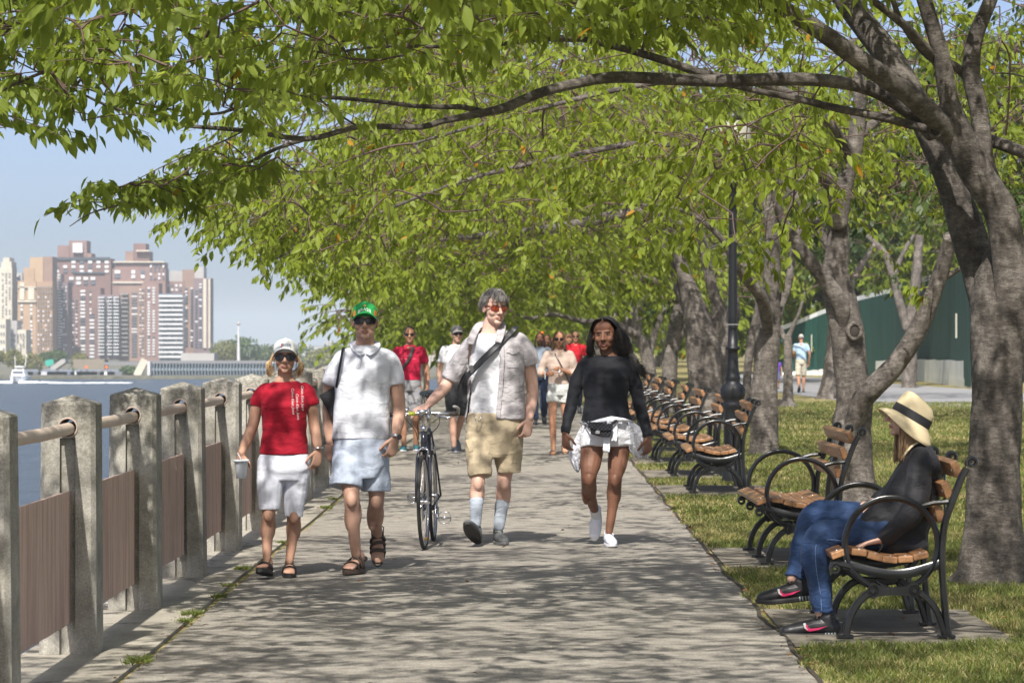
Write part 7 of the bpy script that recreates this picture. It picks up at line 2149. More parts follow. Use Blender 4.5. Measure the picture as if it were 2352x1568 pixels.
shoe(wd, C(436, 1262, .26), (-.12, -.40, -.90), (-.1, -.90, .30), .98, M_canv, M_wsole, mat("lace_white", (0.8, 0.8, 0.84), .7))
shoe(wd, C(516, 1385, .0), (.16, -1, -.03), (0, 0, 1), .96, M_canv, M_wsole, mat("lace_white", (0.8, 0.8, 0.84), .7))
for P_ in ([(426, 1238, .24), (438, 1275, .27)],):
    g = MB(); g.limb(C.P(P_), [.037, .038], n=16); me = remeshed(g, .006, 2); put_mats(me, [M_white]); obj("sock", me, wd)

# ---------------------------------------------------------------- seated woman in the straw hat
C = Crop(2850, 1450, 1.4255, 16.38)
we = thing("person", "woman in straw hat, black shirt and blue jeans sitting cross legged on the nearest bench", "person", C(470, 1470))
HM = head_frame(C(985, 242, .0), -90, -2, 0); HS = 1.0
b_ = MB(); add_head(b_, HM, HS, True)
b_.limb([C(1010, 330, .0), C(1035, 385, .0), C(1050, 430, .0)], [(.052, .050), (.052, .050), (.06, .065)], up=(0, 1, 0))
b_.limb([C(1055, 520, .0), C(1040, 650, .0), C(1000, 800, 0), C(960, 920, 0)], [(.07, .12), (.08, .12), (.08, .12), (.08, .14)], up=(0, 1, 0))
b_.limb(C.P([(1055, 510, -.13), (1048, 640, -.21), (1015, 790, -.22), (930, 860, -.21), (850, 935, -.20)]), [.045, .042, .040, .034, .026])
b_.limb(C.P([(1040, 510, .13), (960, 640, .20), (880, 720, .18), (800, 730, .12)]), [.045, .042, .036, .027])
add_hand(b_, C(848, 938, -.20), (-1, -.05, -.22), (0, 0, -1), (-.1, 1, 0), .25, .92, curls=(.12, .14, .18, .22))
add_hand(b_, C(798, 730, .12), (-1, -.3, -.2), (0, 0, -1), (0, -1, 0), .4, .9)
b_.limb(C.P([(945, 900, -.08), (700, 910, -.09), (490, 940, -.09), (490, 1130, -.13), (505, 1345, -.16)]), [.07, .062, .052, .045, .030])
b_.limb(C.P([(945, 890, .08), (700, 830, .12), (460, 800, .10), (420, 980, .09), (350, 1150, .08)]), [.07, .065, .052, .045, .030])
ax = Vector((.50, 0, .866)).normalized()           # the hat's crown leans back
hx, hy, hz_ = ortho((-1, 0, .577), ax)
HF = frame(C(1002, 272, .0), hx, hy, hz_)
def under_hat(c):
    Mi = np.array(HF.inverted()); q = c @ Mi[:3, :3].T + Mi[:3, 3]; k = np.clip((q[:, 2] + .012) / .03, 0, 1)[:, None]
    inside = (np.abs(q[:, :1]) < .16) & (np.abs(q[:, 1:2]) < .2)
    f = np.where(inside, 1 - .24 * k, 1.0); q = np.concatenate([q[:, :2] * f, np.where(q[:, 2:] > 0, q[:, 2:] * (1 - .3 * k), q[:, 2:])], 1)
    Mf = np.array(HF); return q @ Mf[:3, :3].T + Mf[:3, 3]
finish_body(b_, [SK_C, LIP_A, BROW_L], we, HM, HS, squash=under_hat)
g = MB()
def rg_(x0, x1, y, ry, dy=0): return (C((x0 + x1) / 2, y, dy), (x1 - x0) / 2 * .000951, ry)
g.loft([rg_(800, 1075, 1015, .17), rg_(780, 1100, 970, .195), rg_(760, 1105, 900, .185), rg_(775, 1135, 820, .18), rg_(820, 1158, 720, .175), rg_(880, 1170, 620, .18), rg_(925, 1172, 540, .19), rg_(955, 1155, 480, .165), rg_(975, 1130, 440, .12), rg_(1000, 1110, 405, .075), rg_(1010, 1108, 385, .06)], 28, power=2.3)
g.limb(C.P([(1062, 480, -.14), (1058, 560, -.20), (1045, 680, -.23), (1010, 790, -.235), (940, 855, -.22), (868, 918, -.205)]), [.062, .066, .066, .066, .056, .048])
g.limb(C.P([(1040, 480, .14), (980, 620, .21), (900, 690, .20), (830, 715, .14)]), [.060, .062, .056, .048])
g.limb(C.P([(900, 800, -.05), (800, 850, -.08), (765, 880, -.06)]), [.10, .085, .06])
jk = garment("shirt", g, cloth("black_linen", (0.018, 0.018, 0.022), .2, .7, bump=.9, bscale=12, dist=.016), we, .007, 3, .010, (7, 7, 6), .005, (14, 14, 12), 51)
g = MB()
g.loft([rg_(840, 1050, 1010, .17), rg_(820, 1080, 940, .19), rg_(850, 1080, 860, .17)], 24)
g.limb(C.P([(930, 905, -.10), (760, 900, -.10), (600, 905, -.09), (500, 925, -.09), (478, 985, -.10), (486, 1110, -.13), (510, 1240, -.15), (517, 1345, -.16)]), [.092, .088, .080, .075, .075, .070, .060, .056], n=18, flat=True)
g.limb(C.P([(930, 870, .10), (760, 820, .12), (600, 795, .12), (480, 800, .10), (435, 870, .09), (405, 1000, .09), (380, 1100, .09), (364, 1150, .08)]), [.092, .088, .078, .072, .070, .064, .056, .052], n=18, flat=True)
M_denim = cloth("blue_denim", (0.017, 0.040, 0.105), .35, .75, bump=.6, bscale=20)
garment("jeans", g, M_denim, we, .006, 2, .011, (9, 9, 9), .006, (20, 20, 20), 61)
g = MB()
def seam(pts):
    P_, _ = smooth_path([Vector(p) for p in pts], 1.0, 4); g.tube(P_, .0012, 4)
seam([C(x, y, d) for x, y, d in ((640, 945, -.172), (560, 935, -.160), (500, 950, -.143), (478, 985, -.176), (484, 1110, -.202), (506, 1240, -.212), (512, 1330, -.218))])
g.build("seam", mat("denim_seam", (0.16, 0.24, 0.42), .8), we)
# straw hat
M_straw = bpy.data.materials.new("straw"); M_straw.use_nodes = True
n, l = nt(M_straw); bb = n["Principled BSDF"]; bb.inputs["Roughness"].default_value = .7
at = n.new("ShaderNodeAttribute"); at.attribute_name = "tint"; ml = n.new("ShaderNodeMath"); ml.operation = 'MULTIPLY'; ml.inputs[1].default_value = 34; l.new(at.outputs["Fac"], ml.inputs[0])
pg = n.new("ShaderNodeMath"); pg.operation = 'PINGPONG'; pg.inputs[1].default_value = .5; l.new(ml.outputs[0], pg.inputs[0])
cr = n.new("ShaderNodeValToRGB"); e = cr.color_ramp.elements; e[0].position = .03; e[0].color = (.32, .23, .11, 1); e[1].position = .3; e[1].color = (.66, .57, .38, 1); l.new(pg.outputs[0], cr.inputs[0]); l.new(cr.outputs[0], bb.inputs["Base Color"])
bp = n.new("ShaderNodeBump"); bp.inputs["Strength"].default_value = .6; bp.inputs["Distance"].default_value = .002; l.new(pg.outputs[0], bp.inputs["Height"]); l.new(bp.outputs[0], bb.inputs["Normal"])
prof = [(1.60, -.060), (1.50, -.044), (1.36, -.026), (1.20, -.011), (1.06, .000), (1.00, .012), (1.00, .030), (.99, .052), (.965, .080), (.92, .104), (.82, .122), (.66, .127), (.40, .118), (.15, .108), (.02, .106)]
NS = 56; vs = []; tn = []; dist = 0; pp = None
for i, (f, z) in enumerate(prof):
    if pp: dist += math.hypot((f - pp[0]) * .09, z - pp[1])
    pp = (f, z)
    for j in range(NS):
        a = 2 * math.pi * j / NS; fx, fy = .088, .107
        zz = z
        if f > 1.02:   # drooping, wavy brim, turned up in front and down behind
            k = (f - 1) / .60
            zz += k * (.026 * math.sin(a) - .006 * math.cos(2 * a) + .004 * math.sin(3 * a + 1))
        if f < .95: zz -= .020 * math.exp(-(math.cos(a) * f / .35) ** 2) * (1 - f) + .012 * max(0, math.sin(a)) * (1 - f) * 0; 
        if f < .99 and z > .08: zz += .012 * math.sin(a) * 1 - .010 * max(0, -math.sin(a)) * f
        vs.append(HF @ Vector((fx * f * math.cos(a), fy * f * math.sin(a) * (1 - (.04 if z > .08 else 0)), zz))); tn.append(dist)
fs = [(i * NS + j, i * NS + (j + 1) % NS, (i + 1) * NS + (j + 1) % NS, (i + 1) * NS + j) for i in range(len(prof) - 1) for j in range(NS)]
fs.append(tuple((len(prof) - 1) * NS + j for j in range(NS)))
me = new_mesh("straw_hat", vs, fs, M_straw, smooth=True); q = me.attributes.new("tint", 'FLOAT', 'POINT'); q.data.foreach_set("value", np.array(tn, np.float32) * 6.5)
hat = obj("straw_hat", me, we); md = hat.modifiers.new("thickness", 'SOLIDIFY'); md.thickness = .003; md.offset = -1
g = MB()
rings = [(1.035, .004), (1.035, .018), (1.025, .036), (1.012, .050)]
vs = [HF @ Vector((.088 * f * math.cos(2 * math.pi * j / NS), .107 * f * math.sin(2 * math.pi * j / NS), z)) for f, z in rings for j in range(NS)]
g.add(vs, [(i * NS + j, i * NS + (j + 1) % NS, (i + 1) * NS + (j + 1) % NS, (i + 1) * NS + j) for i in range(3) for j in range(NS)])
g.build("hat_band", mat("band_black", (0.014, 0.014, 0.018), .7), hat, smooth=True)
M_dblond = hair_mat("dark_blond_hair", (0.15, 0.085, 0.042), (0.40, 0.27, 0.15))
def gens_(rng):
    s = -1 if rng.random() < .8 else 1; ya = rng.uniform(-.045, .060)
    zt_ = .000 - .35 * max(0, ya); p0 = Vector((s * .062, ya, zt_)); p1 = Vector((s * .078, ya + .003, zt_ - .045)); z2 = -.10; xx = s * (.084 + rng.normal(0, .006))
    back = ya > .03
    p2 = Vector((xx, ya - .002, z2)); p3 = Vector((s * (.088 + rng.normal(0, .008)) , ya * .8 - .010, -.165 if not back else -.15)); p4 = Vector((s * (.080 + rng.normal(0, .01)), ya * .5 - .022 + rng.normal(0, .006), (-.235 if not back else -.19) + rng.normal(0, .014)))
    return [HM @ p for p in (p0, p1, p2, p3, p4)]
strands("hair", we, M_dblond, gens_, 420, rngh, .0034, .3, base=lambda mb: Loc(mb, HM, 1).ball((0, .032, -.05), (.072, .070, .085)))
band(we, "bracelet", C(842, 975, -.20), (-1, 0, .45), .034, .012, M_blackpl)
g = MB(); ribbon(g, [C(x, y, d) for x, y, d in ((1098, 392, -.02), (1060, 392, -.075), (1020, 412, -.10), (985, 450, -.10), (965, 480, -.08))], .012, .003, up=(0, -1, .3)); g.build("scarf_edge", cloth("cream_scarf", (0.62, 0.55, 0.36)), we, smooth=True)
# trainers with their side marks
M_trb = mat("trainer_black", (0.016, 0.016, 0.019), .42, bump=.5, bscale=70, dist=.002)
def tick(s, M, sc):
    side = -1 if (M.to_3x3() @ Vector((1, 0, 0))).y > 0 else 1
    def lay(poly, off, m, nm):
        g = MB(); vs = []
        for y, z in poly:
            w = .0385 + .010 * math.exp(-((y - .10) / .05) ** 2)
            w *= math.sqrt(max(.1, 1 - ((z - .046) / .062) ** 2)); vs.append(M @ Vector((side * (w + off) * sc, y * sc, z * sc)))
        k = len(vs); d = (M.to_3x3() @ Vector((side, 0, 0))) * .003
        g.prism(vs, d); g.build(nm, m, s)
    lay([(.088, .052), (.078, .040), (.062, .034), (.020, .040), (-.020, .056), (.030, .048), (.058, .047), (.070, .054), (.076, .070), (.083, .068)], .003, mat("tick_pink", (0.62, 0.03, 0.13), .45), "swoosh")
    lay([(.091, .072), (.086, .050), (.070, .040), (.080, .056), (.080, .074)], .005, mat("tick_silver", (0.6, 0.66, 0.64), .3), "swoosh_edge")
    g = MB()
    for k in range(4):
        g.tube([M @ Vector((side * .040 * sc, (-.055 + k * .014) * sc, .004 * sc)), M @ Vector((side * .040 * sc, (-.055 + k * .014) * sc, .026 * sc))], .0045, 8)
    g.build("heel_spring", mat("spring_grey", (0.20, 0.24, 0.24), .25), s, smooth=True)
shoe(we, C(512, 1366, -.165), (-1, -.02, -.02), (0, 0, 1), 1.12, M_trb, M_black_rubber, M_blackpl, mark=tick, thick=.024)
shoe(we, C(362, 1170, .08), (-1, -.02, -.10), (-.10, 0, 1), 1.10, M_trb, M_black_rubber, M_blackpl, mark=tick, thick=.024)
# ================================================================ THE BICYCLE
fc_ = GP(974.7, 1261); rc_ = GP(995, 1242)
back = (rc_ - fc_); back.z = 0; WB = 1.0; back.normalize(); lat = Vector((0, 0, 1)).cross(back) * -1   # lat points to picture right
if lat.x < 0: lat = -lat
lean = Matrix.Rotation(R(-1.2), 3, back)
def K(b, u, z): return fc_ + lean @ (back * b + lat * u + Vector((0, 0, z)))
bike = thing("bicycle", "dark slim bicycle with flat handlebar, pushed by the tall man between the walkers", "bicycle", fc_)
M_tyre = mat("tyre_rubber", (0.02, 0.019, 0.018), .7); M_rim = mat("rim_alloy", (0.50, 0.50, 0.52), .25, metal=1.0); M_frame = mat("frame_paint", (0.020, 0.022, 0.035), .22, spec=.7); M_chrome = mat("chrome", (0.7, 0.7, 0.72), .14, metal=1.0)
RW = .345
def wheel(b0, steer=0.0):
    st = Matrix.Rotation(R(steer), 3, 'Z')
    def Wp(a, r_, u=0.0):
        return K(b0, 0, RW) + lean @ (st @ (back * (r_ * math.cos(a)) + lat * u)) + lean @ Vector((0, 0, r_ * math.sin(a)))
    mb = MB(); N = 56; an = [2 * math.pi * i / N for i in range(N)]
    mb.tube([Wp(a, RW - .013) for a in an], .0145, 10, closed=True)
    w = mb.build("wheel", M_tyre, bike, smooth=True)
    mb = MB(); mb.tube([Wp(a, RW - .033) for a in an], [(.009, .010)] * N, 8, closed=True); mb.build("rim", M_rim, w, smooth=True)
    mb = MB()
    for k in range(32):
        a = 2 * math.pi * k / 32; s = 1 if k % 2 else -1
        mb.tube([Wp(a + s * .35 * (1 if k % 4 < 2 else -1), .02, s * .03), Wp(a, RW - .04)], .0011, 4)
    mb.build("spokes", M_rim, w)
    mb = MB(); mb.tube([K(b0, -.05, RW), K(b0, -.03, RW), K(b0, 0, RW), K(b0, .03, RW), K(b0, .05, RW)], [.009, .022, .014, .022, .009], 12); mb.build("hub", M_chrome, w, smooth=True)
    return w
wheel(0.0, -2.0); wheel(WB)
BBp = (.58, .275); ST = (.75, .86); HT_, HB = (.175, .875), (.13, .735)
mb = MB()
mb.tube([K(HB[0], 0, HB[1]), K(HT_[0], 0, HT_[1])], .020, 12)
mb.tube([K(HT_[0] - .005, 0, HT_[1] - .03), K(ST[0], 0, ST[1] - .03)], .0145, 10); mb.tube([K(HB[0] + .01, 0, HB[1] + .02), K(BBp[0], 0, BBp[1])], .0155, 10); mb.tube([K(BBp[0], 0, BBp[1]), K(ST[0], 0, ST[1])], .0148, 10)
for s in (-1, 1):
    mb.tube([K(BBp[0] + .03, s * .03, BBp[1]), K(WB - .25, s * .035, .30), K(WB, s * .062, RW)], .009, 8); mb.tube([K(ST[0], s * .016, ST[1] - .02), K(WB - .1, s * .042, .60), K(WB, s * .062, RW)], .0075, 8)
mb.tube([K(BBp[0], -.04, BBp[1]), K(BBp[0], .04, BBp[1])], .021, 12)
mb.build("frame", M_frame, bike, smooth=True)
mb = MB()
for s in (-1, 1): mb.tube([K(HB[0] - .004, s * .03, HB[1] - .015), K(.115, s * .045, .66), K(.06, s * .052, .50), K(.0, s * .055, RW)], [.013, .013, .011, .008], 8)
mb.tube([K(HB[0] - .002, -.036, HB[1] - .012), K(HB[0] - .002, .036, HB[1] - .012)], .016, 10)
mb.build("fork", M_frame, bike, smooth=True)
mb = MB(); mb.tube([K(HB[0], 0, HB[1] - .012), K(HB[0], 0, HB[1] + .012)], .026, 14); mb.build('headset_cup', M_chrome, bike, smooth=True)
mb = MB(); mb.tube([K(HT_[0], 0, HT_[1] - .015), K(HT_[0], 0, HT_[1] + .02)], .026, 14); mb.tube([K(HT_[0], 0, HT_[1]), K(HT_[0] + .02, 0, .965), K(HT_[0] + .01, 0, .985), K(.10, 0, .992)], [.0125, .0125, .016, .018], 12); mb.tube([K(.11, 0, .99), K(.11, 0, 1.018)], [.042, .040], 20)
mb.build("stem", M_chrome, bike, smooth=True)
hb_ = mb = MB(); mb.tube([K(.10, -.255, .985), K(.09, -.12, .99), K(.09, 0, .993), K(.09, .12, .99), K(.10, .255, .985)], .0125, 12); hbo = mb.build("handlebar", M_chrome, bike, smooth=True)
for s in (-1, 1):
    mb = MB(); mb.tube([K(.10, s * .165, .988), K(.10, s * .265, .985)], .0165, 12); mb.build("grip", M_blackpl if s < 0 else mat("grip_cork", (0.10, 0.085, 0.07), .8), hbo, smooth=True)
    mb = MB(); mb.tube([K(.09, s * .11, .985), K(.05, s * .13, .968), K(.03, s * .20, .962), K(.04, s * .235, .965)], [.009, .008, .006, .005], 8); mb.build("brake_lever", M_chrome, hbo, smooth=True)
mb = MB(); mb.tube([K(.10, .262, .985), K(.06, .268, 1.02), K(.03, .255, 1.035), K(.0, .235, 1.04)], [.014, .013, .012, .010], 10); mb.build("bar_end", mat("bar_end_grey", (0.33, 0.32, 0.30), .4), hbo, smooth=True)
mb = MB(); mb.ball(K(.09, -.115, 1.02), (.026, .026, .018)); mb.build("bell", M_chrome, hbo, smooth=True)
mb = MB(); mb.tube([K(.085, -.10, .99), K(.085, -.05, .991)], .0145, 10); mb.build("marking", mat("tape_yellow", (0.55, 0.55, 0.05), .5), hbo, smooth=True)
mb = MB()
for pts in ([(.05, -.13, .965), (.02, -.10, .93), (.06, -.05, .86), (.12, -.03, .74)], [(.05, .13, .965), (.0, .12, .90), (.10, .03, .80), (.3, .02, .70)], [(.05, .10, .97), (-.01, .05, 1.0), (.02, -.03, .93), (.11, -.03, .80)]):
    P_, _ = smooth_path([K(*p) for p in pts], 1.0, 6); mb.tube(P_, .0028, 6)
mb.build("cables", M_blackpl, bike, smooth=True)
for (b0, z0) in ((.10, .70), (.83, .70)):
    mb = MB()
    for s in (-1, 1): mb.tube([K(b0, 0, z0 + .045), K(b0 - .01, s * .035, z0 + .02), K(b0 - .01, s * .030, z0 - .03)], .007, 8)
    mb.build("brake", M_chrome, bike, smooth=True)
mb = MB(); mb.tube([K(ST[0], 0, ST[1]), K(ST[0] + .045, 0, 1.07)], .013, 10); mb.build("seat_post", M_chrome, bike, smooth=True)
mb = MB()
P_ = [K(.62, 0, 1.115), K(.70, 0, 1.12), K(.78, 0, 1.115), K(.86, 0, 1.125), K(.90, 0, 1.125)]
mb.limb(P_, [(.020, .016), (.030, .020), (.055, .026), (.078, .028), (.070, .024)], n=16, up=(0, 0, 1)); me = remeshed(mb, .005, 2); put_mats(me, [mat("saddle_black", (0.02, 0.02, 0.022), .4)]); obj("saddle", me, bike)
mb = MB()
for s in (-1, 1): mb.tube([K(.66, s * .015, 1.10), K(.74, s * .022, 1.075), K(.82, s * .022, 1.075), K(.87, s * .03, 1.10)], .0045, 6)
mb.build("saddle_rails", M_chrome, bike, smooth=True)
mb = MB(); an = [2 * math.pi * i / 40 for i in range(40)]
mb.tube([K(BBp[0] + .095 * math.cos(a), -.045, BBp[1] + .095 * math.sin(a)) for a in an], (.004), 6, closed=True)
for k in range(5): mb.tube([K(BBp[0], -.045, BBp[1]), K(BBp[0] + .09 * math.cos(k * 1.2566), -.045, BBp[1] + .09 * math.sin(k * 1.2566))], .005, 6)
mb.tube([K(WB + .035 * math.cos(a), -.04, RW + .035 * math.sin(a)) for a in an], .006, 6, closed=True)
mb.tube([K(BBp[0], -.045, BBp[1] + .097), K(WB, -.042, RW + .037)], .004, 6); mb.tube([K(BBp[0], -.045, BBp[1] - .097), K(WB - .02, -.042, RW - .09), K(WB, -.042, RW - .04)], .004, 6)
mb.build("chainset", M_chrome, bike, smooth=True)
ca = math.radians(24)
for s in (-1, 1):
    dz, db = s * -.17 * math.sin(ca), s * -.17 * math.cos(ca)
    mb = MB(); mb.tube([K(BBp[0], s * .062, BBp[1]), K(BBp[0] + db, s * .072, BBp[1] + dz)], [.013, .010], 8); cr_ = mb.build("crank", M_chrome, bike, smooth=True)
    mb = MB(); c0 = K(BBp[0] + db, s * .125, BBp[1] + dz)
    mb.tube([K(BBp[0] + db, s * .07, BBp[1] + dz), K(BBp[0] + db, s * .175, BBp[1] + dz)], .007, 8)
    up_ = Vector((0, 0, 1)); 
    q = [(-.045, -.022), (-.028, -.048), (.028, -.048), (.045, -.022), (.045, .022), (.028, .048), (-.028, .048), (-.045, .022)]
    mb.tube([c0 + lat * x + up_ * z * .85 + back * .0 for x, z in q], .0045, 6, closed=True)
    mb.build("pedal", M_chrome, cr_, smooth=True)
mb = MB(); mb.ball(K(.02, .012, RW - .27), (.010, .010, .016)); mb.build("reflector", mat("reflector_amber", (0.6, 0.3, 0.02), .2), bike, smooth=True)

# ================================================================ PEOPLE FARTHER OFF
def walker(label, px, py, H, skin, top, bottom, shoes, hairm, face=1, yaw=0.0, sleeve="short", legs="shorts", stride=.12, sway=0, hair="short", arms=None, glass=False, capm=None, bag=None, voxel=.009, seed=0, hem=.52, extra=None):
    """a walking figure H metres tall whose feet stand where (px, py) meets the ground; face 1 looks this way, -1 walks away"""
    base = GP(px, py); root = thing("person", label, "person", base); f = H / 1.75; rngw = np.random.default_rng(seed)
    Rm = Matrix.Rotation(R(yaw + (0 if face > 0 else 180)), 4, 'Z'); T = Matrix.Translation(base) @ Rm @ Matrix.Scale(f, 4)
    q = lambda x, y, z: T @ Vector((x, y, z))
    st = stride
    b_ = MB(); HMx = Matrix.Translation(T @ Vector((0, -.015, 1.63))) @ Rm; hs = f * .98
    add_head(b_, HMx, hs, hair != "short")
    b_.limb([q(0, .015, 1.56), q(0, .02, 1.49), q(0, .015, 1.44)], [.052 * f, .055 * f, .09 * f])
    b_.loft([(q(0, 0, .93), .13 * f, .09 * f), (q(0, 0, 1.08), .125 * f, .085 * f), (q(0, -.01, 1.28), .145 * f, .095 * f), (q(0, 0, 1.40), .15 * f, .08 * f), (q(0, .01, 1.46), .08 * f, .06 * f)])
    A = arms or {-1: [(-.175, 0, 1.40), (-.235, .03, 1.14), (-.25, -.05, .90)], 1: [(.175, 0, 1.40), (.235, .03, 1.14), (.25, -.05, .90)]}
    for s in (-1, 1):
        pts = [q(*p) for p in A[s]]
        b_.limb(pts, [.048 * f, .040 * f, .027 * f]); d = (pts[-1] - pts[-2]).normalized()
        add_hand(b_, pts[-1] + d * .01, d, T.to_3x3() @ Vector((-s, .6, 0)), T.to_3x3() @ Vector((-s * .2, -1, 0)), .6, .95 * f)
        k = 1 if s < 0 else -1; ys = -st * k
        hip, knee, ank = (s * .088, 0, .90), (s * .092, ys * .55 - .04, .49), (s * .082, ys + (.14 if ys > 0 else 0), .09 + (.09 if ys > 0.05 else 0))
        b_.limb([q(*hip), q((hip[0] + knee[0]) / 2, knee[1] * .5, .70), q(*knee), q((knee[0] + ank[0]) / 2, (knee[1] + ank[1]) / 2 + .02, .33 + ank[2] * .2), q(*ank)], [.08 * f, .066 * f, .052 * f, .050 * f, .032 * f])
        fw = T.to_3x3() @ Vector((s * .1, -1, -.9 if ys > .05 else 0)); upv = T.to_3x3() @ Vector((0, -.9 if ys > .05 else 0, 1))
        if shoes == "sandals": foot_in_sandal(b_, root, q(*ank), fw, upv, .95 * f, mat("tan_sandal", (0.25, 0.16, 0.10), .7), [(.06, .08, .064, .02), (.01, .03, .08, .015)], slide=True)
        else: shoe(root, q(*ank), fw, upv, 1.0 * f, shoes[0], shoes[1])
        # lower garment leg
    finish_body(b_, [skin, LIP_A, BROW_D], root, HMx, hs, voxel=.0075, smooth=2)
    g = MB()
    g.loft([(q(0, 0, .995), .160 * f, .115 * f), (q(0, 0, 1.10), .150 * f, .108 * f), (q(0, -.01, 1.25), .162 * f, .118 * f), (q(0, 0, 1.36), .172 * f, .108 * f), (q(0, .005, 1.43), .150 * f, .082 * f), (q(0, .015, 1.485), .078 * f, .062 * f)], 22, power=2.2)
    for s in (-1, 1):
        p = [Vector(v) for v in A[s]]
        if sleeve == "short": pts = [q(s * .13, 0, 1.415), q(*(p[0])), q(*(p[0].lerp(p[1], .62)))]; rr = [.055, .058, .056]
        else: pts = [q(s * .13, 0, 1.415), q(*p[0]), q(*p[1]), q(*p[1].lerp(p[2], .9 if sleeve == "long" else .45))]; rr = [.055, .060, .058, .048]
        g.limb(pts, [r_ * f for r_ in rr], flat=True)
    garment("shirt", g, top, root, voxel, 2, .006, (5, 5, 9), .003, (10, 10, 14), seed)
    g = MB(); g.loft([(q(0, 0, .84), .135 * f, .10 * f), (q(0, 0, .93), .168 * f, .118 * f), (q(0, 0, 1.02), .152 * f, .108 * f)], 22, power=2.3)
    for s in (-1, 1):
        k = 1 if s < 0 else -1; ys = -st * k; zend = {"shorts": hem, "trousers": .10}[legs]
        knee = (s * .092, ys * .55 - .04, .49); ank = (s * .082, ys + (.14 if ys > 0 else 0), .10 + (.09 if ys > 0.05 else 0))
        if legs == "shorts":
            u = (.90 - zend) / .41; pts = [q(s * .088, 0, .88), q(s * .090, knee[1] * u * .5, (.88 + zend) / 2), q(s * .092, knee[1] * u, zend)]; rr = [.090, .090, .086]
        else: pts = [q(s * .088, 0, .88), q(*knee), q(*ank)]; rr = [.090, .066, .060]
        g.limb(pts, [r_ * f for r_ in rr], flat=True)
    garment(legs, g, bottom, root, voxel, 2, .006, (6, 6, 10), .003, (12, 12, 14), seed + 3)
    if hair == "short" and hairm:
        def gs_(rng):
            a = rng.uniform(0, 2 * math.pi); e = rng.uniform(-.1, 1.5); p = Vector((.078 * math.cos(a) * math.cos(e), .022 + .095 * math.sin(a) * math.cos(e), .036 + .086 * math.sin(e)))
            if p.y < -.03 and p.z < .07: return None
            return [HMx @ (p * hs), HMx @ (p * hs * 1.07 + Vector((0, .004, -.006)))]
        strands("hair", root, hairm, gs_, 260, rngw, .006, .5, base=lambda mb: Loc(mb, HMx, hs).ball((0, .028, .046), (.077, .090, .080)))
    elif hair == "long":
        def gl_(rng):
            s = rng.choice([-1, 1]); a = rng.uniform(0, 1); yb = -.045 + .12 * a
            return [HMx @ (Vector(v) * hs) for v in ((s * .01, yb * .7 - .01, .118), (s * .06, yb, .09), (s * .085, yb + .005, .02), (s * (.092 + rng.normal(0, .006)), yb + .01, -.07), (s * (.086 + rng.normal(0, .012)), yb + .015, -.16 + rng.normal(0, .02)))]
        strands("hair", root, hairm, gl_, 200, rngw, .006, .5, base=lambda mb: Loc(mb, HMx, hs).ball((0, .040, .036), (.080, .088, .086)))
    if glass: sunglasses(root, HMx, hs, M_lens, M_blackpl, .030, .019, -.088, .002)
    if capm: cap(root, HMx, hs, capm, capm)
    if extra: extra(root, q, T, f, HMx)
    return root
M_dkhair = hair_mat("dark_hair", (0.012, 0.009, 0.008), (0.04, 0.03, 0.025)); M_brhair = hair_mat("brown_hair", (0.06, 0.032, 0.018), (0.17, 0.10, 0.06)); M_silver = hair_mat("silver_hair", (0.30, 0.29, 0.27), (0.52, 0.50, 0.47))
def strap_bag(label, name, shoulder, col=(0.03, 0.03, 0.03)):
    def f_(root, q, T, f, HMx):
        s = shoulder; g = MB(); ribbon(g, [q(s * .07, .03, 1.475), q(s * .05, -.075, 1.44), q(0, -.142, 1.30), q(-s * .10, -.130, 1.16), q(-s * .165, -.06, 1.02), q(-s * .18, .04, .98)], .042, .003, up=(0, -1, 0))
        t = thing("shoulder_bag", label, "bag", q(-s * .2, .05, .9)); g.build("strap", mat(name, col, .6), t, smooth=True)
        g = MB(); g.box(q(-s * .195, .06, .93), (.06, .20, .16)); g.build("bag_body", mat(name, col, .6), t, bevel=.015)
    return f_
def red_extra(root, q, T, f, HMx):
    strap_bag("dark shoulder bag with its strap across the background man's red T-shirt", "strap_dark", 1, (0.05, 0.045, 0.05))(root, q, T, f, HMx)
    sh = [c for c in root.children if c.name.startswith("shirt")][0]
    for k, (t_, z) in enumerate((("AMERICAN", 1.34), ("EAGLE", 1.295))): project_text(t_ if False else ("~ ~ ~ ~" if k else "~ ~ ~"), .07, sh, q(-.03, 0, z), Vector((1, 0, 0)), Vector((0, 0, 1)), mat("print_pink", (0.6, 0.2, 0.22), .7), sh, name="print")
walker("man in red T-shirt and grey shorts walking behind the handlebar, dark strap across him", 941, 1036, 1.73, SK_E, cloth("red_cotton", (0.42, 0.01, 0.045), .08), cloth("grey_fleece", (0.25, 0.25, 0.265), .08),
    (mat("shoe_teal", (0.02, 0.16, 0.14), .6, col2=(0.02, 0.05, 0.13), scale=12), M_wsole), M_dkhair, stride=.02, glass=True, seed=11, extra=red_extra, hem=.52)
walker("man in white T-shirt, black shorts and grey cap half hidden behind the tall man", 1049, 1038, 1.74, SK_B, M_white, cloth("black_sport", (0.02, 0.02, 0.022), .1), (mat("shoe_slate", (0.08, 0.10, 0.12), .6), M_wsole), M_silver, yaw=14, stride=.20, glass=True, capm=cloth("cap_grey", (0.22, 0.21, 0.21), .1), seed=12)
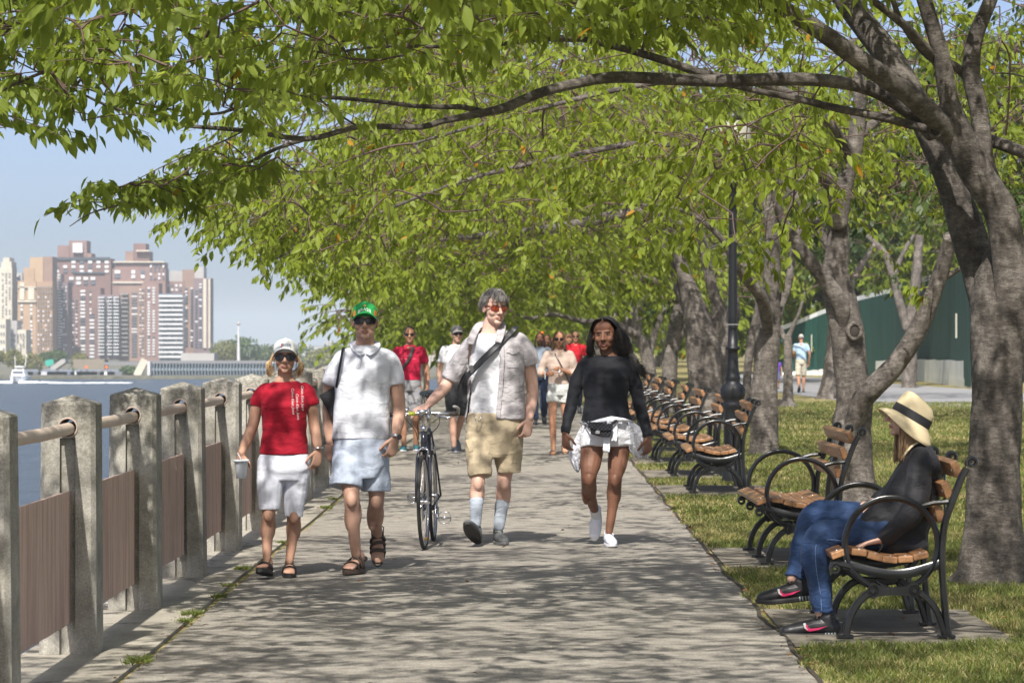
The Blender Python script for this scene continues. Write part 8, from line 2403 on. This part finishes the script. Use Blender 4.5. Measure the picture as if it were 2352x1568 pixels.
def beige_extra(root, q, T, f, HMx):
    g = MB(); ribbon(g, [q(-.075, .03, 1.475), q(-.06, -.075, 1.43), q(.02, -.142, 1.28), q(.10, -.135, 1.12), q(.165, -.05, .98)], .016, .003, up=(0, -1, 0))
    t = thing("shoulder_bag", "thin strapped dark bag worn across the woman in the beige blouse", "bag", q(.2, .05, .95)); g.build("strap", M_blackpl, t, smooth=True)
    g = MB(); g.box(q(.20, .06, .92), (.05, .18, .12)); g.build("bag_body", M_blackpl, t, bevel=.012)
    p = q(-.005, -.20, 1.19); band(root, "watch", p, (1, .2, .1), .034, .02, M_wsole); g = MB(); g.tube([p + Vector((0, -.034, 0)), p + Vector((0, -.044, 0))], .022, 16); g.build("dial", M_wsole, root.children[-1])
    ph = thing("phone", "white phone held by the woman in the beige blouse", "phone", q(-.20, -.22, 1.13)); g = MB(); g.box(q(-.20, -.24, 1.14), (.012, .07, .13)); g.build("phone_body", M_wsole, ph, bevel=.004)
walker("woman in beige blouse and white lace shorts with sunglasses, arms folded at her waist", 1284, 1044, 1.66, SK_E, cloth("beige_knit", (0.42, 0.33, 0.28), .1), cloth("white_lace", (0.62, 0.64, 0.62), .1, bump=1.2, bscale=50), "sandals", M_brhair, stride=.10, hair="long", glass=True, sleeve="mid", seed=13, hem=.74,
    arms={-1: [(-.165, 0, 1.40), (-.26, -.02, 1.16), (-.17, -.20, 1.15)], 1: [(.165, 0, 1.40), (.24, -.04, 1.15), (.05, -.19, 1.20)]}, extra=beige_extra)
blue_sh = cloth("light_blue_shirt", (0.36, 0.50, 0.66), .06)
walker("grey haired man in light blue shirt and beige shorts walking away near the hoarding", 1840, 901, 1.74, SK_E, blue_sh, cloth("stone_shorts", (0.50, 0.46, 0.37), .08), (mat("shoe_brown", (0.12, 0.08, 0.06), .6), M_black_rubber), M_silver, face=-1, stride=.12, seed=14, voxel=.014,
    arms={-1: [(-.18, 0, 1.40), (-.25, .02, 1.15), (-.24, -.08, .90)], 1: [(.18, 0, 1.40), (.22, -.03, 1.15), (.15, -.16, 1.02)]})
navy = cloth("navy_top", (0.03, 0.035, 0.07), .1); slate = cloth("slate_shirt", (0.22, 0.26, 0.32), .1); jean = cloth("dark_jeans", (0.03, 0.045, 0.09), .1)
dk = (mat("shoe_dark", (0.03, 0.03, 0.035), .6), M_black_rubber)
walker("woman in slate shirt and dark jeans half hidden by the tall man's shoulder", 1240, 974, 1.68, SK_D, slate, jean, dk, M_dkhair, stride=.14, hair="long", sleeve="long", legs="trousers", seed=15, voxel=.012,
    extra=lambda root, q, T, f, HMx: (lambda g: (g.ball(HMx @ Vector((.045, -.05, .115)), (.03, .03, .02)), g.build("hair_flower", mat("flower_orange", (0.85, 0.12, 0.02), .6), root, smooth=True)))(MB()))
walker("person with curly dark hair and navy top behind the woman in the slate shirt", 1256, 955, 1.66, SK_D, navy, jean, dk, M_dkhair, stride=.08, hair="long", sleeve="long", legs="trousers", seed=16, voxel=.014)
walker("person in dark red top and dark trousers behind the woman in beige's left side", 1268, 935, 1.62, SK_E, cloth("plum_top", (0.14, 0.06, 0.16), .1), jean, dk, M_dkhair, stride=.05, hair="long", sleeve="long", legs="trousers", seed=17, voxel=.014)
walker("man in crimson shirt whose head shows between the beige woman and the woman in black", 1322, 950, 1.74, SK_E, cloth("crimson_shirt", (0.40, 0.01, 0.02), .1), jean, dk, M_dkhair, stride=.10, glass=True, legs="trousers", seed=18, voxel=.012)
walker("person in brown top just left of the man in the crimson shirt", 1307, 940, 1.70, SK_E, cloth("brown_top", (0.16, 0.08, 0.06), .1), jean, dk, M_brhair, stride=.06, legs="trousers", seed=19, voxel=.014)
walker("small child in purple shirt and lime green hat beyond the walking man on the right", 1785, 893, 1.02, SK_E, cloth("purple_tee", (0.12, 0.05, 0.32), .1), cloth("child_shorts", (0.1, 0.1, 0.2), .1), dk, None, stride=.05, seed=20, voxel=.014, capm=cloth("lime_hat", (0.45, 0.70, 0.03), .1))
